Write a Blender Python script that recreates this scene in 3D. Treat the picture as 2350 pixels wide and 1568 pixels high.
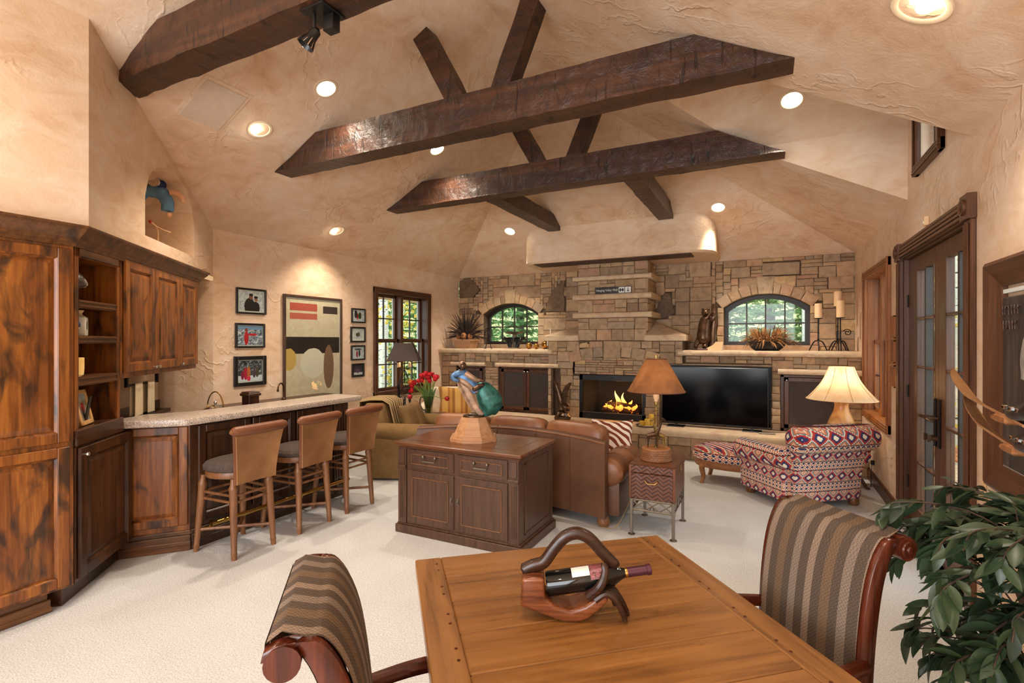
import bpy, bmesh, math, random
from mathutils import Vector, Matrix, noise as mnoise
PI = math.pi
SC = bpy.context.scene
COL = SC.collection
for _o in list(bpy.data.objects):
    bpy.data.objects.remove(_o)

# ------------------------------------------------------------------ camera
TH = 0.4667
cam_d = bpy.data.cameras.new('camera')
cam = bpy.data.objects.new('camera', cam_d)
COL.objects.link(cam)
cam.location = (0, 0, 1.65)
cam.rotation_euler = (PI / 2, 0, TH)
cam_d.sensor_width = 36
cam_d.lens = 1160.9 / 2350 * 36
cam_d.shift_y = -1.6 / 2350
cam_d.clip_start = 0.05
SC.camera = cam

# ------------------------------------------------------------------ world, daylight, exposure
world = bpy.data.worlds.new('overcast_sky')
SC.world = world
world.use_nodes = True
_bg = world.node_tree.nodes['Background']
_bg.inputs[0].default_value = (0.86, 0.93, 1.0, 1)
_bg.inputs[1].default_value = 2.6
SC.view_settings.view_transform = 'Standard'
SC.view_settings.look = 'None'
SC.view_settings.gamma = 1
SC.view_settings.use_curve_mapping = False
SC.view_settings.exposure = 0.62
SC.cycles.max_bounces = 6
SC.cycles.diffuse_bounces = 3
SC.cycles.glossy_bounces = 2
SC.cycles.transmission_bounces = 5
SC.cycles.transparent_max_bounces = 8
SC.cycles.caustics_reflective = False
SC.cycles.caustics_refractive = False
SC.cycles.sample_clamp_indirect = 6
SC.cycles.use_denoising = True
SC.cycles.use_light_tree = True
SC.cycles.use_adaptive_sampling = True
SC.cycles.adaptive_threshold = 0.03

def area_light(name, loc, rot, sx, sy, power, color):
    d = bpy.data.lights.new(name, 'AREA')
    d.shape = 'RECTANGLE'
    d.size, d.size_y = sx, sy
    d.energy, d.color = power, color
    o = bpy.data.objects.new(name, d)
    COL.objects.link(o)
    o.location, o.rotation_euler = loc, rot
    return o
# daylight coming in through the window wall behind the camera
area_light('daylight_rear', (-1.3, -3.3, 1.75), (PI / 2, 0, 0), 4.4, 2.5, 165, (0.95, 0.97, 1.0))

WARM = (1.0, 0.86, 0.70)

# ------------------------------------------------------------------ mesh helpers
def smoothmesh(me, ang=35):
    me.shade_smooth()
    me.set_sharp_from_angle(angle=math.radians(ang))

class MB:
    def __init__(self):
        self.v, self.f = [], []
    def add(self, vs, fs, M=None):
        b = len(self.v)
        if M is not None:
            vs = [M @ Vector(p) for p in vs]
        self.v += [tuple(p) for p in vs]
        self.f += [tuple(b + i for i in q) for q in fs]
        return self
    def box(self, x0, y0, z0, x1, y1, z1, M=None):
        vs = [(x, y, z) for z in (z0, z1) for y in (y0, y1) for x in (x0, x1)]
        return self.add(vs, [(0, 2, 3, 1), (4, 5, 7, 6), (0, 1, 5, 4), (2, 6, 7, 3), (0, 4, 6, 2), (1, 3, 7, 5)], M)
    def cbox(self, c, s, rz=0, M=None):
        m = Matrix.Translation(c) @ Matrix.Rotation(rz, 4, 'Z')
        if M is not None:
            m = M @ m
        return self.box(-s[0] / 2, -s[1] / 2, -s[2] / 2, s[0] / 2, s[1] / 2, s[2] / 2, m)
    def prism(self, poly, a0, a1, axis='y', M=None):
        # poly: 2D points; extruded along axis.  y: (x,z)  z: (x,y)  x: (y,z)
        n = len(poly)
        def P(p, a):
            return {'y': (p[0], a, p[1]), 'z': (p[0], p[1], a), 'x': (a, p[0], p[1])}[axis]
        vs = [P(p, a0) for p in poly] + [P(p, a1) for p in poly]
        fs = [tuple(range(n)), tuple(range(2 * n - 1, n - 1, -1))]
        fs += [(i, i + n, (i + 1) % n + n, (i + 1) % n) for i in range(n)]
        return self.add(vs, fs, M)
    def loft(self, rings, cap=True, closed=True, M=None):
        n = len(rings[0])
        vs = [p for r in rings for p in r]
        fs = []
        m = n if closed else n - 1
        for i in range(len(rings) - 1):
            for j in range(m):
                k = (j + 1) % n
                fs.append((i * n + j, i * n + k, (i + 1) * n + k, (i + 1) * n + j))
        if cap and closed:
            fs.append(tuple(range(n - 1, -1, -1)))
            fs.append(tuple(range((len(rings) - 1) * n, len(rings) * n)))
        return self.add(vs, fs, M)
    def lathe(self, prof, n=20, c=(0, 0, 0), M=None, cap=True, sx=1, sy=1):
        rings = []
        for r, z in prof:
            rings.append([(c[0] + sx * r * math.cos(2 * PI * i / n), c[1] + sy * r * math.sin(2 * PI * i / n), c[2] + z) for i in range(n)])
        return self.loft(rings, cap, True, M)
    def cyl(self, c, r, h, n=16, M=None):
        return self.lathe([(r, 0), (r, h)], n, c, M)
    def tube(self, pts, r, n=8, M=None, cap=True, flat=None):
        pts = [Vector(p) for p in pts]
        rings = []
        prev = None
        for i, p in enumerate(pts):
            a = pts[max(i - 1, 0)]
            b = pts[min(i + 1, len(pts) - 1)]
            t = (b - a).normalized()
            if prev is None:
                u = t.orthogonal().normalized() if abs(t.z) > .9 else t.cross(Vector((0, 0, 1))).normalized()
            else:
                u = (prev - t * prev.dot(t))
                u = u.normalized() if u.length > 1e-6 else t.orthogonal().normalized()
            prev = u
            w = t.cross(u)
            rr = r[i] if isinstance(r, (list, tuple)) else r
            k = flat if flat else 1
            rings.append([tuple(p + u * (rr * math.cos(2 * PI * j / n)) + w * (rr * k * math.sin(2 * PI * j / n))) for j in range(n)])
        return self.loft(rings, cap, True, M)
    def ball(self, c, r, nu=14, nv=8, M=None):
        if not isinstance(r, (tuple, list)):
            r = (r, r, r)
        rings = []
        for i in range(nv + 1):
            a = -PI / 2 + PI * i / nv
            ca = max(math.cos(a), .02)
            rings.append([(c[0] + r[0] * ca * math.cos(2 * PI * j / nu), c[1] + r[1] * ca * math.sin(2 * PI * j / nu), c[2] + r[2] * math.sin(a)) for j in range(nu)])
        return self.loft(rings, True, True, M)
    def pillow(self, c, s, e=.35, n=20, m=12, M=None, sag=0):
        # superellipsoid cushion; s full sizes
        def sp(x, p):
            return math.copysign(abs(x) ** p, x)
        rings = []
        for i in range(m + 1):
            a = -PI / 2 + PI * i / m
            ca, sa = max(abs(math.cos(a)), .001) ** e, sp(math.sin(a), e)
            ring = []
            for j in range(n):
                b = 2 * PI * j / n
                ring.append((c[0] + s[0] / 2 * ca * sp(math.cos(b), e), c[1] + s[1] / 2 * ca * sp(math.sin(b), e), c[2] + s[2] / 2 * sa))
            rings.append(ring)
        return self.loft(rings, True, True, M)
    def throw(self, w, h, t, M=None, n=10):
        # throw pillow, thin at the rim, thick in the middle; lies in xz, thickness along y
        fr, bk = [], []
        for i in range(n + 1):
            for j in range(n + 1):
                x, z = -1 + 2 * i / n, -1 + 2 * j / n
                k = max(0, (1 - x ** 4) * (1 - z ** 4)) ** .5
                q = 1 - .07 * (1 - abs(x)) * abs(z) ** 3 * 2
                q2 = 1 - .07 * (1 - abs(z)) * abs(x) ** 3 * 2
                fr.append((x * w / 2 * q2, -t / 2 * k - .004, z * h / 2 * q))
                bk.append((x * w / 2 * q2, t / 2 * k + .004, z * h / 2 * q))
        N = n + 1
        fs = []
        o = N * N
        for i in range(n):
            for j in range(n):
                a = i * N + j
                fs.append((a, a + N, a + N + 1, a + 1))
                fs.append((o + a, o + a + 1, o + a + N + 1, o + a + N))
        edge = [i * N for i in range(N)] + [n * N + j for j in range(1, N)] + [i * N + n for i in range(n - 1, -1, -1)] + [j for j in range(n - 1, 0, -1)]
        for i in range(len(edge)):
            a, b = edge[i], edge[(i + 1) % len(edge)]
            fs.append((a, o + a, o + b, b))
        return self.add(fr + bk, fs, M)
    def mesh(self, name, bevel=0, seg=1, smooth=35, jitter=0, sub=0, fixn=True):
        me = bpy.data.meshes.new(name)
        me.from_pydata(self.v, [], self.f)
        bm = bmesh.new()
        bm.from_mesh(me)
        if fixn:
            bmesh.ops.recalc_face_normals(bm, faces=bm.faces)
        if bevel:
            es = [e for e in bm.edges if len(e.link_faces) == 2 and e.calc_face_angle(0) > .5]
            bmesh.ops.bevel(bm, geom=es, offset=bevel, segments=seg, profile=.6, affect='EDGES', clamp_overlap=True)
        if sub:
            bmesh.ops.subdivide_edges(bm, edges=bm.edges, cuts=sub, use_grid_fill=True)
        if jitter:
            for v in bm.verts:
                v.co += Vector(mnoise.noise_vector(v.co * 9)) * jitter
        bm.to_mesh(me)
        bm.free()
        if smooth:
            smoothmesh(me, smooth)
        return me

def tag(o, label=None, cat=None, group=None, kind=None):
    if label: o['label'] = label
    if cat: o['category'] = cat
    if group: o['group'] = group
    if kind: o['kind'] = kind
    return o

def obj(name, mb, mat, parent=None, loc=None, rz=None, **k):
    me = mb if isinstance(mb, bpy.types.Mesh) else mb.mesh(name, **k)
    o = bpy.data.objects.new(name, me)
    COL.objects.link(o)
    if mat is not None and not me.materials:
        me.materials.append(mat)
    if parent is not None:
        o.parent = parent
    if loc is not None: o.location = loc
    if rz is not None: o.rotation_euler = (0, 0, rz)
    return o

def thing(name, label, cat, loc=(0, 0, 0), rz=0, group=None, kind=None):
    o = bpy.data.objects.new(name, None)
    o.empty_display_size = .1
    COL.objects.link(o)
    o.location = loc
    o.rotation_euler = (0, 0, rz)
    return tag(o, label, cat, group, kind)

def struct(name, mb, mat, **k):
    return tag(obj(name, mb, mat, **k), kind='structure')

def dup(root, loc=None, rz=None, label=None):
    r = root.copy()
    COL.objects.link(r)
    if loc is not None: r.location = loc
    if rz is not None: r.rotation_euler = (0, 0, rz)
    if label: r['label'] = label
    for ch in list(root.children):
        c = ch.copy(); COL.objects.link(c); c.parent = r
        for g in list(ch.children):
            d = g.copy(); COL.objects.link(d); d.parent = c
    return r

def T(x=0, y=0, z=0, rx=0, ry=0, rz=0):
    return Matrix.Translation((x, y, z)) @ Matrix.Rotation(rz, 4, 'Z') @ Matrix.Rotation(ry, 4, 'Y') @ Matrix.Rotation(rx, 4, 'X')

def bez(pts, n=12):
    # Catmull-Rom through the points
    P = [Vector(p) for p in pts]
    P = [P[0] * 2 - P[1]] + P + [P[-1] * 2 - P[-2]]
    out = []
    for i in range(1, len(P) - 2):
        for k in range(n):
            t = k / n
            a, b, c, d = P[i - 1:i + 3]
            out.append(.5 * ((2 * b) + (c - a) * t + (2 * a - 5 * b + 4 * c - d) * t * t + (3 * b - a - 3 * c + d) * t ** 3))
    out.append(P[-2])
    return out

def spiral(c, r0, r1, a0, turns, plane='xz', n=22):
    out = []
    for i in range(n + 1):
        t = i / n
        r = r0 + (r1 - r0) * t
        a = a0 + turns * 2 * PI * t
        d = (r * math.cos(a), r * math.sin(a))
        out.append((c[0] + d[0], c[1], c[2] + d[1]) if plane == 'xz' else (c[0], c[1] + d[0], c[2] + d[1]))
    return out

def lettering(name, text, size, mat, parent, M, depth=.0008, align='CENTER'):
    cu = bpy.data.curves.new(name, 'FONT')
    cu.body, cu.size, cu.extrude, cu.align_x, cu.align_y = text, size, depth, align, 'CENTER'
    t = bpy.data.objects.new(name, cu)
    COL.objects.link(t)
    me = bpy.data.meshes.new_from_object(t.evaluated_get(bpy.context.evaluated_depsgraph_get()))
    bpy.data.objects.remove(t)
    bpy.data.curves.remove(cu)
    me.transform(M)
    me.materials.clear()
    return obj(name, me, mat, parent)

# ------------------------------------------------------------------ materials
class NG:
    def __init__(self, name):
        m = bpy.data.materials.new(name)
        m.use_nodes = True
        self.m, self.t = m, m.node_tree
        self.bsdf = self.t.nodes['Principled BSDF']
        self.out = self.t.nodes['Material Output']
    def n(self, typ, **kw):
        nd = self.t.nodes.new('ShaderNode' + typ)
        ins = kw.pop('i', {})
        for k, v in kw.items():
            setattr(nd, k, v)
        for k, v in ins.items():
            self.put(nd.inputs[k], v)
        return nd
    def put(self, sock, v):
        if isinstance(v, bpy.types.NodeSocket):
            self.t.links.new(v, sock)
        elif isinstance(v, bpy.types.Node):
            self.t.links.new(v.outputs[0], sock)
        else:
            if isinstance(v, (tuple, list)) and len(v) == 3 and sock.type == 'RGBA':
                v = (*v, 1)
            sock.default_value = v
    def math(self, op, a, b=0.0, c=None):
        nd = self.n('Math', operation=op)
        self.put(nd.inputs[0], a)
        self.put(nd.inputs[1], b)
        if c is not None:
            self.put(nd.inputs[2], c)
        return nd.outputs[0]
    def ramp(self, fac, stops, const=False):
        nd = self.n('ValToRGB')
        cr = nd.color_ramp
        cr.interpolation = 'CONSTANT' if const else 'LINEAR'
        while len(cr.elements) > 1:
            cr.elements.remove(cr.elements[-1])
        for i, (p, c) in enumerate(stops):
            e = cr.elements[0] if i == 0 else cr.elements.new(p)
            e.position = p
            e.color = (*c, 1) if len(c) == 3 else c
        self.put(nd.inputs[0], fac)
        return nd.outputs[0]
    def mix(self, fac, a, b, mode='MIX'):
        nd = self.n('MixRGB', blend_type=mode)
        self.put(nd.inputs[0], fac)
        self.put(nd.inputs[1], a)
        self.put(nd.inputs[2], b)
        return nd.outputs[0]
    def coord(self, scale=(1, 1, 1), rnd=False, kind='Object', rot=(0, 0, 0)):
        tc = self.n('TexCoord').outputs[kind]
        mp = self.n('Mapping')
        self.put(mp.inputs['Vector'], tc)
        mp.inputs['Scale'].default_value = scale
        mp.inputs['Rotation'].default_value = rot
        if rnd:
            oi = self.n('ObjectInfo').outputs['Random']
            cx = self.n('CombineXYZ')
            for k in range(3):
                self.put(cx.inputs[k], self.math('MULTIPLY', oi, 37.0 + 11 * k))
            self.put(mp.inputs['Location'], cx.outputs[0])
        return mp.outputs[0]
    def noise(self, vec, scale=5, detail=4, rough=.55, dist=0):
        nd = self.n('TexNoise')
        self.put(nd.inputs['Vector'], vec)
        nd.inputs['Scale'].default_value = scale
        nd.inputs['Detail'].default_value = detail
        nd.inputs['Roughness'].default_value = rough
        nd.inputs['Distortion'].default_value = dist
        return nd.outputs[0]
    def voro(self, vec, scale=5, feature='F1', out=0):
        nd = self.n('TexVoronoi', feature=feature)
        self.put(nd.inputs['Vector'], vec)
        nd.inputs['Scale'].default_value = scale
        return nd.outputs[out]
    def bump(self, h, strength=.3, dist=.01):
        nd = self.n('Bump')
        nd.inputs['Strength'].default_value = strength
        nd.inputs['Distance'].default_value = dist
        self.put(nd.inputs['Height'], h)
        self.put(self.bsdf.inputs['Normal'], nd.outputs[0])
    def set(self, color=None, rough=None, metal=None, **kw):
        b = self.bsdf.inputs
        if color is not None: self.put(b['Base Color'], color)
        if rough is not None: self.put(b['Roughness'], rough)
        if metal is not None: self.put(b['Metallic'], metal)
        for k, v in kw.items():
            self.put(b[k.replace('_', ' ')], v)
        return self.m

def S(r, g, b):
    # sRGB 0-255 to linear
    return tuple((c / 255 / 12.92) if c / 255 <= .04045 else ((c / 255 + .055) / 1.055) ** 2.4 for c in (r, g, b))

def plain(name, c, rough=.5, metal=0.0, var=.08, bump=0, bs=60, **kw):
    g = NG(name)
    v = g.coord(rnd=True)
    nz = g.noise(v, 14, 3)
    lo = tuple(max(0, x * (1 - var * 2)) for x in c)
    hi = tuple(min(1, x * (1 + var * 2)) for x in c)
    col = g.ramp(nz, [(.25, lo), (.75, hi)])
    if bump:
        g.bump(g.noise(v, bs, 3), bump, .004)
    return g.set(col, rough, metal, **kw)

def wood(name, dark, mid, light, axis='z', k=1.0, rough=.35, blotch=0.0, bdark=(.02, .012, .008), bump=.15, knots=False):
    g = NG(name)
    st = {'x': (1.2, 22, 22), 'y': (22, 1.2, 22), 'z': (22, 22, 1.2)}[axis]
    v = g.coord(tuple(s * k for s in st), rnd=True)
    grain = g.noise(v, 1.0, 6, .65, .6)
    v2 = g.coord(tuple(s * k * 3 for s in st), rnd=True)
    fine = g.noise(v2, 1.3, 3, .6)
    f = g.math('ADD', g.math('MULTIPLY', grain, .75), g.math('MULTIPLY', fine, .25))
    col = g.ramp(f, [(.30, dark), (.48, mid), (.70, light)])
    if blotch:
        st3 = {'x': (1, 2.6, 2.6), 'y': (2.6, 1, 2.6), 'z': (2.6, 2.6, 1)}[axis]
        v3 = g.coord(tuple(s * 1.6 for s in st3), rnd=True)
        bl = g.noise(v3, 2.2, 3, .5, .7)
        m = g.ramp(bl, [(.50, (0, 0, 0)), (.66, (blotch, blotch, blotch))])
        col = g.mix(m, col, (*bdark, 1))
    g.bump(f, bump, .003)
    rr = g.math('ADD', g.math('MULTIPLY', fine, .25), rough - .12)
    return g.set(col, rr)

def plaster(name, a, b, c, strength=.3):
    g = NG(name)
    v = g.coord(kind='Object')
    big = g.noise(v, .9, 5, .6, .8)
    st = g.noise(g.coord((1.0, 1.0, 2.0), kind='Object'), 3.2, 5, .62, 1.4)
    f = g.math('ADD', g.math('MULTIPLY', big, .55), g.math('MULTIPLY', st, .45))
    col = g.ramp(f, [(.30, a), (.47, b), (.66, c)])
    # trowel ridges
    w = g.n('TexWave', wave_type='BANDS', bands_direction='DIAGONAL')
    g.put(w.inputs['Vector'], v)
    w.inputs['Scale'].default_value = 2.6
    w.inputs['Distortion'].default_value = 17
    w.inputs['Detail'].default_value = 4
    w.inputs['Detail Scale'].default_value = 1.4
    ridge = g.math('POWER', w.outputs['Fac'], 6.0)
    msk = g.ramp(g.noise(v, 1.7, 2), [(.5, (0, 0, 0)), (.66, (1, 1, 1))])
    msk = g.math('MULTIPLY', msk, ridge)
    fine = g.noise(v, 30, 5, .7)
    hgt = g.math('ADD', g.math('MULTIPLY', fine, .35), g.math('ADD', msk, g.math('MULTIPLY', st, .9)))
    g.bump(hgt, strength, .012)
    return g.set(col, .82)

M = {}
M['plaster'] = plaster('plaster_warm', S(200, 158, 120), S(226, 194, 162), S(238, 216, 194), .5)
M['plaster_pale'] = M['plaster']
def carpet():
    g = NG('carpet_beige')
    v = g.coord()
    n1 = g.noise(v, 120, 2, .8)
    n2 = g.noise(v, 2.2, 3, .5)
    n3 = g.noise(v, 45, 2, .6)
    col = g.ramp(n1, [(.25, S(150, 147, 143)), (.55, S(211, 210, 208)), (.8, S(238, 238, 238))])
    col = g.mix(.22, col, g.ramp(n2, [(.3, S(186, 184, 180)), (.7, S(226, 226, 226))]))
    g.bump(g.math('ADD', n1, g.math('MULTIPLY', n3, .6)), .55, .006)
    return g.set(col, .95)
M['carpet'] = carpet()
def stone(name, stops, bs=1.0):
    g = NG(name)
    rnd = g.n('ObjectInfo').outputs['Random']
    base = g.ramp(rnd, stops)
    v = g.coord(rnd=True)
    n1 = g.noise(v, 9, 6, .65, .4)
    n2 = g.noise(v, 55, 4, .7)
    v2 = g.coord((1, 1, 3.5), rnd=True)
    n3 = g.noise(v2, 4, 5, .6, 1.0)
    col = g.mix(.75, base, g.ramp(n1, [(.3, (.30, .27, .24)), (.5, (.5, .5, .5)), (.72, (.68, .63, .55))]), 'OVERLAY')
    col = g.mix(g.ramp(n2, [(.60, (0, 0, 0)), (.75, (.45, .45, .45))]), col, (.10, .075, .05))
    col = g.mix(g.ramp(n3, [(.58, (0, 0, 0)), (.72, (.35, .35, .35))]), col, S(196, 140, 88))
    h = g.math('ADD', g.math('MULTIPLY', n1, 1.0), g.math('MULTIPLY', n2, .3))
    g.bump(h, .55 * bs, .02)
    return g.set(col, .85)
M['stone'] = stone('stone_ashlar', [(0, S(150, 124, 98)), (.2, S(172, 144, 114)), (.42, S(186, 158, 126)), (.55, S(160, 140, 118)), (.68, S(192, 160, 122)), (.8, S(182, 142, 116)), (.92, S(200, 168, 124)), (1, S(146, 118, 92))])
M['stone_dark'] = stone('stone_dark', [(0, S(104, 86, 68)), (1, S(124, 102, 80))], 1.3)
M['slab'] = stone('stone_slab', [(0, S(206, 178, 146)), (1, S(216, 190, 158))], .7)
M['mortar'] = plain('mortar_dark', S(96, 76, 58), .95, var=.2)
def beamwood():
    g = NG('beam_hewn')
    v = g.coord((.7, 11, 11), rnd=True)
    n1 = g.noise(v, 1.0, 6, .65, .6)
    v2 = g.coord((3.0, 2.0, 2.0), rnd=True)
    gouge = g.noise(v2, 3.4, 5, .68, .9)
    v3 = g.coord((26, 5, 3), rnd=True)
    nick = g.noise(v3, 1.0, 2, .5, .3)
    col = g.ramp(n1, [(.3, S(38, 22, 14)), (.5, S(66, 38, 23)), (.7, S(92, 56, 33))])
    col = g.mix(g.ramp(gouge, [(.5, (0, 0, 0)), (.68, (.75, .75, .75))]), col, S(34, 23, 18) + (1,))
    nm = g.ramp(nick, [(.64, (0, 0, 0)), (.7, (.8, .8, .8))])
    col = g.mix(nm, col, S(26, 17, 13) + (1,))
    h = g.math('SUBTRACT', g.math('ADD', g.math('MULTIPLY', n1, .35), g.math('MULTIPLY', gouge, 1.2)), g.math('MULTIPLY', nm, .5))
    g.bump(h, .7, .02)
    return g.set(col, .42)
M['beam'] = beamwood()
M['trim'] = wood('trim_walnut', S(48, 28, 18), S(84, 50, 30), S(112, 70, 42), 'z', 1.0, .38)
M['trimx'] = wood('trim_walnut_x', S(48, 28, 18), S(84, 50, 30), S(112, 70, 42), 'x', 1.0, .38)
M['trimamber'] = wood('trim_amber', S(92, 52, 24), S(140, 84, 40), S(172, 110, 58), 'z', 1.0, .35)  # lighter amber variant of the walnut trim
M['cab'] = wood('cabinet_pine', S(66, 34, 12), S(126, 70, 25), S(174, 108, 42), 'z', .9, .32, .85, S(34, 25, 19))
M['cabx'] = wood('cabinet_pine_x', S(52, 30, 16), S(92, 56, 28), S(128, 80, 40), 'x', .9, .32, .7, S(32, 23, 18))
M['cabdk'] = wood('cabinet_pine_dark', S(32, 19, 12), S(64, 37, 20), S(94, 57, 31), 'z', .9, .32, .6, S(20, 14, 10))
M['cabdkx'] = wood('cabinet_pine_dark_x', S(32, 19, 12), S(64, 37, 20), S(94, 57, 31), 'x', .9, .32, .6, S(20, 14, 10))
M['oak'] = wood('sideboard_oak', S(46, 29, 20), S(76, 50, 35), S(96, 64, 44), 'z', 1.3, .36)
M['oakx'] = wood('sideboard_oak_x', S(64, 36, 22), S(100, 60, 36), S(126, 78, 46), 'x', 1.1, .22)
M['table'] = wood('table_oak', S(88, 54, 24), S(136, 90, 44), S(160, 110, 58), 'x', .7, .30, .25, S(84, 50, 22))
M['tabley'] = wood('table_oak_y', S(92, 58, 26), S(140, 94, 46), S(164, 114, 60), 'y', .8, .30)
M['stool'] = wood('stool_wood', S(84, 50, 28), S(124, 80, 48), S(152, 106, 68), 'z', 1.2, .4)
M['mahog'] = wood('mahogany', S(34, 14, 8), S(74, 30, 16), S(104, 48, 26), 'z', 1.0, .22)
M['mahogy'] = wood('mahogany_y', S(34, 14, 8), S(74, 30, 16), S(104, 48, 26), 'y', 1.0, .22)
M['holder'] = wood('holder_wood', S(58, 28, 14), S(112, 60, 32), S(150, 90, 52), 'x', 1.6, .28)
M['pedestal'] = wood('pedestal_wood', S(142, 94, 58), S(178, 128, 86), S(200, 152, 108), 'x', 1.5, .45)
M['carved'] = wood('carved_wood', S(110, 66, 34), S(156, 100, 56), S(186, 128, 78), 'x', 1.4, .5, bump=.4)
M['oakbead'] = wood('sideboard_bead', S(84, 52, 32), S(116, 76, 46), S(140, 94, 58), 'z', 1.3, .36)
M['iron'] = plain('wrought_iron', S(34, 28, 26), .5, .6)
M['black'] = plain('black_satin', S(18, 17, 17), .35)
M['gloss'] = plain('black_gloss', S(4, 4, 5), .12, var=0, Specular_IOR_Level=.18)
M['brass'] = plain('brass', S(198, 160, 86), .25, 1.0)
M['bronze'] = plain('bronze_dark', S(92, 68, 50), .3, .75, var=.25)
M['pewter'] = plain('pewter', S(128, 120, 108), .38, .85)
M['chrome'] = plain('chrome', S(214, 210, 204), .15, 1.0)
M['white'] = plain('white_paint', S(236, 234, 226), .5, var=.02)
M['sash'] = plain('sash_white', S(214, 220, 216), .5, var=.03)
M['muntin'] = plain('muntin_dark', S(46, 36, 30), .45)
M['cream'] = plain('cream_wax', S(240, 200, 152), .5, var=.03)
M['yellow'] = plain('yellow_wax', S(238, 190, 70), .45, var=.05)
def glass(name, tint=(1, 1, 1), rough=0):
    g = NG(name)
    tr = g.n('BsdfTransparent')
    tr.inputs[0].default_value = (*tint, 1)
    gl = g.n('BsdfGlossy')
    gl.inputs['Roughness'].default_value = .02
    fr = g.n('Fresnel')
    fr.inputs[0].default_value = 1.45
    mx = g.n('MixShader')
    bf = g.n('NewGeometry').outputs['Backfacing']
    g.put(mx.inputs[0], g.math('MULTIPLY', fr.outputs[0], g.math('SUBTRACT', 1.0, bf))); g.put(mx.inputs[1], tr.outputs[0]); g.put(mx.inputs[2], gl.outputs[0])
    g.put(g.out.inputs[0], mx.outputs[0])
    return g.m
M['glass'] = glass('window_glass', (.95, .98, .97))
M['vase'] = glass('vase_glass', (.82, .80, .76))
def emit(name, c, s):
    g = NG(name)
    g.t.nodes.remove(g.bsdf)
    e = g.n('Emission')
    e.inputs[0].default_value = (*c, 1)
    e.inputs[1].default_value = s
    g.put(g.out.inputs[0], e.outputs[0])
    return g.m
M['bulb'] = emit('bulb_warm', (1, .86, .66), 22)
def granite():
    g = NG('granite')
    v = g.coord()
    a = g.voro(v, 210, out=1)
    n = g.noise(v, 90, 4, .7)
    b = g.noise(v, 6, 3)
    sp = g.n('SeparateColor')
    g.put(sp.inputs[0], a)
    col = g.ramp(sp.outputs[0], [(0, S(70, 60, 56)), (.16, S(150, 130, 114)), (.4, S(206, 184, 164)), (.7, S(226, 212, 198)), (.92, S(196, 160, 134))], True)
    col = g.mix(.3, col, g.ramp(n, [(.3, S(140, 118, 100)), (.7, S(238, 226, 212))]))
    g.bump(n, .25, .003)
    return g.set(col, .3)
M['granite'] = granite()
def leather(name, c1, c2, rough=.42):
    g = NG(name)
    v = g.coord(rnd=False)
    n = g.noise(v, 3, 4, .6, .5)
    f = g.voro(v, 130)
    col = g.ramp(n, [(.3, c1), (.7, c2)])
    g.bump(g.math('ADD', f, g.math('MULTIPLY', g.noise(v, 7, 3), 1.5)), .18, .004)
    return g.set(col, rough)
M['sofa'] = leather('sofa_leather', S(80, 52, 36), S(106, 70, 48))
M['sofatop'] = leather('sofa_leather_tan', S(112, 68, 40), S(148, 96, 58), .38)
M['stoolback'] = leather('stool_leather', S(128, 86, 50), S(168, 120, 76), .45)
M['stoolroll'] = leather('stool_roll_leather', S(92, 52, 30), S(136, 82, 50), .4)
def weave(name, c1, c2, scale=220, rough=.9):
    g = NG(name)
    v = g.coord()
    ch = g.n('TexChecker')
    g.put(ch.inputs['Vector'], v)
    ch.inputs['Scale'].default_value = scale
    ch.inputs[1].default_value = (*c1, 1)
    ch.inputs[2].default_value = (*c2, 1)
    n = g.noise(v, 20, 3)
    col = g.mix(.35, ch.outputs[0], g.ramp(n, [(.3, c1), (.7, c2)]))
    g.bump(ch.outputs[1], .3, .003)
    return g.set(col, rough)
M['seat'] = weave('stool_seat_weave', S(52, 40, 36), S(92, 76, 66), 160)
M['chenille'] = weave('chenille_brown', S(104, 76, 40), S(146, 112, 66), 420)
M['creamfab'] = plain('cream_upholstery', S(232, 212, 184), .9, var=.05, bump=.2)
M['goldfab'] = plain('gold_cushion_fabric', S(196, 148, 72), .85, var=.2, bump=.3)
M['speaker'] = weave('speaker_cloth', S(58, 48, 44), S(84, 72, 66), 500)
def stripes(name, stops, axis=0, scale=1.0, chk=None):
    g = NG(name)
    v = g.coord()
    sp = g.n('SeparateXYZ')
    g.put(sp.inputs[0], v)
    x = g.math('FRACT', g.math('MULTIPLY', sp.outputs[axis], scale))
    col = g.ramp(x, stops, True)
    ch = g.n('TexChecker')
    g.put(ch.inputs['Vector'], v)
    ch.inputs['Scale'].default_value = chk or 150
    ch.inputs[1].default_value = (.35, .35, .35, 1)
    ch.inputs[2].default_value = (.62, .62, .62, 1)
    col = g.mix(.75, col, ch.outputs[0], 'OVERLAY')
    g.bump(g.math('ADD', ch.outputs[1], g.noise(v, 90, 2)), .4, .004)
    return g.set(col, .95)
_a, _b, _c, _d = S(128, 108, 90), S(102, 80, 58), S(78, 64, 52), S(118, 102, 88)
M['chairfab'] = stripes('chair_stripe_vertical', [(0, _a), (.14, _c), (.32, _b), (.50, _c), (.66, _d), (.82, _c)], 0, 5.2, 170)
M['chairback'] = stripes('chair_stripe_rear', [(0, S(196, 168, 134)), (.34, S(150, 130, 108)), (.5, S(200, 174, 144)), (.76, S(200, 164, 124))], 2, 13, 130)
M['throwstripe'] = stripes('throw_stripe', [(0, S(206, 176, 124)), (.55, S(74, 56, 36))], 0, 18, 300)
M['towel'] = stripes('towel_stripe', [(0, S(214, 196, 164)), (.13, S(60, 56, 50)), (.22, S(214, 196, 164)), (.95, S(200, 180, 148))], 2, 2.2, 400)

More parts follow.
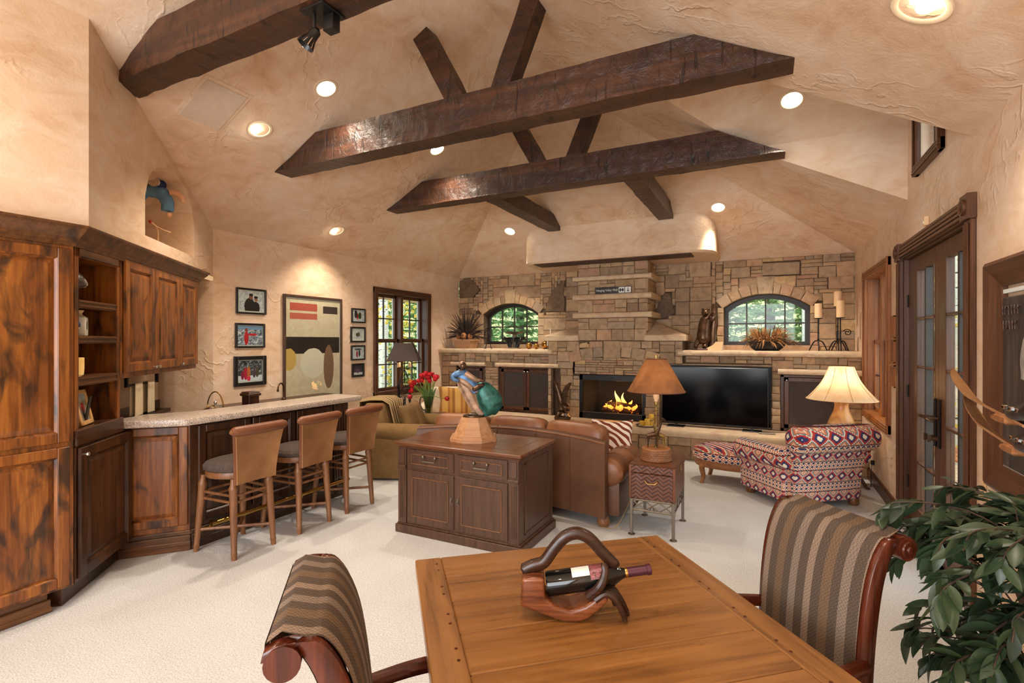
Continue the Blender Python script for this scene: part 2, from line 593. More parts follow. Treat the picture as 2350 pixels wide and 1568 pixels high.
def kilim(name, lo, sx=9.0, sz=5.0, warm=True):
    g = NG(name)
    v = g.coord()
    sp = g.n('SeparateXYZ')
    g.put(sp.inputs[0], v)
    h = g.math('ADD', sp.outputs[0], g.math('MULTIPLY', sp.outputs[1], 1.0))
    z = sp.outputs[2]
    # stepped diamonds
    px = g.math('PINGPONG', g.math('MULTIPLY', h, sx), .5)
    pz = g.math('PINGPONG', g.math('MULTIPLY', z, sz * 2), .5)
    st = g.math('SNAP', px, .08)
    d = g.math('ADD', st, g.math('SNAP', pz, .08))
    red, nav, crm, tea, rst = S(172, 44, 38), S(38, 48, 92), S(236, 218, 192), S(70, 120, 138), S(200, 118, 78)
    if not warm:
        red, rst = S(188, 70, 66), S(214, 150, 118)
    dia = g.ramp(d, [(0, crm), (.14, nav), (.26, red), (.4, crm), (.5, tea), (.62, rst), (.74, crm), (.86, red)], True)
    px2 = g.math('PINGPONG', g.math('MULTIPLY', h, sx * 2.6), .5)
    pz2 = g.math('PINGPONG', g.math('MULTIPLY', z, sz * 6), .5)
    zig = g.ramp(g.math('ADD', g.math('SNAP', px2, .1), g.math('SNAP', pz2, .1)), [(0, nav), (.2, crm), (.45, red), (.6, crm), (.8, rst)], True)
    band = g.math('FRACT', g.math('MULTIPLY', z, sz))
    msk = g.ramp(band, [(0, (1, 1, 1)), (.24, (0, 0, 0)), (.84, (1, 1, 1))], True)
    col = g.mix(msk, dia, zig)
    ln = g.ramp(band, [(0, (0, 0, 0)), (.22, (1, 1, 1)), (.25, (0, 0, 0)), (.82, (1, 1, 1)), (.85, (0, 0, 0))], True)
    col = g.mix(ln, col, (*lo, 1))
    n = g.noise(v, 160, 2)
    col = g.mix(.35, col, g.ramp(n, [(.3, (.3, .3, .3)), (.7, (.7, .7, .7))]), 'OVERLAY')
    g.bump(n, .35, .004)
    return g.set(col, .92)
M['kilim'] = kilim('kilim_body', S(44, 32, 40), 8, 4.6, False)
M['kilimred'] = kilim('kilim_red', S(70, 16, 18), 6, 3.4, True)
def zebra():
    g = NG('zebra_print')
    w = g.n('TexWave', bands_direction='DIAGONAL')
    g.put(w.inputs['Vector'], g.coord())
    w.inputs['Scale'].default_value = 6
    w.inputs['Distortion'].default_value = 5
    w.inputs['Detail'].default_value = 1
    col = g.ramp(w.outputs[1], [(0, S(120, 50, 28)), (.5, S(236, 222, 206))], True)
    return g.set(col, .85)
M['zebra'] = zebra()

def picture(name, bg, shapes, noisy=.3, ns=6):
    # flat print: ellipses 'e' and boxes 'b' in object x/z (metres), over a noisy ground
    g = NG(name)
    v = g.coord()
    sp = g.n('SeparateXYZ')
    g.put(sp.inputs[0], v)
    x, z = sp.outputs[0], sp.outputs[2]
    n = g.noise(v, ns * 4, 4, .6, .6)
    col = g.ramp(n, bg)
    wob = g.math('MULTIPLY', g.math('SUBTRACT', g.noise(v, ns * 7, 2), .5), noisy)
    for kind, cx, cz, rx, rz, c in shapes:
        dx = g.math('DIVIDE', g.math('SUBTRACT', x, cx), rx)
        dz = g.math('DIVIDE', g.math('SUBTRACT', z, cz), rz)
        if kind == 'e':
            d = g.math('SQRT', g.math('ADD', g.math('MULTIPLY', dx, dx), g.math('MULTIPLY', dz, dz)))
        else:
            d = g.math('MAXIMUM', g.math('ABSOLUTE', dx), g.math('ABSOLUTE', dz))
        if noisy and kind == 'e':
            d = g.math('ADD', d, wob)
        msk = g.math('LESS_THAN', d, 1.0)
        col = g.mix(msk, col, (*c, 1))
    return g.set(col, .35)

# ------------------------------------------------------------------ the room shell
XR, XL, YW, ZE, SL = 1.097, -5.43, 8.45, 2.88, .52
XRID = (XR + XL) / 2
ZRID = ZE + SL * (XR - XRID)
YAPX = YW - (XR - XRID)
DY0, DY1, DZ = 3.95, 5.495, 3.54          # cross gable over the garden door
DYM = (DY0 + DY1) / 2
DZR = DZ + SL * (DYM - DY0)
AX, AY = -3.85, 1.585                      # corner where the bar cabinets turn
ADX, ADY = -.6551, .7555                   # direction along the angled cabinet wall
ANX, ANY = .7555, .6551                    # its normal, into the room
RZA = math.atan2(ADY, ADX)
def A(s, off=0.0, z=0.0):
    return (AX + ADX * s + ANX * off, AY + ADY * s + ANY * off, z)
def zceil(x):
    return ZE + SL * min(x - XL, XR - x)

def sheet(mb, p0, d, s0, s1, zb, zt, holes=(), nrm=None, depth=.18, steps=()):
    ft = lambda f, s: f(s) if callable(f) else f
    br = {s0, s1, *steps}
    for h in holes:
        n = 16 if callable(h[3]) else 1
        br |= {h[0] + (h[1] - h[0]) * i / n for i in range(n + 1)}
    br = sorted(b for b in br if s0 - 1e-6 <= b <= s1 + 1e-6)
    P = lambda s, z, k=0: (p0[0] + d[0] * s - nrm[0] * k, p0[1] + d[1] * s - nrm[1] * k, z)
    for a, b in zip(br, br[1:]):
        m = (a + b) / 2
        hs = sorted([h for h in holes if h[0] - 1e-6 < m < h[1] + 1e-6], key=lambda h: h[2])
        lo = (ft(zb, a), ft(zb, b))
        for h in hs:
            mb.add([P(a, lo[0]), P(b, lo[1]), P(b, h[2]), P(a, h[2])], [(0, 1, 2, 3)])
            ta, tb = ft(h[3], a), ft(h[3], b)
            mb.add([P(a, ta), P(b, tb), P(b, tb, depth), P(a, ta, depth)], [(0, 1, 2, 3)])
            mb.add([P(a, h[2]), P(b, h[2]), P(b, h[2], depth), P(a, h[2], depth)], [(0, 3, 2, 1)])
            lo = (ta, tb)
        mb.add([P(a, lo[0]), P(b, lo[1]), P(b, ft(zt, b)), P(a, ft(zt, a))], [(0, 1, 2, 3)])
    for h in holes:
        for s in (h[0], h[1]):
            t = ft(h[3], s)
            mb.add([P(s, h[2]), P(s, t), P(s, t, depth), P(s, h[2], depth)], [(0, 1, 2, 3)])
    return mb

struct('floor', MB().box(-6.6, -3.6, -.1, 1.4, 8.7, 0), M['carpet'])
cm = MB()
def zc(x, y, z): return (x, y, z)
cm.add([(XL - .9, -3.6, ZE - SL * .9), (XL - .9, YW, ZE - SL * .9), (XL, YW, ZE), (XRID, YAPX, ZRID), (XRID, -3.6, ZRID)], [(0, 1, 2, 3, 4)])
cm.add([(XL, YW, ZE), (XR, YW, ZE), (XRID, YAPX, ZRID)], [(0, 1, 2)])
cm.add([(XL - .3, YW, ZE), (XR + .3, YW, ZE), (XR + .3, YW + .3, ZE - .05), (XL - .3, YW + .3, ZE - .05)], [(0, 1, 2, 3)])
cm.add([(XR, YW + .3, ZE), (XR, -3.6, ZE), (XR + .3, -3.6, ZE - .02), (XR + .3, YW + .3, ZE - .02)], [(0, 1, 2, 3)])
xa = XR - (DZ - ZE) / SL
xb = XR - (DZR - ZE) / SL
cm.add([(XR, YW, ZE), (XR, DY1, ZE), (xa, DY1, DZ), (XRID, YAPX, ZRID)], [(0, 1, 2, 3)])
cm.add([(xa, DY1, DZ), (xb, DYM, DZR), (XRID, DYM, ZRID), (XRID, YAPX, ZRID)], [(0, 1, 2, 3)])
cm.add([(xa, DY0, DZ), (XRID, DY0, ZRID), (XRID, DYM, ZRID), (xb, DYM, DZR)], [(0, 1, 2, 3)])
cm.add([(XR, DY0, ZE), (XR, -3.6, ZE), (XRID, -3.6, ZRID), (XRID, DY0, ZRID), (xa, DY0, DZ)], [(0, 1, 2, 3, 4)])
cm.add([(XR, DY1, DZ), (xa, DY1, DZ), (xb, DYM, DZR), (XR, DYM, DZR)], [(0, 1, 2, 3)])
cm.add([(XR, DY0, DZ), (xa, DY0, DZ), (xb, DYM, DZR), (XR, DYM, DZR)], [(3, 2, 1, 0)])
for y in (DY0, DY1):
    cm.add([(XR, y, ZE), (XR, y, DZ), (xa, y, DZ)], [(0, 1, 2)])
ceil_o = struct('ceiling', cm, M['plaster'], smooth=0, fixn=False)

# left wall with window
WL = (6.01, 7.47, .76, 2.49)
WR = (6.15, 7.57, .72, 2.49)
POFF = .05                                 # the plaster stands a little proud of the cabinet fronts
wy0 = (ANX * AX + ANY * AY + POFF - ANX * XL) / ANY
struct('wall_left', sheet(MB(), (XL, 0), (0, 1), wy0, YW, 0, ZE, [(WL[0] + .07, WL[1] - .07, WL[2] + .07, WL[3] - .07)], (1, 0), .22), M['plaster'], smooth=0, fixn=False)
# right wall with window, garden door and gable light
gab = lambda y: ZE if (y < DY0 + 1e-4 or y > DY1 - 1e-4) else (DZ + SL * (DYM - DY0 - abs(y - DYM)))
DOOR = (3.865, 5.75, 2.51)
HW = (4.45, 5.15, 2.98, 3.68)
wr = MB()
sheet(wr, (XR, 0), (0, 1), -3.6, YW, 0, ZE, [(WR[0] + .07, WR[1] - .07, WR[2] + .07, WR[3] - .07), (DOOR[0] + .09, DOOR[1] - .09, 0, DOOR[2] - .1)], (-1, 0), .1)
sheet(wr, (XR, 0), (0, 1), DY0 + .0002, DY1 - .0002, ZE, lambda y: DZ + SL * (DYM - DY0 - abs(y - DYM)), [(HW[0] + .06, HW[1] - .06, HW[2] + .06, HW[3] - .06)], (-1, 0), .2, steps=(DYM,))
struct('wall_right', wr, M['plaster'], smooth=0, fixn=False)
# back wall, with the window opening the daylight comes through
struct('wall_back', sheet(MB(), (XL, -3.5), (1, 0), -.9, XR - XL, 0, lambda s: zceil(XL + s), [(1.9, 6.3, .5, 3.0)], (0, 1), .2, steps=(XRID - XL, 0)), M['plaster'], smooth=0, fixn=False)
# plaster above the tall cabinets and above the angled cabinets with its arched niche
NS0, NS1, NZ0 = .84, 1.89, 2.48
nicheTop = lambda s: 2.79 + .36 * math.sqrt(max(0, 1 - ((s - (NS0 + NS1) / 2) / ((NS1 - NS0) / 2)) ** 2))
sA = (XL - AX) / ADX
wa = MB()
po = (AX + ANX * POFF, AY + ANY * POFF)
sc = ((ANX * AX + ANY * AY + POFF - ANX * AX) / ANY - po[1]) / ADY  # where it meets the plaster over the tall cabinet
sheet(wa, po, (ADX, ADY), sc, sA + .08, 2.352, lambda s: zceil(po[0] + ADX * s) + .02, [(NS0, NS1, NZ0, nicheTop)], (ANX, ANY), .42)
# niche back
Pn = lambda s, z: (po[0] + ADX * s - ANX * .42, po[1] + ADY * s - ANY * .42, z)
wa.add([Pn(NS0 - .02, NZ0 - .02), Pn(NS1 + .02, NZ0 - .02), Pn(NS1 + .02, 3.2), Pn(NS0 - .02, 3.2)], [(0, 1, 2, 3)])
# recess behind and beside the wall cabinets
rb = .46
Pr = lambda s, z, k: (AX + ADX * s - ANX * k, AY + ADY * s - ANY * k, z)
wa.add([Pr(.3, 0, rb), Pr(sA, 0, rb), Pr(sA, 2.31, rb), Pr(.3, 2.31, rb)], [(0, 1, 2, 3)])
wa.add([Pr(sA, 0, rb), (XL, wy0, 0), (XL, wy0, 2.31), Pr(sA, 2.31, rb)], [(0, 1, 2, 3)])
wa.add([Pr(.3, 2.30, rb), Pr(sA, 2.30, rb), Pr(sA, 2.30, -.05), Pr(.3, 2.30, -.05)], [(0, 1, 2, 3)])
# plaster over the tall cabinet
sheet(wa, (AX, 0), (0, 1), -3.6, po[1] + ADY * sc, 2.352, zceil(AX) + .02, [], (1, 0))
struct('wall_bar', wa, M['plaster'], smooth=20, fixn=False)
# lower wall behind the tall cabinets, out of the picture
struct('wall_near', MB().box(-4.35, -3.6, 0, -3.93, .2, 2.3), M['plaster'], smooth=0)

bb = MB().prism([(XR, 0), (XR - .022, 0), (XR - .022, .11), (XR - .012, .13), (XR, .135)], -3.5, DOOR[0], 'y')
struct('baseboard_right', bb, M['trimx'], smooth=0)
struct('trim_1', MB().prism([(XR, 0), (XR - .022, 0), (XR - .022, .11), (XR - .012, .13), (XR, .135)], DOOR[1], 7.35, 'y'), M['trimx'], smooth=0)

# ------------------------------------------------------------------ windows and doors
def casing(parent, w, h, cw, mat, matx, floor=False, proud=.03):
    # stepped trim boards round an opening; local x right, -y front, origin bottom-left
    for nm, x0, x1 in (('casing', 0, cw), ('casing', w - cw, w)):
        mb = MB().box(x0, -proud, 0, x1, 0, h)
        e = .018
        mb.box(x0 if x0 == 0 else x1 - e, -proud - .014, 0, x0 + e if x0 == 0 else x1, -proud, h)
        obj(nm, mb, mat, parent, bevel=.004)
    for nm, z0, z1 in (('casing', h - cw, h),) + (() if floor else (('sill', 0, cw),)):
        mb = MB().box(0, -proud - .006, z0, w, 0, z1)
        for k in range(3):
            zz = z0 + (z1 - z0) * (.2 + .27 * k)
            mb.box(-.004, -proud - .018 + .003 * k, zz, w + .004, -proud, zz + .016)
        obj(nm, mb, matx, parent, bevel=.004)

def sash(parent, name, x0, x1, z0, z1, y, fw, cols, rows, fmat, mmat, bw=.018, split=None):
    mb = MB()
    t = .04
    mb.box(x0, y, z0, x0 + fw, y + t, z1).box(x1 - fw, y, z0, x1, y + t, z1)
    mb.box(x0, y, z0, x1, y + t, z0 + fw).box(x0, y, z1 - fw, x1, y + t, z1)
    s = obj(name, mb, fmat, parent, bevel=.003)
    gx0, gx1, gz0, gz1 = x0 + fw, x1 - fw, z0 + fw, z1 - fw
    zs = [gz0 + (gz1 - gz0) * k / rows for k in range(rows + 1)]
    xs = [gx0 + (gx1 - gx0) * k / cols for k in range(cols + 1)]
    for x in xs[1:-1]:
        obj('muntin', MB().box(x - bw / 2, y + .004, gz0, x + bw / 2, y + .032, gz1), mmat, s, bevel=.003)
    for z in zs[1:-1]:
        obj('muntin', MB().box(gx0, y + .006, z - bw / 2, gx1, y + .03, z + bw / 2), mmat, s, bevel=.003)
    for i in range(cols):
        for j in range(rows):
            obj('pane', MB().box(xs[i], y + .017, zs[j], xs[i + 1], y + .021, zs[j + 1]), M['glass'], s, smooth=0)
    return s

def doublehung(name, loc, rz, w, h, jm):
    t = thing(name, None, None, loc, rz, kind='structure')
    cw = .09
    casing(t, w, h, cw, M['trim'] if jm is None else jm, M['trimx'] if jm is None else jm)
    jmat = M['trim'] if jm is None else jm
    d = .21
    jb = MB().box(cw - .02, 0, cw - .02, cw, d, h - cw + .02).box(w - cw, 0, cw - .02, w - cw + .02, d, h - cw + .02)
    jb.box(cw, 0, cw - .02, w - cw, d, cw).box(cw, 0, h - cw, w - cw, d, h - cw + .02)
    mx = w / 2
    jb.box(mx - .035, .03, cw, mx + .035, d, h - cw)
    obj('jamb', jb, jmat, t, bevel=.003)
    zm = h * .515
    for a, b in ((cw, mx - .035), (mx + .035, w - cw)):
        sash(t, 'sash', a, b, zm - .03, h - cw, .12, .045, 2, 2, jmat, M['muntin'])
        sash(t, 'sash', a, b, cw, zm + .03, .07, .045, 2, 2, jmat, M['muntin'])
        for q in (a, b - .02):
            obj('track', MB().box(q, .17, cw, q + .02, .20, h - cw), M['sash'], t, smooth=0)
    return t
doublehung('window_1', (XL, WL[0], WL[2]), PI / 2, WL[1] - WL[0], WL[3] - WL[2], None)
doublehung('window_2', (XR, WR[1], WR[2]), -PI / 2, WR[1] - WR[0], WR[3] - WR[2], M['trimamber'])

t = thing('window_3', None, None, (XR, HW[1], HW[2]), -PI / 2, kind='structure')
casing(t, HW[1] - HW[0], HW[3] - HW[2], .085, M['trim'], M['trimx'])
sash(t, 'sash', .08, HW[1] - HW[0] - .08, .08, HW[3] - HW[2] - .08, .08, .04, 1, 1, M['trim'], M['muntin'])

# garden door: a pair of glazed leaves
t = thing('door_1', None, None, (XR, DOOR[1], 0), -PI / 2, kind='structure')
DW, DH = DOOR[1] - DOOR[0], DOOR[2]
cw = .11
for x0 in (0, DW - cw):
    mb = MB().box(x0, -.03, 0, x0 + cw, 0, DH - .14)
    for k in range(3):
        mb.box(x0 + .015 + k * .03, -.04, .2, x0 + .032 + k * .03, -.03, DH - .16)
    obj('casing', mb, M['trim'], t, bevel=.004)
    rb_ = obj('corner_block', MB().box(x0 - .008, -.05, DH - .14, x0 + cw + .008, 0, DH + .012), M['trim'], t, bevel=.004)
    ros = MB().lathe([(.048, 0), (.048, .012), (.036, .012), (.03, .004), (.022, .004), (.012, .014), (.002, .016)], 18, M=T(x0 + cw / 2, -.05, DH - .064, rx=PI / 2))
    obj('rosette', ros, M['trim'], rb_)
hb = MB().box(cw + .008, -.03, DH - .13, DW - cw - .008, 0, DH)
for k in range(4):
    hb.box(cw + .008, -.05 + .005 * k, DH - .122 + .032 * k, DW - cw - .008, -.03, DH - .102 + .032 * k)
obj('head_casing', hb, M['trimx'], t, bevel=.003)
jb = MB().box(cw - .02, 0, 0, cw + .01, .1, DH - .12).box(DW - cw - .01, 0, 0, DW - cw + .02, .1, DH - .12).box(cw, 0, DH - .14, DW - cw, .1, DH - .11)
obj('jamb', jb, M['trim'], t, bevel=.003)
def leaf(x0, x1, gx0, gx1):
    zt, gz0, gz1 = DH - .145, .225, 2.24
    y, th = .035, .05
    mb = MB().box(x0, y, .02, gx0, y + th, zt).box(gx1, y, .02, x1, y + th, zt)
    mb.box(gx0, y, .02, gx1, y + th, gz0).box(gx0, y, gz1, gx1, y + th, zt)
    for q in (gx0, gx1 - .014):
        mb.box(q, y - .006, gz0, q + .014, y, gz1)
    lf = obj('door_leaf', mb, M['trim'], t, bevel=.004)
    xm = (gx0 + gx1) / 2
    obj('muntin', MB().box(xm - .012, y - .004, gz0, xm + .012, y + .054, gz1), M['muntin'], lf, bevel=.004)
    zs = [gz0 + (gz1 - gz0) * k / 5 for k in range(6)]
    for z in zs[1:-1]:
        obj('muntin', MB().box(gx0, y - .002, z - .011, gx1, y + .052, z + .011), M['trimx'], lf, bevel=.005)
    for a, b in ((gx0, xm), (xm, gx1)):
        for z0, z1 in zip(zs, zs[1:]):
            obj('pane', MB().box(a, y + .022, z0, b, y + .027, z1), M['glass'], lf, smooth=0)
    return lf
l1 = leaf(.125, .995, .404, .895)
l2 = leaf(1.0, DW - .115, 1.176, 1.704)
for lf, x, sg in ((l1, .945, -1), (l2, 1.045, 1)):
    ph = MB().box(x - .018, .02, .86, x + .018, .035, 1.22)
    obj('escutcheon', ph, M['iron'], lf, bevel=.005)
    hd = MB().tube([(x, .03, 1.08), (x, -.03, 1.08), (x + sg * .03, -.045, 1.08), (x + sg * .12, -.045, 1.075)], [.011, .011, .013, .009], 8)
    obj('lever_handle', hd, M['bronze'], lf)
    hd = MB().tube([(x, .03, .93), (x, -.02, .93)], .014, 10).box(x - .006, -.04, .905, x + .006, -.02, .955)
    obj('thumb_turn', hd, M['bronze'], lf)
for z in (.35, 1.15, 1.95):
    obj('hinge', MB().cyl((.118, .03, z), .009, .11, 8), M['iron'], t)

# arched windows in the stone wall
def archwin(name, xc):
    a, zs, rise = .575, 2.16, .19
    Rr = (a * a + rise * rise) / (2 * rise)
    zc_ = zs + rise - Rr
    top = lambda x: zc_ + math.sqrt(Rr * Rr - x * x)
    z0 = 1.585
    t = thing(name, None, None, (xc, YW + .16, z0), 0, kind='structure')
    n = 16
    def ring(inset, y):
        k = (a - inset) / a
        pts = [(-a + inset, y, inset)]
        for i in range(n + 1):
            x = (-a + inset) + 2 * (a - inset) * i / n
            pts.append((x, y, top(x / k * 1.0) - inset * 1.05 - z0))
        pts.append((a - inset, y, inset))
        return pts
    mb = MB()
    R0, R1 = ring(0, 0), ring(.055, -.0)
    R0b, R1b = ring(0, .06), ring(.055, .06)
    mb.loft([R0b, R0, R1, R1b], cap=False)
    fr = obj('frame', mb, M['muntin'], t, smooth=30)
    xs = [-a + .055 + (2 * a - .11) * k / 4 for k in range(5)]
    zm = 1.915 - z0
    tp = lambda x: top(x / ((a - .055) / a)) - .058 - z0
    for x in xs[1:-1]:
        obj('muntin', MB().box(x - .01, .012, .05, x + .01, .045, tp(x)), M['muntin'], t, smooth=0)
    obj('muntin', MB().box(xs[0], .014, zm - .01, xs[-1], .043, zm + .01), M['muntin'], t, smooth=0)
    for p, q in zip(xs, xs[1:]):
        obj('pane', MB().box(p, .03, .05, q, .034, zm), M['glass'], t, smooth=0)
        pts = [(p, zm), (q, zm)] + [(q + (p - q) * i / 5, tp(q + (p - q) * i / 5)) for i in range(6)]
        obj('pane', MB().prism(pts, .03, .034, 'y'), M['glass'], t, smooth=0)
    return top
archwin('window_4', -4.296)
archwin('window_5', -.018)

# ------------------------------------------------------------------ stone wall and fireplace
RS = random.Random(11)
def stone_mesh(poly, proud, gap=.0032, ch=.009):
    n = len(poly)
    cx, cz = sum(p[0] for p in poly) / n, sum(p[1] for p in poly) / n
    def inset(d):
        out = []
        for i in range(n):
            p0, p1, p2 = Vector(poly[i - 1]), Vector(poly[i]), Vector(poly[(i + 1) % n])
            e1, e2 = (p1 - p0).normalized(), (p2 - p1).normalized()
            n1, n2 = Vector((-e1.y, e1.x)), Vector((-e2.y, e2.x))
            b = n1 + n2
            b = b / max(b.dot(n1), .35) if b.length > 1e-6 else n1
            out.append((p1.x + b.x * d - cx, p1.y + b.y * d - cz))
        return out
    # make counter-clockwise
    ar = sum(poly[i - 1][0] * poly[i][1] - poly[i][0] * poly[i - 1][1] for i in range(n))
    if ar < 0:
        poly = poly[::-1]
    a, b = inset(gap), inset(gap + ch)
    rings = [[(x, .03, z) for x, z in a], [(x, -proud + ch * .7, z) for x, z in a], [(x, -proud + RS.uniform(-.002, .002), z) for x, z in b]]
    mb = MB()
    vs = [p for r in rings for p in r]
    fs = []
    for i in range(2):
        for j in range(n):
            k = (j + 1) % n
            fs.append((i * n + j, i * n + k, (i + 1) * n + k, (i + 1) * n + j))
    vs.append((0, -proud - RS.uniform(.0, .007), 0))
    c = len(vs) - 1
    for j in range(n):
        fs.append((2 * n + j, 2 * n + (j + 1) % n, c))
    mb.add(vs, fs)
    return mb.mesh('stone', smooth=25), (cx, cz)

def put_stone(poly, y, parent, mat=None, proud=None, side=None, gap=.0032):
    # poly in (x,z) world for a -Y face at Y=y; side=+1/-1: poly in (y,z), face at X=y looking +X/-X
    pr = RS.uniform(.002, .02) if proud is None else proud
    me, (cx, cz) = stone_mesh([(p[0], p[1]) for p in poly] if side is None else [(p[0] * side, p[1]) for p in poly], pr, gap)
    o = obj('stone', me, mat or M['stone'], parent)
    P = parent.location
    if side is None:
        o.location = (cx - P.x, y - P.y, cz - P.z)
    else:
        o.location = (y - P.x, cx * side - P.y, cz - P.z)
        o.rotation_euler = (0, 0, side * PI / 2)
    return o

def ashlar(x0, x1, z0, z1, y, parent, blocked=lambda a, b, c, d: False, g=.055, sizes=None, side=None, mat=None, jit=.006):
    nx, nz = max(1, round((x1 - x0) / g)), max(1, round((z1 - z0) / g))
    gx, gz = (x1 - x0) / nx, (z1 - z0) / nz
    occ = [[blocked(x0 + i * gx, z0 + j * gz, x0 + (i + 1) * gx, z0 + (j + 1) * gz) for j in range(nz)] for i in range(nx)]
    sizes = sizes or [(8, 3), (6, 3), (5, 3), (7, 3), (4, 3), (7, 2), (6, 2), (4, 2), (6, 4), (7, 4), (5, 4), (4, 4), (5, 1), (9, 4), (10, 4), (8, 4)]
    cnt = 0
    for j in range(nz):
        i = 0
        while i < nx:
            if occ[i][j]:
                i += 1
                continue
            cand = sizes[:]
            RS.shuffle(cand)
            cand += [(3, 1), (2, 2), (2, 1), (1, 2), (1, 1)]
            for w, h in cand:
                # do not leave one-cell slivers
                if i + w > nx or j + h > nz:
                    continue
                if any(occ[a][b] for a in range(i, i + w) for b in range(j, j + h)):
                    continue
                if i + w == nx - 1 and not occ[nx - 1][j]:
                    continue
                if i + w + 1 < nx and not occ[i + w][j] and occ[i + w + 1][j] and w > 1:
                    continue
                break
            else:
                w = h = 1
            for a in range(i, i + w):
                for b in range(j, j + h):
                    if b < nz and a < nx: occ[a][b] = True
            jj = lambda: RS.uniform(-jit, jit)
            X0, X1, Z0, Z1 = x0 + i * gx, x0 + (i + w) * gx, z0 + j * gz, z0 + (j + h) * gz
            poly = [(X0 + jj() * (i > 0), Z0), (X1 + jj() * (i + w < nx), Z0), (X1 + jj() * (i + w < nx), Z1), (X0 + jj() * (i > 0), Z1)]
            put_stone(poly, y, parent, mat, side=side)
            cnt += 1
            i += w
    return cnt

# --- upper wall
wf = MB()
opn = [(-4.296, ), (-.018, )]
a_, zs_, rise_ = .575, 2.16, .19
R_ = (a_ * a_ + rise_ * rise_) / (2 * rise_)
zcn = zs_ + rise_ - R_
def wtop(xc):
    return lambda s: zcn + math.sqrt(max(R_ * R_ - (s + XL - xc) ** 2, 0))
sheet(wf, (XL, YW + .012), (1, 0), 0, XR - XL, 0, ZE, [(xc - XL - a_, xc - XL + a_, 1.585, wtop(xc)) for xc in (-4.296, -.018)], (0, -1), .2)
wall_far = struct('wall_far', wf, M['mortar'], smooth=0, fixn=False)

CX = XRID  # chimney centre line
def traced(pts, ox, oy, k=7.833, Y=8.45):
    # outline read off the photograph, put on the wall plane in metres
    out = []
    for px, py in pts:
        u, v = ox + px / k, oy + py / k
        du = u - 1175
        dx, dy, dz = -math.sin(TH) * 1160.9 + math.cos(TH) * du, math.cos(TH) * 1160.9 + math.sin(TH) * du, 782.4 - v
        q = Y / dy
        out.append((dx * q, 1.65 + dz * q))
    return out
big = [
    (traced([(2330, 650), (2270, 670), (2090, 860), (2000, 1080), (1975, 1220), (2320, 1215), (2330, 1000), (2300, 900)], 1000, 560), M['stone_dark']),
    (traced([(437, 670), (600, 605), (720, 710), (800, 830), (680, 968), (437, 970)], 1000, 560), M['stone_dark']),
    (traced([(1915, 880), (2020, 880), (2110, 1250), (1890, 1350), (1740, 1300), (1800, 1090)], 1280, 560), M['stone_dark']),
    (traced([(160, 340), (560, 318), (560, 590), (180, 605)], 1560, 560), M['stone']),
    (traced([(1480, 350), (2160, 320), (2155, 545), (1475, 575)], 1560, 560), M['stone']),
    (traced([(945, 590), (1405, 570), (1410, 795), (945, 815)], 1780, 560), M['stone']),
]
def inpoly(x, z, poly):
    c = False
    for i in range(len(poly)):
        (x1, z1), (x2, z2) = poly[i - 1], poly[i]
        if (z1 > z) != (z2 > z) and x < (x2 - x1) * (z - z1) / (z2 - z1) + x1:
            c = not c
    return c
def blk_up(x0, z0, x1, z1):
    xm, zm = (x0 + x1) / 2, (z0 + z1) / 2
    if -2.66 < xm < -1.68:
        return True
    for xc in (-4.296, -.018):
        for x in (x0 + .005, xm, x1 - .005):
            if abs(x - xc) < a_ + .09 and zm < zs_ - .02 and z1 > 1.585:
                return True
            if abs(x - xc) < .72:
                if math.hypot(x - xc, zm - zcn) < R_ + .12 and zm > zs_ - .05:
                    return True
    for p, _ in big:
        if inpoly(xm, zm, p):
            return True
    return False
ashlar(XL, XR, 1.51, ZE, YW, wall_far, blk_up)
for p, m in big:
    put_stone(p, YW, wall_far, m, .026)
for xc in (-4.296, -.018):
    # jamb stones and voussoirs
    for sg in (-1, 1):
        z = 1.585
        while z < zs_ - .06:
            h = RS.uniform(.12, .2)
            z2 = min(z + h, zs_)
            if zs_ - z2 < .06: z2 = zs_
            xa_, xb_ = sorted((xc + sg * a_, xc + sg * (a_ + RS.uniform(.1, .16))))
            put_stone([(xa_, z), (xb_, z), (xb_, z2), (xa_, z2)], YW, wall_far, proud=.022)
            z = z2
    am = math.asin(a_ / R_)
    edges = [-am - .03, -am * .77, -am * .54, -am * .30, -.10, .10, am * .30, am * .54, am * .77, am + .03]
    for i, (p, q) in enumerate(zip(edges, edges[1:])):
        ro = R_ + (.27 if i == 4 else .165)
        pts = [(xc + R_ * math.sin(p), zcn + R_ * math.cos(p)), (xc + R_ * math.sin(q), zcn + R_ * math.cos(q)),
               (xc + ro * math.sin(q), zcn + ro * math.cos(q)), (xc + ro * math.sin(p), zcn + ro * math.cos(p))]
        put_stone(pts, YW, wall_far, proud=.024)
    obj('window_sill', MB().box(xc - a_ - .12, YW - .03, 1.50, xc + a_ + .12, YW + .2, 1.583), M['stone'], wall_far, bevel=.006)

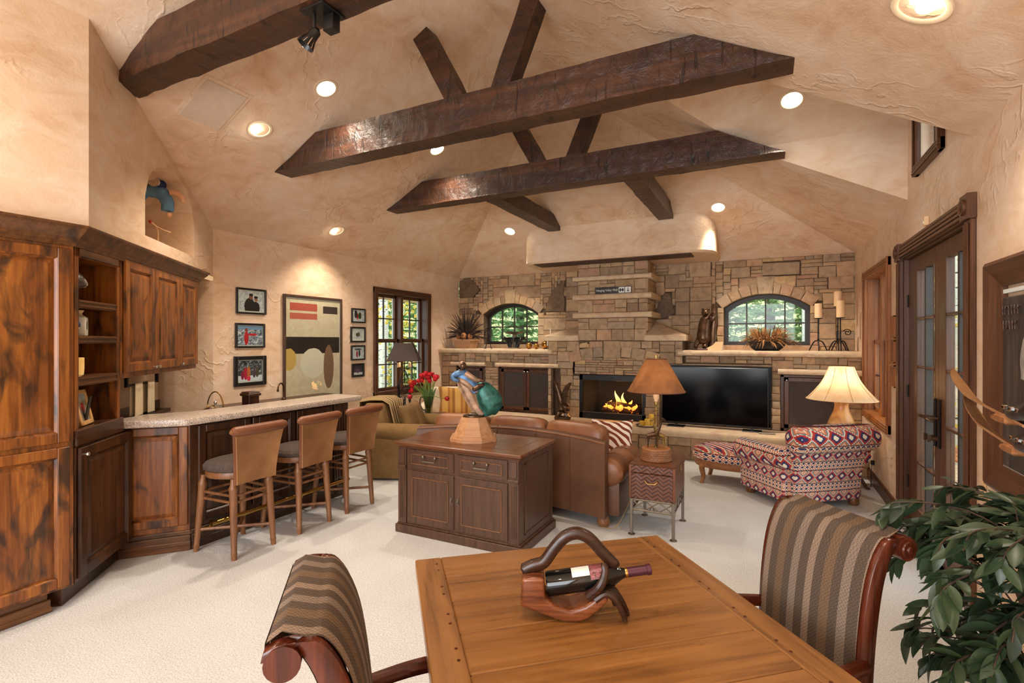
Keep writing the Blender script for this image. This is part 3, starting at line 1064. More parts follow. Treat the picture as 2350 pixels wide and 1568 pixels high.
# --- fireplace mass
YB, YL, YH = 7.79, 7.87, 7.36
FX0, FX1, FZ0, FZ1 = -2.70, -1.645, .41, 1.11
fp = thing('stone_fireplace', 'tall stone fireplace with chimney shelves, long mantels and raised hearth on the far wall', 'fireplace', (CX, 8.1, 0))
def fpart(name, mb, mat, **k):
    o = obj(name, mb, mat, fp, **k)
    o.location = (-fp.location.x, -fp.location.y, 0)
    return o
core = MB()
OPEN = [(-5.12, -4.53, .41, 1.19), (-4.23, -3.16, .41, 1.19), (FX0, FX1, FZ0, FZ1), (-1.40, .05, .43, 1.285), (.17, .93, .41, 1.18)]
sheet(core, (XL, YL + .012), (1, 0), 0, XR - XL, 0, 1.46, [(o[0] - XL, o[1] - XL, o[2], o[3]) for o in OPEN], (0, -1), .3)
core.box(-3.25, YB + .012, 1.19, FX0 - .12, 8.44, 1.645).box(FX1 + .12, YB + .012, 1.3, -1.11, 8.44, 1.645)
core.box(-3.25, YB + .012, .41, -3.17, 8.2, 1.645)
core.box(-3.05, YB + .012, .41, FX0, 8.2, 1.3).box(FX1, YB + .012, .41, -1.42, 8.2, 1.3).box(FX0 - .13, YB + .012, FZ1 + .01, FX1 + .13, 8.44, 1.66)
core.box(-2.72, YB - .01, 1.6, -1.63, 8.44, 2.88)
core.box(XL, YH + .012, 0, XR, 8.44, .32)
fpart('core', core, M['mortar'], smooth=0, fixn=False)
small = [(5, 2), (4, 2), (3, 2), (3, 3), (4, 3), (6, 2), (5, 3), (3, 1), (2, 2), (4, 1)]
def blk_low(x0, z0, x1, z1):
    xm, zm = (x0 + x1) / 2, (z0 + z1) / 2
    for o in OPEN:
        if o[0] - .02 < xm < o[1] + .02 and o[2] - .03 < zm < o[3] + .035:
            return True
    if -3.26 < xm < -1.40 or (-3.26 < xm < -1.10 and zm > 1.29): return True
    return False
ashlar(XL, XR, .41, 1.43, YL, fp, blk_low, .052, small)
def blk_mid(x0, z0, x1, z1):
    xm, zm = (x0 + x1) / 2, (z0 + z1) / 2
    if FX0 < xm < FX1 and zm < FZ1 + .02: return True
    if zm < 1.29 and xm > -1.42: return True
    r = math.hypot(xm - CX, zm + .87)
    if abs(xm - CX) < .70 and 2.27 < r < 2.43: return True
    if abs(xm - CX) < .14 and 1.38 < zm < 1.66: return True
    if abs(xm - CX) < .62 and FZ1 < zm and r < 2.31: return True
    if -3.17 < xm < -3.05 and zm < 1.19: return True
    return False
ashlar(-3.25, -1.11, .41, 1.645, YB, fp, blk_mid, .055, small)
# thin courses over the firebox, then the arch
def blk_thin(x0, z0, x1, z1):
    xm, zm = (x0 + x1) / 2, (z0 + z1) / 2
    return math.hypot(xm - CX, zm + .87) > 2.30 or zm > 1.40
ashlar(CX - .62, CX + .62, FZ1 + .005, 1.42, YB, fp, blk_thin, .036, [(7, 1), (5, 1), (6, 1), (4, 2), (3, 1), (5, 2), (8, 1)])
eds = [-.70, -.5, -.3, -.14, .14, .3, .5, .70]
for p, q in zip(eds, eds[1:]):
    ri, ro = (2.27, 2.44)
    if p == -.14:
        pts = [(CX + p, 1.375), (CX + q, 1.375), (CX + q, 1.65), (CX + p, 1.65)]
    else:
        f1, f2 = math.asin(p / 2.3), math.asin(q / 2.3)
        pts = [(CX + ri * math.sin(f1), -.87 + ri * math.cos(f1)), (CX + ri * math.sin(f2), -.87 + ri * math.cos(f2)),
               (CX + ro * math.sin(f2), -.87 + ro * math.cos(f2)), (CX + ro * math.sin(f1), -.87 + ro * math.cos(f1))]
    put_stone(pts, YB, fp, proud=.024)
# chimney
CHX0, CHX1 = -2.72, -1.63
SH = [(2.605, 2.672), (2.300, 2.382), (2.012, 2.092)]
lev = [1.65, 2.012, 2.092, 2.300, 2.382, 2.605, 2.672, 2.878]
for z0, z1 in zip(lev[::2], lev[1::2]):
    ashlar(CHX0, CHX1, z0 + .004, z1 - .004, YB - .022, fp, g=.06, sizes=[(5, 3), (4, 2), (6, 2), (4, 3), (3, 3), (7, 2), (3, 2), (5, 4), (3, 1)])
    ashlar(YB - .02, YW, z0 + .004, z1 - .004, CHX1, fp, g=.07, sizes=[(4, 2), (3, 2), (5, 2), (3, 3)], side=1)
    ashlar(-YW, -(YB - .02), z0 + .004, z1 - .004, CHX0, fp, g=.09, sizes=[(4, 2), (3, 2)], side=-1) if False else None
def slab(name, x0, y0, z0, x1, y1, z1, mat='slab', jit=.004):
    nx = max(2, int((x1 - x0) / .09))
    mb = MB()
    rings = []
    for i in range(nx + 1):
        x = x0 + (x1 - x0) * i / nx
        e = lambda: RS.uniform(-jit, jit)
        c = .012
        rings.append([(x, y0 + c + e(), z1), (x, y0 + e(), z1 - c), (x, y0 + e() - .004, (z0 + z1) / 2), (x, y0 + e(), z0 + c), (x, y0 + c + e(), z0), (x, y1, z0), (x, y1, z1)])
    mb.loft(rings)
    return fpart(name, mb, M[mat], smooth=50)
for z0, z1 in SH:
    slab('chimney_shelf', CHX0 - .065, YB - .10, z0, CHX1 + .09, YW, z1)
slab('mantel_slab', XL, 7.745, 1.432, -3.17, YW, 1.51)
slab('mantel_slab', -1.17, 7.745, 1.432, XR, YW, 1.51)
slab('lintel', -5.17, 7.76, 1.2, -4.455, YL, 1.263)
slab('lintel', -4.24, 7.76, 1.2, -3.06, YL, 1.266)
slab('lintel', .133, 7.76, 1.196, XR, YL, 1.267)
slab('lintel', -1.42, 7.80, 1.288, .06, YL, 1.31)
slab('hearth_slab', XL, 7.28, .315, XR, YB + .05, .412, jit=.007)
ashlar(XL, XR, 0.0, .312, YH, fp, g=.06, sizes=[(6, 3), (5, 3), (8, 3), (4, 2), (6, 2), (4, 5), (5, 2), (7, 4), (3, 3)])
for sg, xo, xi in ((-1, -3.285, -2.70), (1, -1.055, -1.65)):
    zb_, zf, zt_ = 1.648, 1.735, 1.97
    y0, y1 = 7.70, 8.44
    vs = [(xo, y0, zb_), (xi, y0, zb_), (xi, y1, zb_), (xo, y1, zb_), (xo, y0, zf), (xi, y0, zf), (xi, y1, zt_), (xo, y1, zf), (xi, YB + .05, zf + .05)]
    mb = MB().add(vs, [(0, 1, 2, 3), (0, 4, 5, 1), (0, 3, 7, 4), (4, 7, 6), (4, 6, 8), (4, 8, 5), (1, 5, 8, 6, 2), (2, 6, 7, 3)])
    fpart('corbel_cap', mb, M['slab'], smooth=20, bevel=.008)
# firebox
fb = MB()
yb = 8.3
vs = [(FX0, YB, FZ0), (FX1, YB, FZ0), (FX1, YB, FZ1), (FX0, YB, FZ1), (FX0 + .16, yb, FZ0), (FX1 - .16, yb, FZ0), (FX1 - .16, yb, FZ1), (FX0 + .16, yb, FZ1)]
fb.add(vs, [(0, 1, 5, 4), (0, 4, 7, 3), (1, 2, 6, 5), (3, 7, 6, 2), (4, 5, 6, 7)])
g = NG('firebrick')
br = g.n('TexBrick')
g.put(br.inputs['Vector'], g.coord((1, 1, 1), rot=(PI / 2, 0, 0)))
br.inputs['Scale'].default_value = 9
br.inputs[1].default_value = (*S(60, 52, 46), 1)
br.inputs[2].default_value = (*S(52, 45, 40), 1)
br.inputs[3].default_value = (*S(30, 26, 23), 1)
M['firebrick'] = g.set(br.outputs[0], .95)
fpart('firebox_lining', fb, M['firebrick'], smooth=0, fixn=False)
fm = MB()
y = YB - .012
fm.box(FX0, y, FZ0, FX0 + .055, y + .03, FZ1).box(FX1 - .055, y, FZ0, FX1, y + .03, FZ1).box(FX0, y, FZ0, FX1, y + .03, FZ0 + .10).box(FX0, y, FZ1 - .09, FX1, y + .03, FZ1)
fpart('firebox_frame', fm, M['black'], bevel=.003)
fpart('frame_bead', MB().box(FX0 + .055, y - .004, FZ0 + .10, FX1 - .055, y + .004, FZ0 + .108), M['pewter'], smooth=0)
fpart('damper_handle', MB().box(CX - .02, y - .02, FZ1 - .06, CX + .02, y, FZ1 - .03), M['black'], bevel=.003)
fpart('fire_glass', MB().box(FX0 + .05, y + .012, FZ0 + .1, FX1 - .05, y + .016, FZ1 - .08), M['glass'], smooth=0)
# logs, grate and flames inside
grate = thing('fire_grate', 'black iron grate under the burning logs in the firebox', 'grate', (CX + .08, 8.02, FZ0))
mb = MB()
for k in range(7):
    x = -.3 + .1 * k
    mb.tube([(x, -.14, .07), (x, -.15, .05), (x, .14, .05)], .009, 6)
mb.tube([(-.32, -.1, .045), (.32, -.1, .045)], .01, 6).tube([(-.32, .1, .045), (.32, .1, .045)], .01, 6)
for x in (-.28, .28):
    for yy in (-.1, .1):
        mb.tube([(x, yy, 0), (x, yy, .05)], .01, 6)
obj('grate_bars', mb, M['black'], grate)
g = NG('charred_log')
v = g.coord(rnd=True)
nn = g.noise(v, 14, 5, .7, .5)
M['log'] = g.set(g.ramp(nn, [(.35, S(14, 10, 9)), (.55, S(52, 32, 22)), (.7, S(92, 58, 36))]), .95, Emission_Color=g.ramp(nn, [(.60, (0, 0, 0)), (.7, (1, .18, .02))]), Emission_Strength=2.0)
M['emberlog'] = M['log']
logs = [((-.3, -.02, .12), (.28, .04, .12), .055, 'lowest front log'), ((-.26, .1, .115), (.3, .08, .13), .05, 'lowest rear log'), ((-.22, .0, .21), (.24, .1, .2), .045, 'middle log of the pile'), ((-.05, -.06, .24), (.34, .08, .17), .035, 'slanting log on the right of the pile')]
for i, (a, b, r, w) in enumerate(logs):
    n = 7
    pts = [Vector(a).lerp(Vector(b), k / n) + Vector((0, RS.uniform(-.008, .008), RS.uniform(-.008, .008))) for k in range(n + 1)]
    mb = MB().tube(pts, [r * RS.uniform(.9, 1.1) for _ in pts], 9)
    o = obj('fire_log', mb, M['log'], loc=(CX + .08, 8.02, FZ0))
    tag(o, 'charred firewood ' + w + ' in the fireplace', 'log', 'logs on the grate')
g = NG('flame')
g.t.nodes.remove(g.bsdf)
sp = g.n('SeparateXYZ')
g.put(sp.inputs[0], g.coord())
e = g.n('Emission')
g.put(e.inputs[0], g.ramp(g.math('DIVIDE', sp.outputs[2], .4), [(0, (1, .16, .02)), (.3, (1, .36, .05)), (.62, (1, .62, .18)), (.95, (1, .5, .1))]))
e.inputs[1].default_value = 2.4
tr = g.n('BsdfTransparent')
mx = g.n('MixShader')
lw = g.n('LayerWeight')
lw.inputs[0].default_value = .35
g.put(mx.inputs[0], g.math('MULTIPLY', lw.outputs[1], .9))
g.put(mx.inputs[1], e.outputs[0]); g.put(mx.inputs[2], tr.outputs[0])
g.put(g.out.inputs[0], mx.outputs[0])
M['flame'] = g.m
fl = thing('fire', 'orange and yellow flames rising from the logs in the fireplace', 'fire', (CX + .06, 8.0, FZ0 + .14))
for k, (x, yy, h, r) in enumerate([(-.04, 0, .30, .045), (.07, .03, .27, .04), (-.15, .02, .14, .05), (.17, .02, .16, .04), (.25, 0, .1, .035), (-.23, .03, .08, .04), (.01, -.04, .12, .04)]):
    pts, rr = [], []
    for i in range(9):
        q = i / 8
        pts.append((x + .03 * math.sin(q * 5 + k), yy + .012 * math.sin(q * 4 + k * 2), h * q))
        rr.append(max(.002, r * (math.sin(PI * min(1, .25 + q * .78)) ** .8) * (1 - q * .35)))
    obj('flame_tongue', MB().tube(pts, rr, 8), M['flame'], fl)
d = bpy.data.lights.new('fire_glow', 'POINT')
d.energy, d.color, d.shadow_soft_size = 5, (1, .45, .12), .1
o = bpy.data.objects.new('fire_glow', d); COL.objects.link(o); o.parent = fl; o.location = (0, -.12, .15)

# media cabinets set in the stone
def mcab(label, x0, x1, z0, z1, doors, knobx):
    t = thing('media_cabinet', label, 'cabinet', (x0, YL + .03, z0))
    w, h = x1 - x0, z1 - z0
    mb = MB().box(0, 0, 0, .04, .05, h).box(w - .04, 0, 0, w, .05, h).box(0, 0, 0, w, .05, .04).box(0, 0, h - .03, w, .05, h)
    obj('face_frame', mb, M['trim'], t, bevel=.003)
    obj('back_panel', MB().box(.0, .2, 0, w, .22, h), M['black'], t, smooth=0)
    xs = [.04 + (w - .08) * k / doors for k in range(doors + 1)]
    for i, (a, b) in enumerate(zip(xs, xs[1:])):
        a += .003; b -= .003
        mb = MB()
        f = .055
        mb.box(a, -.016, .043, a + f, .012, h - .033).box(b - f, -.016, .043, b, .012, h - .033).box(a, -.016, .043, b, .012, .043 + f).box(a, -.016, h - .033 - f, b, .012, h - .033)
        dd = obj('door', mb, M['trim'], t, bevel=.004)
        obj('cloth_panel', MB().box(a + f - .004, -.004, .043 + f - .004, b - f + .004, .004, h - .033 - f + .004), M['speaker'], dd, smooth=0)
        kx = (b - f / 2) if (knobx == 'in' and i == 0) else (a + f / 2)
        obj('knob', MB().lathe([(.006, 0), (.006, .014), (.012, .018), (.012, .026), (.004, .03)], 12, M=T(kx, -.016, h - .07, rx=PI / 2)), M['chrome'], dd)
mcab('dark wood media cabinet with two grey cloth doors left of the fireplace', -4.23, -3.16, .412, 1.19, 2, 'in')
mcab('small single-door media cabinet in the left corner of the stone wall', -5.12, -4.53, .412, 1.19, 1, 'x')
mcab('single-door cloth front media cabinet right of the television', .17, .93, .412, 1.18, 1, 'x')
# recess behind the television
fpart('television_recess', MB().box(-1.40, YL + .28, .42, .05, YL + .3, 1.29), M['black'], smooth=0)

# plaster soffit over the chimney
t = ceil_o
def rrect(x0, x1, y0, y1, r, z, n=8):
    pts = [(x0, y1, z)]
    for i in range(n + 1):
        a = PI + PI / 2 * i / n
        pts.append((x0 + r + r * math.cos(a), y0 + r + r * math.sin(a), z))
    for i in range(n + 1):
        a = 1.5 * PI + PI / 2 * i / n
        pts.append((x1 - r + r * math.cos(a), y0 + r + r * math.sin(a), z))
    pts.append((x1, y1, z))
    return pts
sx0, sx1 = -3.58 - CX, -.64 - CX
zt = lambda y: ZE - 2.885 + SL * (YW - (7.42 + y))
rg = [rrect(sx0 + .03, sx1 - .03, .0, 1.02, .30, 0)]
rg.append(rrect(sx0, sx1, -.03, 1.02, .32, .03))
top_ = [(p[0], p[1], zt(p[1]) + .03) for p in rrect(sx0, sx1, -.03, 1.02, .32, 0)]
rg.append(top_)
mb = MB().loft(rg, cap=False)
n_ = len(rg[0])
mb.add(rg[0], [tuple(range(n_))])
o = obj('soffit', mb, M['plaster'], t, smooth=40, loc=(CX, 7.42, 2.885))
obj('wood_slot', MB().box(sx0 + .22, .02, -.012, sx1 - .31, .38, .002), M['beam'], o, smooth=0)

# ------------------------------------------------------------------ timber trusses
RB = random.Random(5)
def hewn(p0, p1, w, h, up=None, cut0=None, cut1=None, n=22, j=.006):
    # rough sawn beam from p0 to p1 (centre of section); cut0/cut1: planes (point, normal) the ends are trimmed to
    p0, p1 = Vector(p0), Vector(p1)
    t = (p1 - p0).normalized()
    up = Vector(up or (0, 0, 1))
    s = t.cross(up).normalized()
    u = s.cross(t).normalized()
    L = (p1 - p0).length
    rings = []
    sect = [(-1, -1), (-.33, -1), (.33, -1), (1, -1), (1, -.33), (1, .33), (1, 1), (.33, 1), (-.33, 1), (-1, 1), (-1, .33), (-1, -.33)]
    for i in range(n + 1):
        r = []
        for a, b in sect:
            q = p0 + t * (L * i / n) + s * (a * w / 2) + u * (b * h / 2)
            if i == 0 and cut0:
                q = q + t * ((Vector(cut0[0]) - q).dot(Vector(cut0[1])) / t.dot(Vector(cut0[1])))
            elif i == n and cut1:
                q = q + t * ((Vector(cut1[0]) - q).dot(Vector(cut1[1])) / t.dot(Vector(cut1[1])))
            else:
                q = q + s * RB.uniform(-j, j) + u * RB.uniform(-j, j)
            r.append(tuple(q))
        rings.append(r)
    return MB().loft(rings)
def local(mb, loc):
    mb.v = [(x - loc[0], y - loc[1], z - loc[2]) for x, y, z in mb.v]
    return mb
PLN_L = ((XL, 0, ZE), (-SL, 0, 1))
PLN_R = ((XR, 0, ZE), (SL, 0, 1))
PLN_F = ((0, YW, ZE), (0, SL, 1))
def truss(y, label, struts=True, rear=False, zb=3.37, left=PLN_L, right=PLN_R):
    loc = (XRID, y, zb)
    t = thing('timber_truss', label, 'beam', loc, group='ceiling trusses')
    hh, ww = .30, .21
    # the ends taper where they run into the sloping ceiling
    x0, x1 = -4.45, .12
    rings = []
    n = 40
    zl = lambda x: ZE + SL * min(x - XL, XR - x) - .006
    xs = []
    xl0 = XL + (zb - ZE) / SL + .004 if y > 3 else (ANX * AX + ANY * AY + POFF - ANY * (y - .11)) / ANX - .16
    xr0 = XR - (zb - ZE) / SL - .004
    for i in range(n + 1):
        x = xl0 + (xr0 - xl0) * i / n
        zt = max(zb + .004, min(zb + hh, zl(x)))
        e = lambda k=.005: RB.uniform(-k, k)
        y0, y1 = y - ww / 2, y + ww / 2
        q = 0 if i in (0, n) else 1
        zm1, zm2 = zb + (zt - zb) * .33, zb + (zt - zb) * .66
        rings.append([(x, y0 + e() * q, zb + e() * q), (x, y0 + ww * .33, zb + e() * q), (x, y0 + ww * .66, zb + e() * q), (x, y1 + e() * q, zb + e() * q),
                      (x, y1 + e() * q, zm1), (x, y1 + e() * q, zm2), (x, y1, zt), (x, y0 + ww * .5, zt), (x, y0 + e() * q, zt), (x, y0 + e() * q, zm2), (x, y0 + e() * q, zm1)])
    obj('tie_beam', local(MB().loft(rings), loc), M['beam'], t, smooth=22)
    if struts:
        zt = zb + hh
        a = hewn((XRID - .13, y, zt - .05), (XRID - .62, y, 4.5), .16, .15, (0, -1, 0), cut1=PLN_L, n=8, j=.004)
        obj('strut', local(a, loc), M['beam'], t, smooth=22)
        a = hewn((XRID + .25, y, zt - .05), (XRID + .62, y, 4.5), .16, .15, (0, -1, 0), cut1=PLN_R, n=8, j=.004)
        obj('strut', local(a, loc), M['beam'], t, smooth=22)
    if rear:
        for x in (-2.98, -1.28):
            a = hewn((x, y + ww / 2, zb + .1), (x, 7.4, zb + .1), .2, .2, (0, 0, 1), cut1=PLN_F, n=10)
            obj('brace', local(a, loc), M['beam'], t, smooth=22)
    return t
truss(2.05, 'near rough timber tie beam at upper left carrying the spotlight', False, zb=3.49)
truss(3.62, 'middle timber truss, long tie beam with two upward struts')
truss(5.32, 'far timber truss with struts and two braces reaching to the hip', True, True)

# ------------------------------------------------------------------ lights in the ceiling
def spot(name, parent, loc, power, size=2.0, blend=.8, rot=(0, 0, 0), color=WARM, r=.05):
    d = bpy.data.lights.new(name, 'SPOT')
    d.energy, d.color, d.spot_size, d.spot_blend, d.shadow_soft_size = power, color, size, blend, r
    o = bpy.data.objects.new(name, d)
    COL.objects.link(o)
    o.parent = parent
    o.location, o.rotation_euler = loc, rot
    return o
def downlight(loc, nrm, label, r=.085, gimbal=False, power=95, size=2.0, aim=(0, 0, -1)):
    t = thing('recessed_light', label, 'ceiling light', loc, group='recessed ceiling lights')
    q = Vector(nrm).to_track_quat('-Z', 'Y')
    t.rotation_mode = 'QUATERNION'
    t.rotation_quaternion = q
    # local -z points out of the ceiling
    obj('trim_ring', MB().lathe([(r * .92, .03), (r * .92, -.002), (r * 1.0, -.007), (r * 1.22, -.006), (r * 1.26, .002)], 28, cap=False), M['trimring'], t)
    if gimbal:
        obj('reflector', MB().lathe([(r * .92, 0), (r * .9, .05), (r * .45, .085)], 24, cap=False), M['brassdull'], t)
        inv0 = q.inverted()
        rot = q.inverted() @ Vector((0, -.45, -1)).normalized()
        qq = Vector(rot).to_track_quat('Z', 'Y').to_matrix().to_4x4()
        obj('lamp', MB().lathe([(.001, 0), (r * .42, 0.0), (r * .46, .03), (r * .3, .05)], 18, M=Matrix.Translation(Vector((0, 0, .03)) + (inv0 @ Vector((0, -.35, -.2))) * r) @ qq), M['bulb'], t)
    else:
        obj('lamp', MB().lathe([(.001, .0), (r * .92, .0), (r * .92, .012), (.001, .02)], 24), M['bulb'], t)
    inv = q.inverted()
    tgt = inv @ Vector(aim).normalized()
    s = spot('light', t, (0, 0, -.03), power, size)
    s.rotation_mode = 'QUATERNION'
    s.rotation_quaternion = tgt.to_track_quat('-Z', 'Y')
    return t
M['trimring'] = plain('light_trim', S(232, 208, 176), .5, var=.02)
M['brassdull'] = plain('reflector_gold', S(226, 178, 116), .35, .6)
NL, NR, NF, ND = (SL, 0, -1), (-SL, 0, -1), (0, -SL, -1), (0, -SL, -1)
downlight((-3.491, 3.263, 3.888), NL, 'bright round recessed light above the first ceiling slope beside the near beam')
downlight((-4.105, 3.07, 3.569), NL, 'tilted recessed eyeball light nearest the square ceiling speaker', gimbal=True, power=90)
downlight((-3.464, 4.917, 3.902), NL, 'recessed light just behind the middle of the middle truss')
downlight((-5.027, 4.882, 3.09), NL, 'tilted recessed eyeball light above the framed poster', gimbal=True, power=80)
downlight((-3.753, 7.371, 3.441), NF, 'recessed light to the left of the plaster chimney soffit', power=130, size=1.5, aim=(-.25, .22, -1))
downlight((-.588, 7.35, 3.452), NF, 'recessed light to the right of the plaster chimney soffit', power=150, size=1.5, aim=(.25, .22, -1))
downlight((.195, 5.067, 3.762), ND, 'recessed light in the gable ceiling over the garden door', power=55, size=1.5)
downlight((.612, 2.819, 3.132), NR, 'large tilted recessed eyeball light at the upper right corner', gimbal=True, power=60, r=.1)
for i, (x, w) in enumerate(((-2.674, 'left'), (-1.737, 'right'))):
    t = thing('sprinkler_head', w + ' small round white fitting in the hip ceiling above the soffit', 'fitting', (x, 7.285, 3.486), group='small ceiling fittings')
    t.rotation_mode = 'QUATERNION'
    t.rotation_quaternion = Vector(NF).to_track_quat('-Z', 'Y')
    obj('ring', MB().lathe([(.045, .005), (.045, -.006), (.06, -.006), (.065, .003)], 22, cap=False), M['trimring'], t)
    obj('cap', MB().lathe([(.001, -.012), (.022, -.012), (.028, .0), (.045, .002)], 18, cap=False), M['trimring'], t)
# more downlights over the near half of the room, behind and above the camera
for i, (x, y) in enumerate(((-3.2, .6), (-.7, .9), (-3.2, -1.6), (-.7, -1.6))):
    downlight((x, y, zceil(x)), NL if x < XRID else NR, 'recessed light over the dining end of the room, %s side, %s row' % ('left' if x < XRID else 'right', 'front' if y > 0 else 'rear'), power=60)

# square speaker panel in the left slope
sp0 = Vector((-4.07, 2.61, 3.59))
t = thing('ceiling_speaker', 'square plaster-coloured speaker panel set in the sloping ceiling', 'speaker', sp0)
t.rotation_euler = (0, -math.atan(SL), 0)
M['grille'] = plain('speaker_grille', S(214, 190, 168), .8, var=.03, bump=.2, bs=300)
obj('panel_frame', MB().box(-.25, -.20, -.008, .25, .20, .004), M['plaster'], t, bevel=.003)
obj('grille', MB().box(-.215, -.17, -.014, .215, .17, -.006), M['grille'], t, bevel=.003)

# spotlight under the near beam
t = thing('track_spotlight', 'black swivel spotlight on a square plate under the near beam', 'spotlight', (-2.22, 2.05, 3.484))
obj('mounting_plate', MB().box(-.09, -.085, -.012, .09, .085, .0), M['black'], t, bevel=.003)
obj('power_pack', MB().box(.0, .0, -.10, .075, .06, -.012), M['black'], t, bevel=.004)
obj('stem', MB().tube([(-.03, -.03, -.012), (-.03, -.03, -.10)], .009, 10), M['black'], t)
Mh = T(-.03, -.03, -.125, rx=-.35, ry=.5)
hd = obj('lamp_head', MB().lathe([(.012, .035), (.026, .02), (.028, -.01), (.03, -.03), (.048, -.085), (.044, -.085), (.02, -.03), (.001, -.02)], 18, M=Mh, cap=False), M['black'], t)
fin = MB()
for k in range(12):
    a = 2 * PI * k / 12
    fin.add([(.029 * math.cos(a), .029 * math.sin(a), -.03), (.049 * math.cos(a), .049 * math.sin(a), -.085), (.051 * math.cos(a + .12), .051 * math.sin(a + .12), -.085), (.031 * math.cos(a + .12), .031 * math.sin(a + .12), -.03)], [(0, 1, 2, 3)], Mh)
obj('cooling_fins', fin, M['chrome'], hd, smooth=0)

# ------------------------------------------------------------------ bar cabinets
def raised_door(parent, x0, x1, z0, z1, mat, name='door', fw=.065, y=0.0, knob=None, kz=None, arch=False):
    # frame and raised panel; front toward -y
    mb = MB()
    t = .022
    mb.box(x0, y - t, z0, x0 + fw, y, z1).box(x1 - fw, y - t, z0, x1, y, z1).box(x0 + fw, y - t, z0, x1 - fw, y, z0 + fw).box(x0 + fw, y - t, z1 - fw, x1 - fw, y, z1)
    d = obj(name, mb, mat, parent, bevel=.004)
    a, b, c, e = x0 + fw, x1 - fw, z0 + fw, z1 - fw
    m = .028
    vs = [(a, y - t * .9, c), (b, y - t * .9, c), (b, y - t * .9, e), (a, y - t * .9, e), (a + m * .45, y - .006, c + m * .45), (b - m * .45, y - .006, c + m * .45), (b - m * .45, y - .006, e - m * .45), (a + m * .45, y - .006, e - m * .45)]
    mo = MB().add(vs, [(0, 1, 5, 4), (1, 2, 6, 5), (2, 3, 7, 6), (3, 0, 4, 7)])
    obj('moulding', mo, mat, d, smooth=0)
    i0, i1 = m * .45, m * 1.6
    vs = [(a + i0, y - .006, c + i0), (b - i0, y - .006, c + i0), (b - i0, y - .006, e - i0), (a + i0, y - .006, e - i0), (a + i1, y - .018, c + i1), (b - i1, y - .018, c + i1), (b - i1, y - .018, e - i1), (a + i1, y - .018, e - i1)]
    obj('panel', MB().add(vs, [(0, 1, 5, 4), (1, 2, 6, 5), (2, 3, 7, 6), (3, 0, 4, 7), (4, 5, 6, 7)]), mat, d, smooth=0)
    if knob is not None:
        obj('knob', MB().lathe([(.006, 0), (.006, .014), (.014, .02), (.013, .028), (.003, .033)], 12, M=T(knob, y - t, kz, rx=PI / 2)), M['chrome'], d)
    return d

# tall cabinet, front at X=-3.85 looking +X ; local x = +Y
t = thing('tall_cabinet', 'tall knotty pine cabinet with two raised-panel doors at the left edge', 'cabinet', (AX, .1, 0), PI / 2)
W = AY - .1
obj('body', MB().box(0, .0, .13, W - .002, .6, 2.285), M['cab'], t, bevel=.003)
raised_door(t, W - .60, W - .03, 1.03, 2.215, M['cab'], fw=.06, y=-.001)
raised_door(t, W - .60, W - .03, .15, 1.0, M['cab'], fw=.06, y=-.001)
raised_door(t, W - 1.2, W - .62, 1.03, 2.215, M['cab'], fw=.06, y=-.001)
raised_door(t, W - 1.2, W - .62, .15, 1.0, M['cab'], fw=.06, y=-.001, knob=W - .68, kz=.3)
kb = MB().box(0, .05, 0, W - .11, .6, .13).box(0, .035, .0, W - .10, .05, .08).box(0, .03, .0, W - .095, .045, .035)
obj('plinth', kb, M['cabx'], t, bevel=.004)

# open shelf unit and wall cabinets on the angled wall; local x runs away along the wall
t = thing('bookshelf_cabinet', 'open-shelf pine bar cabinet with a panelled door below, between tall and wall cabinets', 'cabinet', (AX, AY, 0), RZA)
s0, s1 = .012, .565
mb = MB().box(s0, 0, .99, s0 + .04, .36, 2.285).box(s1 - .04, 0, .99, s1, .36, 2.285).box(s0, .35, .99, s1, .365, 2.285)
mb.box(s0, 0, 2.18, s1, .36, 2.285)
obj('carcase', mb, M['cab'], t, bevel=.003)
fr = MB().box(s0 + .04, -.012, 2.185, s1 - .04, 0, 2.235)
obj('top_rail', fr, M['cabx'], t, bevel=.003)
for z0, z1 in ((1.862, 1.912), (1.632, 1.682), (1.36, 1.42)):
    sm = MB().box(s0 + .04, .004, z0, s1 - .04, .35, z1)
    for zz in (z0 + .008, z1 - .016):
        sm.box(s0 + .04, -.006, zz, s1 - .04, .004, zz + .008)
    obj('shelf', sm, M['cabx'], t, bevel=.002)
obj('counter', MB().box(s0, -.012, .985, s1 + .03, .36, 1.09), M['cabdkx'], t, bevel=.006)
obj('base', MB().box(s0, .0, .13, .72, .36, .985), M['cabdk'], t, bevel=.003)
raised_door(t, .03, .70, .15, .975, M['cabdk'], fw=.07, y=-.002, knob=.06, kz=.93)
obj('plinth', MB().box(s0, .07, 0, .72, .36, .13), M['cabdkx'], t, bevel=.004)

t = thing('wall_cabinet', 'hanging pine wall cabinet with three raised-panel doors over the back bar', 'cabinet', (AX, AY, 0), RZA)
obj('body', MB().box(.575, .0, 1.372, 2.107, .36, 2.285), M['cab'], t, bevel=.003)
xs = [.60, 1.10, 1.625, 2.095]
for i, (a, b) in enumerate(zip(xs, xs[1:])):
    raised_door(t, a + .004, b - .004, 1.415, 2.25, M['cab'] if i == 0 else M['cabmid'] if 'cabmid' in M else M['cab'], fw=.062, y=-.001, knob=(b - .03) if i == 0 else (a + .03) if i == 1 else (b - .45), kz=1.435)

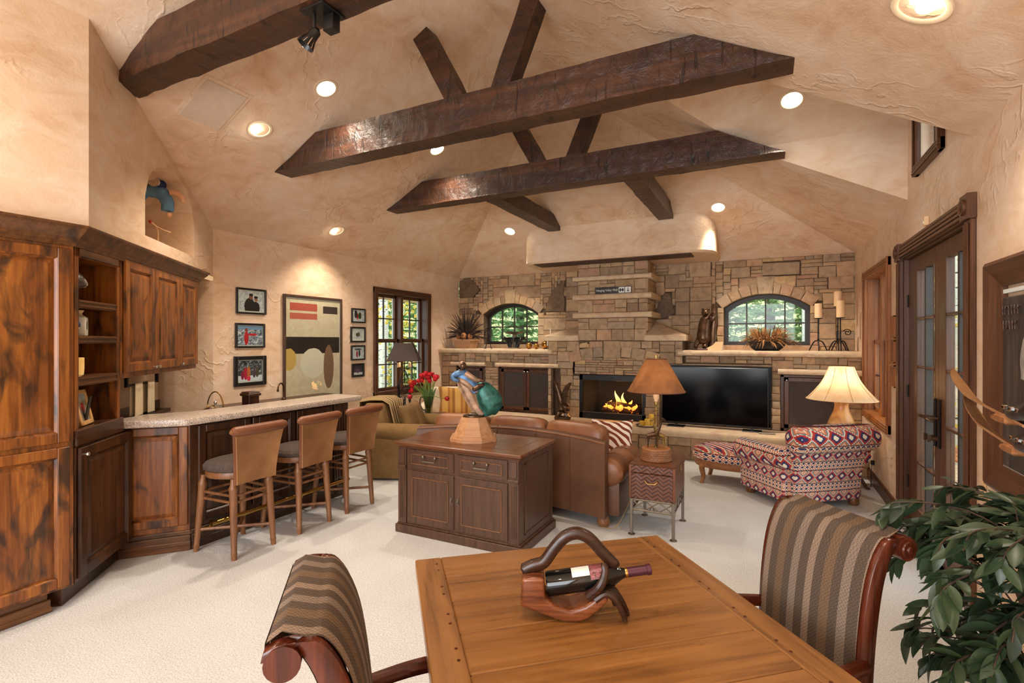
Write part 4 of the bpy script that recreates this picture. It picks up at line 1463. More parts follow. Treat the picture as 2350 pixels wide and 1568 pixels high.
# crown moulding along both cabinet fronts
cp = [(0, 2.235), (.014, 2.235), (.018, 2.255), (.03, 2.265), (.036, 2.285), (.075, 2.325), (.082, 2.34), (.095, 2.35), (.095, 2.362), (0, 2.362)]
mb = MB()
def crown(path, prof):
    # path: list of (x,y), room side to the left normal given explicitly per vertex by mitre vectors
    rings = []
    for (x, y, mx, my) in path:
        rings.append([(x + mx * o, y + my * o, z) for o, z in prof])
    return rings
mit = (1 + ANX, ANY)
k = 2 / (mit[0] ** 2 + mit[1] ** 2)
path = [(AX, -.2, 1, 0), (AX, AY, mit[0] * k, mit[1] * k), (*A(2.13)[:2], ANX + ADX * 1.0, ANY + ADY * 1.0), ]
mb.loft(crown(path, cp), cap=True)
e = A(2.13)
path2 = [(e[0], e[1], ANX + ADX, ANY + ADY), (e[0] - ANX * .36, e[1] - ANY * .36, ADX, ADY)]
mb.loft(crown(path2, cp))
struct('trim_2', mb, M['cabx'], smooth=20)

# bar front: angled panel and long run
bp0, bp1 = Vector((-4.41, 2.055, 0)), Vector((-4.085, 2.43, 0))
ang = math.atan2(bp1.y - bp0.y, bp1.x - bp0.x)
BL = (bp1 - bp0).length
t = thing('bar_panelling', 'long dark pine bar front with raised panels below the granite counter', 'bar', (-4.085, 2.43, 0), PI / 2)
BW = 1.66
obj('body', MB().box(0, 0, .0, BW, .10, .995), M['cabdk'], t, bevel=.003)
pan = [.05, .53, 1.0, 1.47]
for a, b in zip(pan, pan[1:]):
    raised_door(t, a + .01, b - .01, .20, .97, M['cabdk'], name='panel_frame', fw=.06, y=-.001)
pl = MB().box(1.485, -.02, 0, BW, 0, .99)
for q in range(4):
    pl.box(1.51 + q * .035, -.03, .2, 1.525 + q * .035, -.02, .9)
obj('pilaster', pl, M['cabdk'], t, bevel=.004)
bm_ = MB().box(-.0, -.03, 0, BW + .01, 0, .12).box(-.0, -.022, .12, BW + .01, 0, .155).box(0, -.036, .05, BW + .012, -.028, .075)
obj('plinth', bm_, M['cabdkx'], t, bevel=.006)
obj('end_panel', MB().box(BW, -.02, 0, BW + .02, .34, .99), M['cabdk'], t, bevel=.003)
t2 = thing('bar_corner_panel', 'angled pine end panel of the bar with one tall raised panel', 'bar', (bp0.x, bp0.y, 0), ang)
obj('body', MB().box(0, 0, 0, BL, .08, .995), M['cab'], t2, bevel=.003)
raised_door(t2, .02, BL - .01, .20, .975, M['cab'], name='panel_frame', fw=.06, y=-.001)
obj('plinth', MB().box(0, -.03, 0, BL + .012, 0, .12).box(0, -.022, .12, BL + .01, 0, .155).box(0, -.038, .045, BL + .014, -.028, .075), M['cabx'], t2, bevel=.006)
# granite top
gt = [(-4.68, 2.10), (-4.60, 1.985), (-4.36, 1.955), (-3.955, 2.335), (-3.95, 4.19), (-3.97, 4.215), (-4.33, 4.22), (-4.36, 4.19), (-4.37, 2.55), (-4.72, 2.27)]
gt = [(-4.52, 2.33), (-4.40, 1.975), (-4.335, 1.95), (-3.955, 2.335), (-3.95, 4.19), (-3.97, 4.215), (-4.33, 4.22), (-4.36, 4.19), (-4.37, 2.62)]
o = obj('granite_countertop', MB().prism(gt, .997, 1.052, 'z'), M['granite'], smooth=40, bevel=.016, seg=2)
tag(o, 'speckled pinkish granite bar top with rounded edge', 'countertop')
# brass foot rail
t = thing('foot_rail', 'brass foot rail along the foot of the bar front', 'rail', (-3.95, 2.5, 0), PI / 2)
obj('rail', MB().tube([(.02, 0, .19), (1.5, 0, .19)], .02, 12), M['brass'], t)
for x in (.06, .52, .98, 1.44):
    obj('bracket', MB().tube([(x, .0, .19), (x, .07, .19), (x, .1, .12)], .012, 8), M['brass'], t)

# back bar behind the counter
t = thing('back_bar_counter', 'dark wood back bar counter along the wall behind the granite top', 'counter', A(.75, -.45), RZA)
obj('base', MB().box(0, .0, 0, 1.62, .40, .93) if False else MB().box(.1, -.02, 0, 1.63, .0, .9), M['cabdk'], t, bevel=.003)
obj('worktop', MB().box(.05, -.12, .90, 1.64, .0, .94), M['cabdkx'], t, bevel=.006)
obj('backsplash', MB().box(.05, -.02, .94, 1.64, .0, 1.03), M['cabdkx'], t, bevel=.003)
t = thing('side_counter', 'dark wood sink counter along the wall under the framed photographs', 'counter', (XL, 3.5, 0), PI / 2)
obj('base', MB().box(0, -.45, 0, 1.5, -.004, .9), M['cabdk'], t, bevel=.003)
obj('worktop', MB().box(-.02, -.48, .9, 1.52, -.004, .94), M['cabdkx'], t, bevel=.006)
t = thing('end_post', 'dark wood capped end post of the back bar behind the counter', 'post', (-5.0, 3.52, .942), PI / 2)
obj('post', MB().box(0, -.12, 0, .12, 0, .12), M['cabdk'], t, bevel=.004)
obj('cap', MB().box(-.015, -.135, .12, .135, .015, .15).box(-.005, -.125, .15, .125, .005, .165), M['cabdkx'], t, bevel=.005)
t = thing('bar_faucet', 'bronze gooseneck bar faucet rising behind the counter', 'faucet', (-5.22, 4.22, .942), 0)
fp_ = [(0, 0, 0), (0, 0, .14)] + [(.0 + .055 - .055 * math.cos(a), -.0, .14 + .06 * math.sin(a)) for a in [PI * k / 10 for k in range(1, 10)]] + [(.112, 0, .125)]
obj('spout', MB().tube([(x * .5, -x * 1.1, z) for x, y, z in fp_], .010, 10), M['bronze'], t)
obj('base_ring', MB().lathe([(.024, 0), (.024, .01), (.014, .02)], 14), M['bronze'], t)
obj('nozzle', MB().cyl((.056, -.123, .105), .013, .03, 12), M['bronze'], t)

t = thing('serving_kettle', 'silver lidded dish with a tall gold hoop handle behind the counter', 'dish', (-4.72, 3.05, .942))
# towel rail with towels under the wall cabinet
t0 = thing('towel_rail', 'black iron towel bar hung under the wall cabinet', 'towel bar', A(.80, -.06, 1.30), RZA)
obj('bar', MB().tube([(-.02, 0, 0), (.56, 0, 0)], .009, 8), M['iron'], t0)
for x in (0, .54):
    obj('bracket', MB().box(x - .012, -.012, -.012, x + .012, .012, .075), M['iron'], t0, bevel=.003)
def towel(s, w, label):
    t = thing('hand_towel', label, 'towel', A(s, -.06, .95), RZA, group='towels on the rail')
    for y, zb in ((-.018, 0.0), (.018, .08)):
        rings = []
        for i in range(9):
            z = zb + (.36 - zb) * i / 8
            rings.append([(w * (q / 10 - .5) * (1 - .1 * i / 8), y + .006 * math.sin(q * 1.9) * (1 - i / 9), z) for q in range(11)])
        mb = MB().loft(rings, cap=False, closed=False)
        o = obj('fold', mb, M['towel'], t, fixn=False)
        md = o.modifiers.new('thick', 'SOLIDIFY'); md.thickness = .006
    return t
towel(.97, .13, 'cream kitchen towel with dark band, left one on the iron bar')
tw = towel(1.19, .13, 'cream kitchen towel with dark band, right one on the iron bar')
# leaning black case behind the end of the counter
t = thing('leaning_case', 'black slanting case leaning beside the shelf cabinet on the back bar', 'case', A(.68, -.2, .942), RZA)
obj('shell', MB().prism([(-.06, 0), (.34, 0), (.24, .11), (.06, .40), (-.06, .40)], -.05, .05, 'y'), M['navy'] if 'navy' in M else M['black'], t, bevel=.01)
obj('clasp', MB().box(.16, -.058, .12, .18, -.05, .2), M['chrome'], t, bevel=.003)

# serving dish details
t = [o for o in COL.objects if o.name == 'serving_kettle'][0]
obj('dish', MB().lathe([(.05, 0), (.11, .02), (.12, .05), (.115, .055), (.08, .075), (.02, .095), (.012, .1)], 24), M['chrome'], t)
obj('lid_knob', MB().ball((0, 0, .115), .015), M['chrome'], t)
obj('hoop_handle', MB().tube([(.085 * math.cos(a) * .9, .085 * math.cos(a) * .35, .06 + .16 * math.sin(a)) for a in [PI * k / 16 for k in range(17)]], .006, 8), M['brass'], t)

# things on the bar shelves
def onshelf(s, k, z): return A(s, -k, z)
t = thing('ceramic_vessel', 'dark glazed mushroom-shaped ceramic vessel on the top shelf', 'vase', onshelf(.14, .12, 1.912), RZA)
g = NG('mushroom_glaze')
vv = g.voro(g.coord(), 16, 'DISTANCE_TO_EDGE')
M['mush'] = g.set(g.ramp(g.noise(g.coord(), 11, 3), [(.45, S(70, 60, 56)), (.56, S(92, 80, 74)), (.6, S(216, 206, 194)), (.66, S(76, 66, 62))]), .18)
obj('foot', MB().lathe([(.045, 0), (.05, .01), (.045, .07), (.04, .08)], 20), M['pewter'], t)
obj('body', MB().lathe([(.04, .07), (.10, .085), (.115, .10), (.11, .13), (.085, .17), (.05, .195), (.02, .205), (.001, .206)], 26), M['mush'], t)
t = thing('cloisonne_vase', 'blue and green painted vase on the second shelf', 'vase', onshelf(.11, .10, 1.682), RZA)
g = NG('vase_paint')
vc = g.voro(g.coord(), 34, out=1)
spc = g.n('SeparateColor'); g.put(spc.inputs[0], vc)
M['vasepaint'] = g.set(g.ramp(spc.outputs[0], [(0, S(30, 70, 140)), (.3, S(44, 120, 90)), (.5, S(60, 130, 180)), (.7, S(230, 226, 210)), (.85, S(34, 50, 110))], True), .2)
obj('body', MB().lathe([(.05, 0), (.058, .008), (.055, .02), (.065, .04), (.075, .075), (.06, .11), (.035, .13), (.03, .15), (.036, .16)], 24), M['vasepaint'], t)
obj('neck_band', MB().lathe([(.031, .14), (.034, .146), (.031, .152)], 20, cap=False), M['chrome'], t)
t = thing('floral_bottle', 'square cream ceramic bottle painted with grey flowers on the second shelf', 'bottle', onshelf(.225, .09, 1.682), RZA + .3)
M['floral'] = picture('floral_paint', [(.3, S(214, 210, 190)), (.7, S(232, 228, 212))], [('e', .0, .07, .028, .03, S(110, 112, 96)), ('e', .012, .085, .012, .012, S(60, 62, 60)), ('e', -.014, .055, .01, .014, S(80, 90, 70)), ('e', .022, .06, .008, .012, S(70, 74, 70))], .8, 30)
obj('body', MB().box(-.052, -.045, 0, .052, .045, .125), M['floral'], t, bevel=.01, seg=2)
obj('shoulder', MB().lathe([(.05, .12), (.03, .135), (.022, .14)], 16), M['floral'], t)
obj('neck', MB().lathe([(.022, .138), (.02, .15), (.03, .165), (.03, .17)], 16), M['cream'], t)
t = thing('amber_candle', 'thick amber pillar candle on the third shelf', 'candle', onshelf(.115, .06, 1.42), RZA)
g = NG('amber_wax')
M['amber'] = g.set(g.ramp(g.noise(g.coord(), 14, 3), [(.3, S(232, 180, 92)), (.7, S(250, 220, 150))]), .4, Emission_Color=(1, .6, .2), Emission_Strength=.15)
obj('wax', MB().lathe([(.035, 0), (.05, .012), (.053, .05), (.053, .12), (.048, .122), (.04, .11), (.001, .108)], 22), M['amber'], t)
obj('wick', MB().tube([(0, 0, .105), (.002, 0, .12)], .0015, 6), M['black'], t)
def standframe(name, label, s, k, z, w, h, fw, fm, pm, rz, tilt=-.22):
    t = thing(name, label, 'picture frame', onshelf(s, k, z), RZA + rz)
    Mt = T(rx=tilt)
    mb = MB().box(-w / 2, -.012, 0, -w / 2 + fw, .008, h, Mt).box(w / 2 - fw, -.012, 0, w / 2, .008, h, Mt).box(-w / 2, -.012, 0, w / 2, .008, fw, Mt).box(-w / 2, -.012, h - fw, w / 2, .008, h, Mt)
    obj('frame', mb, fm, t, bevel=.003)
    o = obj('photo', MB().box(-w / 2 + fw - .003, -.004, -h / 2 + fw, w / 2 - fw + .003, .004, h / 2 - fw), pm, t, smooth=0)
    o.matrix_local = Mt @ Matrix.Translation((0, 0, h / 2))
    obj('easel', MB().box(-.02, .0, 0, .02, .006, h * .8, T(0, .005, 0, rx=.25) @ T(rx=-.1)), M['black'], t)
    return t
M['ph_a'] = picture('photo_dog', [(.3, S(40, 36, 34)), (.7, S(120, 90, 70))], [('e', .0, -.02, .04, .05, S(190, 130, 100)), ('e', .0, .03, .02, .025, S(220, 170, 140))], .5, 20)
M['slate'] = plain('slate_frame', S(112, 106, 98), .6, var=.3)
standframe('slate_photo_frame', 'grey slate tile picture frame leaning on the third shelf', .27, .13, 1.42, .20, .25, .045, M['slate'], M['ph_a'], .25)
M['ph_b'] = picture('photo_redjacket', [(.3, S(120, 104, 84)), (.5, S(160, 150, 130)), (.7, S(96, 84, 70))], [('b', 0, .075, .2, .03, S(168, 190, 200)), ('e', 0, .0, .026, .035, S(178, 34, 36)), ('e', 0, .045, .012, .014, S(220, 180, 150)), ('e', -.005, -.045, .015, .03, S(40, 40, 50))], .6, 24)
M['lightwood'] = wood('light_frame_wood', S(196, 146, 84), S(218, 170, 106), S(230, 190, 130), 'z', 1.5, .45)
standframe('wooden_photo_frame', 'light wood frame with a red-jacket photo on the bar shelf', .24, .05, 1.092, .19, .235, .028, M['lightwood'], M['ph_b'], .12)
t = thing('round_plate', 'small round patterned plate behind the wooden photo frame', 'plate', onshelf(.06, .12, 1.092), RZA)
obj('plate', MB().lathe([(.001, 0), (.05, 0), (.075, .012), (.078, .014), (.05, .006), (.001, .004)], 24, M=T(0, 0, .08, rx=PI / 2 - .2)), M['mush'], t)

# hanging doll and toy in the arched niche
t = thing('hanging_doll', 'small stuffed doll in blue denim hanging in the arched wall niche', 'doll', A(1.60, -.17, 2.93), TH + .15)
M['denim'] = plain('denim', S(96, 138, 172), .9, var=.12, bump=.3)
M['navy'] = plain('navy_cloth', S(38, 50, 92), .9, var=.1)
M['skin'] = plain('doll_cloth_skin', S(224, 168, 128), .8, var=.04)
obj('trousers', MB().tube(bez([(-.12, 0, .09), (-.04, 0, .1), (.05, 0, .08), (.10, 0, .0), (.10, 0, -.08)], 6), [.05] * 6 + [.062] * 8 + [.055] * 6 + [.05] * 5, 12), M['denim'], t)
obj('trouser_leg', MB().tube(bez([(-.06, -.02, .10), (-.12, -.03, .03), (-.14, -.02, -.04)], 6), [.05] * 13, 12), M['denim'], t)
obj('boot', MB().tube([(-.14, -.02, -.03), (-.135, -.02, -.09), (-.12, -.02, -.11)], [.036, .04, .03], 10), M['navy'], t)
obj('sleeve', MB().tube(bez([(-.13, 0, .1), (-.2, -.02, .09), (-.23, -.03, .03)], 5), .035, 10), M['creamfab'], t)
obj('hand', MB().tube([(.13, 0, .09), (.19, 0, .08), (.23, 0, .04), (.235, 0, .0)], [.03, .026, .022, .015], 10), M['skin'], t)
obj('foot', MB().ball((.115, 0, -.115), (.022, .03, .025)), M['skin'], t)
obj('head', MB().ball((.04, -.01, .155), (.055, .05, .05)), M['navy'], t)
obj('headlamp', MB().lathe([(.045, 0), (.05, .01), (.045, .025), (.03, .02), (.001, .012)], 18, M=T(.02, -.05, .165, rx=PI / 2)), M['chrome'], t)
obj('cord', MB().tube([(-.02, 0, .15), (-.035, 0, .33)], .003, 6), M['iron'], t)
t = thing('wire_figure', 'thin cream wire figure with a red tip on the niche ledge', 'figurine', A(1.45, -.10, 2.482), TH)
obj('stem', MB().tube(bez([(0, 0, .02), (.01, 0, .1), (.0, 0, .18), (-.05, 0, .23)], 6), .006, 6), M['cream'], t)
obj('arm', MB().tube(bez([(.0, 0, .19), (.06, 0, .16), (.12, 0, .14)], 5), .005, 6), M['cream'], t)
obj('red_tip', MB().ball((-.06, 0, .235), .016), plain('red_bead', S(160, 30, 30), .4), t)
obj('shoe', MB().ball((-.015, -.01, .02), (.035, .03, .022)), M['black'], t)
t = thing('toy_skis', 'pair of dark thin sticks leaning in the left side of the niche', 'sticks', A(1.22, -.25, 2.482), TH)
for dx in (0, .03):
    obj('stick', MB().tube([(dx + .07, 0, .01), (dx - .02, .05, .32)], .006, 6), M['bronze'], t)

# ------------------------------------------------------------------ bar stools
def bar_stool():
    # faces the bar at local -y; back at +y
    t = thing('bar_stool', '', 'stool', (0, 0, 0), 0, 'bar stools along the bar')
    zs = .60
    feet = [(-.2, -.21), (.2, -.21), (-.17, .21), (.17, .21)]
    tops = [(-.165, -.17), (.165, -.17), (-.15, .17), (.15, .17)]
    for (fx, fy), (tx, ty) in zip(feet, tops):
        mb = MB()
        f, q = Vector((fx, fy, 0)), Vector((tx, ty, zs))
        pts = [f.lerp(q, k) for k in (0, .06, .07, .1, .5, .84, .86, .88, .92, .96, 1)]
        mb.tube(pts, [.019, .021, .024, .021, .026, .03, .032, .034, .024, .02, .02], 12)
        obj('leg', mb, M['stool'], t)
    def at(i, z):
        f, q = Vector((*feet[i], 0)), Vector((*tops[i], zs))
        return f.lerp(q, z / zs)
    for a, b in ((0, 1), (2, 3), (0, 2), (1, 3)):
        for z in ((.42, .47) if True else ()):
            obj('stretcher', MB().tube([at(a, z), at(b, z)], .0105, 8), M['stool'], t)
    obj('cross_stretcher', MB().tube([at(0, .15), at(3, .15)], .013, 8), M['stool'], t)
    obj('cross_stretcher', MB().tube([at(1, .17), at(2, .17)], .013, 8), M['stool'], t)
    obj('seat_rail', MB().lathe([(.205, zs - .005), (.222, zs + .0), (.226, zs + .02), (.22, zs + .045), (.205, zs + .05)], 28, sx=.98, sy=1.0), M['stool'], t)
    rings = []
    for r, z in ((.20, zs + .045), (.222, zs + .055), (.224, zs + .08), (.205, zs + .105), (.15, zs + .122), (.07, zs + .128), (.01, zs + .13)):
        rings.append([(r * math.copysign(abs(math.cos(a)) ** .8, math.cos(a)), r * math.copysign(abs(math.sin(a)) ** .8, math.sin(a)), z) for a in [2 * PI * k / 28 for k in range(28)]])
    obj('seat_cushion', MB().loft(rings), M['seat'], t)
    # shield-shaped back, slightly raked, with a rolled top
    fr, bk = [], []
    rings = []
    for i in range(9):
        q = i / 8
        z = zs - .035 + q * .385
        w = .165 + .04 * q ** 1.5
        y = .222 + .045 * q ** 1.6
        rings.append([(w * c, y + dy - .02 * (1 - c * c), z) for c, dy in ((-1, -.022), (-.5, -.022), (0, -.022), (.5, -.022), (1, -.022), (1.03, 0), (1, .022), (.5, .024), (0, .026), (-.5, .024), (-1, .022), (-1.03, 0))])
    bo = obj('backrest', MB().loft(rings), M['stoolback'], t, smooth=50)
    for sg in (-1, 1):
        obj('back_piping', MB().tube([(sg * (.168 + .04 * (i / 8) ** 1.5), .222 + .045 * (i / 8) ** 1.6, zs - .035 + i / 8 * .385) for i in range(9)], .012, 8), M['stoolroll'], bo)
    ro = obj('top_roll', MB().tube([(-.235, .275, zs + .375), (-.22, .275, zs + .375), (-.2, .275, zs + .375), (0, .28, zs + .375), (.2, .275, zs + .375), (.22, .275, zs + .375), (.235, .275, zs + .375)], [.022, .032, .038, .04, .038, .032, .022], 16), M['stoolroll'], t)
    for sg in (-1, 1):
        obj('roll_button', MB().tube([(sg * .232, .275, zs + .375), (sg * .246, .275, zs + .375)], [.018, .012], 12), M['stool'], ro)
    return t
st = bar_stool()
st.location, st.rotation_euler = (-3.785, 2.625, 0), (0, 0, PI / 2)
st['label'] = 'leather-backed wooden bar stool nearest the angled end of the bar'
st.rotation_euler = (0, 0, PI / 2)
# local -y must face the bar (-X): rotate so that -y -> -x
st.rotation_euler = (0, 0, -PI / 2)
dup(st, (-3.775, 3.205, 0), -PI / 2 + .02, 'leather-backed wooden bar stool in the middle of the three at the bar')
dup(st, (-3.785, 3.775, 0), -PI / 2 - .02, 'leather-backed wooden bar stool farthest along the bar, before the brown armchair')

# ------------------------------------------------------------------ sideboard behind the sofa
SX0, SX1, SY0, SY1, SZ = -2.85, -1.69, 3.48, 4.15, .78
t = thing('sideboard', 'dark oak sideboard cabinet with two drawers over two doors behind the sofa', 'cabinet', (SX0, SY0, 0))
w, dp = SX1 - SX0, SY1 - SY0
obj('body', MB().box(0, 0, .06, w, dp, SZ - .03), M['oak'], t, bevel=.003)
obj('plinth', MB().box(-.025, -.025, 0, w + .025, dp + .02, .07).box(-.012, -.012, .07, w + .012, dp + .01, .085), M['oak'], t, bevel=.005)
tp = obj('top', MB().box(-.03, -.035, SZ - .03, w + .03, dp + .02, SZ).box(-.015, -.018, SZ - .045, w + .015, dp + .01, SZ - .03), M['oakx'], t, bevel=.006)
obj('top_inlay', MB().box(.10, .10, SZ, w - .10, dp - .10, SZ + .0012), M['oakx'], tp, smooth=0)
pl = .085
for x0 in (0, w - pl):
    mb = MB().box(x0, -.014, .085, x0 + pl, 0, SZ - .045)
    mb.box(x0 - .004, -.03, .565, x0 + pl + .004, 0, .585).box(x0, -.024, .555, x0 + pl, 0, .565)
    for k in range(3):
        mb.box(x0 + .02 + k * .018, -.019, .13, x0 + .03 + k * .018, -.014, .53)
    mb.box(x0 + .012, -.02, .60, x0 + pl - .012, -.014, SZ - .06)
    obj('pilaster', mb, M['oak'], t, bevel=.003)
mid = w / 2
for k, (a, b) in enumerate(((pl + .012, mid - .012), (mid + .012, w - pl - .012))):
    d = obj('drawer', MB().box(a, -.012, .565, b, 0, SZ - .055), M['oak'], t, bevel=.003)
    mb = MB()
    x0, x1, z0, z1 = a + .045, b - .045, .6, SZ - .09
    for q in ((x0, z0, x1, z0 + .008), (x0, z1 - .008, x1, z1), (x0, z0, x0 + .008, z1), (x1 - .008, z0, x1, z1)):
        mb.box(q[0], -.018, q[1], q[2], -.012, q[3])
    obj('bead', mb, M['oakbead'], d, bevel=.002)
    xc = (a + b) / 2
    zc = .655
    hb = MB().tube([(xc - .06, -.03, zc + .02), (xc - .06, -.034, zc - .018), (xc + .06, -.034, zc - .018), (xc + .06, -.03, zc + .02)], .005, 8)
    for sg in (-1, 1):
        hb.ball((xc + sg * .06, -.024, zc + .02), .013)
        hb.tube([(xc + sg * .06, -.012, zc + .02), (xc + sg * .06, -.03, zc + .02)], .007, 8)
    obj('pull_handle', hb, M['pewter'], d)
    d = obj('door', MB().box(a, -.012, .10, b, 0, .545), M['oak'], t, bevel=.003)
    x0, x1, z0, z1 = a + .05, b - .05, .155, .49
    mb = MB()
    for q in ((x0, z0, x1, z0 + .009), (x0, z1 - .009, x1, z1), (x0, z0, x0 + .009, z1), (x1 - .009, z0, x1, z1)):
        mb.box(q[0], -.018, q[1], q[2], -.012, q[3])
    obj('bead', mb, M['oakbead'], d, bevel=.002)
    obj('panel', MB().box(x0 + .012, -.0145, z0 + .012, x1 - .012, -.012, z1 - .012), M['oak'], d, smooth=0)
    hx = b - .02 if k == 0 else a + .02
    obj('latch', MB().box(hx - .008, -.02, .315, hx + .008, -.012, .365).tube([(hx, -.024, .325), (hx, -.024, .355)], .006, 8), M['pewter'], d, bevel=.002)
mb = MB()
for q in ((.09, .13, dp - .09, .145), (.09, .68, dp - .09, .695), (.09, .13, .105, .695), (dp - .105, .13, dp - .09, .695)):
    mb.box(w, q[0], q[1], w + .006, q[2], q[3])
obj('side_bead', mb, M['oak'], t, bevel=.002)

# ------------------------------------------------------------------ bronze dancer on the sideboard
sx, sy = -2.29, 3.80
t = thing('sculpture_pedestal', 'octagonal light wood pedestal under the bronze figure on the sideboard', 'pedestal', (sx, sy, SZ + .0015), TH)
def octo(r, z, k=1.0): return [(r * math.cos(PI / 8 + PI / 4 * i), r * k * math.sin(PI / 8 + PI / 4 * i), z) for i in range(8)]
obj('foot', MB().loft([octo(.215, 0, .8), octo(.215, .03, .8), octo(.205, .034, .8), octo(.205, .05, .8)]), M['pedestal'], t, smooth=0)
obj('column', MB().loft([octo(.185, .05, .8), octo(.112, .205, .8)]), M['pedestal'], t, smooth=0)
lettering('inscription', 'SERENATA', .014, M['carved'], t, T(0, -.083 - .0, .190, rx=PI / 2 - .4))
t = thing('bronze_figure', 'patinated bronze of a leaning figure in blue top with billowing green skirt', 'sculpture', (sx, sy, SZ + .208), TH)
M['pat_green'] = plain('patina_green', S(46, 98, 88), .4, .45, var=.45, bump=.4, bs=18)
M['pat_blue'] = plain('patina_blue', S(84, 120, 160), .45, .3, var=.35, bump=.4, bs=30)
M['pat_tan'] = plain('patina_tan', S(150, 118, 92), .45, .3, var=.35, bump=.5, bs=24)
obj('base_plate', MB().lathe([(.085, 0), (.085, .012), (.07, .018)], 20, sx=1.1, sy=.8), M['bronze'], t)
# leaning robe, from the feet up to the left
def fold(pts, rad, n=16, flat=.7, wav=.07, k=6):
    P = bez(pts, 5)
    m = len(P) - 1
    rings = []
    for i, p in enumerate(P):
        a, b = P[max(i - 1, 0)], P[min(i + 1, m)]
        tv = (b - a).normalized()
        nv = Vector((tv.z, 0, -tv.x))
        q = i / m * (len(rad) - 1)
        r = rad[int(q)] + (rad[min(int(q) + 1, len(rad) - 1)] - rad[int(q)]) * (q - int(q))
        rings.append([tuple(p + nv * (r * math.cos(w) * (1 + wav * math.sin(k * w))) + Vector((0, 1, 0)) * (r * flat * math.sin(w) * (1 + wav * math.sin(k * w)))) for w in [2 * PI * j / n for j in range(n)]])
    return MB().loft(rings)
obj('robe', fold([(.07, 0, .012), (.03, 0, .07), (-.02, 0, .16), (-.075, 0, .27), (-.11, 0, .335)], [.052, .05, .056, .062, .05], 24, .65, .10, 9), M['pat_tan'], t, smooth=70)
obj('torso', fold([(.03, -.005, .225), (-.02, 0, .275), (-.075, 0, .34), (-.115, 0, .385)], [.05, .058, .062, .045], 18, .75, .03, 5), M['pat_blue'], t, smooth=70)
obj('shoulders', MB().ball((-.115, 0, .375), (.068, .045, .03), 16, 8, M=T(0, 0, 0)), M['pat_blue'], t)
obj('sash', fold([(-.15, -.01, .325), (-.10, -.035, .315), (-.03, -.04, .265), (.04, -.03, .215)], [.02, .026, .022, .016], 10, .5, .1, 4), M['pat_tan'], t, smooth=70)
obj('neck', MB().tube([(-.108, 0, .385), (-.098, -.004, .415)], [.02, .017], 10), M['bronze'], t)
hd = obj('head', MB().ball((-.092, -.006, .442), (.029, .033, .037), 16, 10), M['bronze'], t)
obj('hair', MB().ball((-.10, .006, .453), (.033, .036, .033), 14, 8), M['pat_tan'], hd)
obj('nose', MB().ball((-.08, -.038, .438), (.005, .008, .008), 8, 6), M['bronze'], hd)
obj('arm', MB().tube(bez([(-.145, -.01, .375), (-.178, -.03, .352), (-.165, -.045, .328), (-.125, -.055, .315)], 6), [.026, .026, .025, .025, .024, .023, .022, .022, .021, .02, .02, .019, .018, .018, .017, .016, .015, .014, .012], 10), M['pat_blue'], t)
obj('arm', MB().tube(bez([(-.065, -.02, .375), (-.015, -.035, .345), (.03, -.04, .32), (.062, -.045, .318)], 6), [.028, .028, .027, .026, .025, .025, .024, .023, .022, .022, .021, .02, .019, .018, .017, .016, .015, .014, .012], 10), M['pat_tan'], t)
obj('hand', MB().tube([(.058, -.045, .318), (.08, -.047, .315), (.095, -.047, .305)], [.012, .013, .006], 8), M['bronze'], t)
obj('skirt', fold([(.03, 0, .275), (.075, 0, .245), (.125, 0, .17), (.18, 0, .095), (.225, 0, .055)], [.03, .075, .105, .10, .055], 28, .7, .035, 11), M['pat_green'], t, smooth=70)
obj('skirt_hem', fold([(.08, 0, .16), (.10, 0, .09), (.115, 0, .03), (.12, 0, .004)], [.05, .065, .05, .03], 18, .6, .06, 7), M['pat_green'], t, smooth=70)
obj('belt_flowers', MB().tube(bez([(.0, -.05, .235), (.035, -.062, .255), (.07, -.06, .275), (.09, -.04, .29)], 4), [.016, .02, .022, .02, .018, .022, .02, .018, .02, .016, .014, .012, .01], 9), M['bronze'], t, jitter=.01)
obj('scarf', MB().tube(bez([(.10, -.01, .285), (.16, -.0, .235), (.215, 0, .165), (.25, 0, .10)], 6), .015, 8), M['bronze'], t)
obj('shoe', MB().ball((.005, -.02, .024), (.05, .022, .015), 12, 6), M['pewter'], t)

# ------------------------------------------------------------------ leather sofa (curved back toward the camera, faces the fire)
t = thing('leather_sofa', 'brown leather sofa with loose back cushions and rolled arms facing the fireplace', 'sofa', (-2.2, 4.75, 0))
def arc(x):  # back line: y offset and top height against x (local)
    q = x / 1.0
    return -.30 - .17 * q * q, .80 - .045 * q * q
rings = []
N = 22
for i in range(N + 1):
    x = -1.05 + 1.99 * i / N
    y, zt = arc(x)
    rings.append([(x, y, .09), (x, y - .005, .3), (x, y - .01, zt - .03), (x, y + .01, zt), (x, y + .05, zt + .008), (x, y + .09, zt - .01), (x, y + .14, .45), (x, y + .16, .09)])
obj('back_frame', MB().loft(rings), M['sofa'], t, smooth=40)
for x in (-.62, -.2, .22, .58):
    y, zt = arc(x)
    obj('back_seam', MB().tube([(x, y - .002, .1), (x, y - .010, .3), (x, y - .013, zt - .04), (x, y + .01, zt + .002)], .004, 6), M['sofatop'] if False else M['sofa'], t)
rings = []
pip = [( -1.05 + 1.99 * i / N, arc(-1.05 + 1.99 * i / N)[0] - .004, arc(-1.05 + 1.99 * i / N)[1] - .012) for i in range(N + 1)]
obj('top_piping', MB().tube(pip, .007, 8), M['sofatop'], t)
obj('seat_base', MB().box(-.95, -.2, .09, .80, .36, .30), M['sofa'], t, bevel=.03, seg=3)
for x0, x1 in ((-.93, -.34), (-.33, .24), (.25, .80)):
    obj('seat_cushion', MB().pillow(((x0 + x1) / 2, .12, .37), (x1 - x0, .6, .17), .3), M['sofatop'], t)
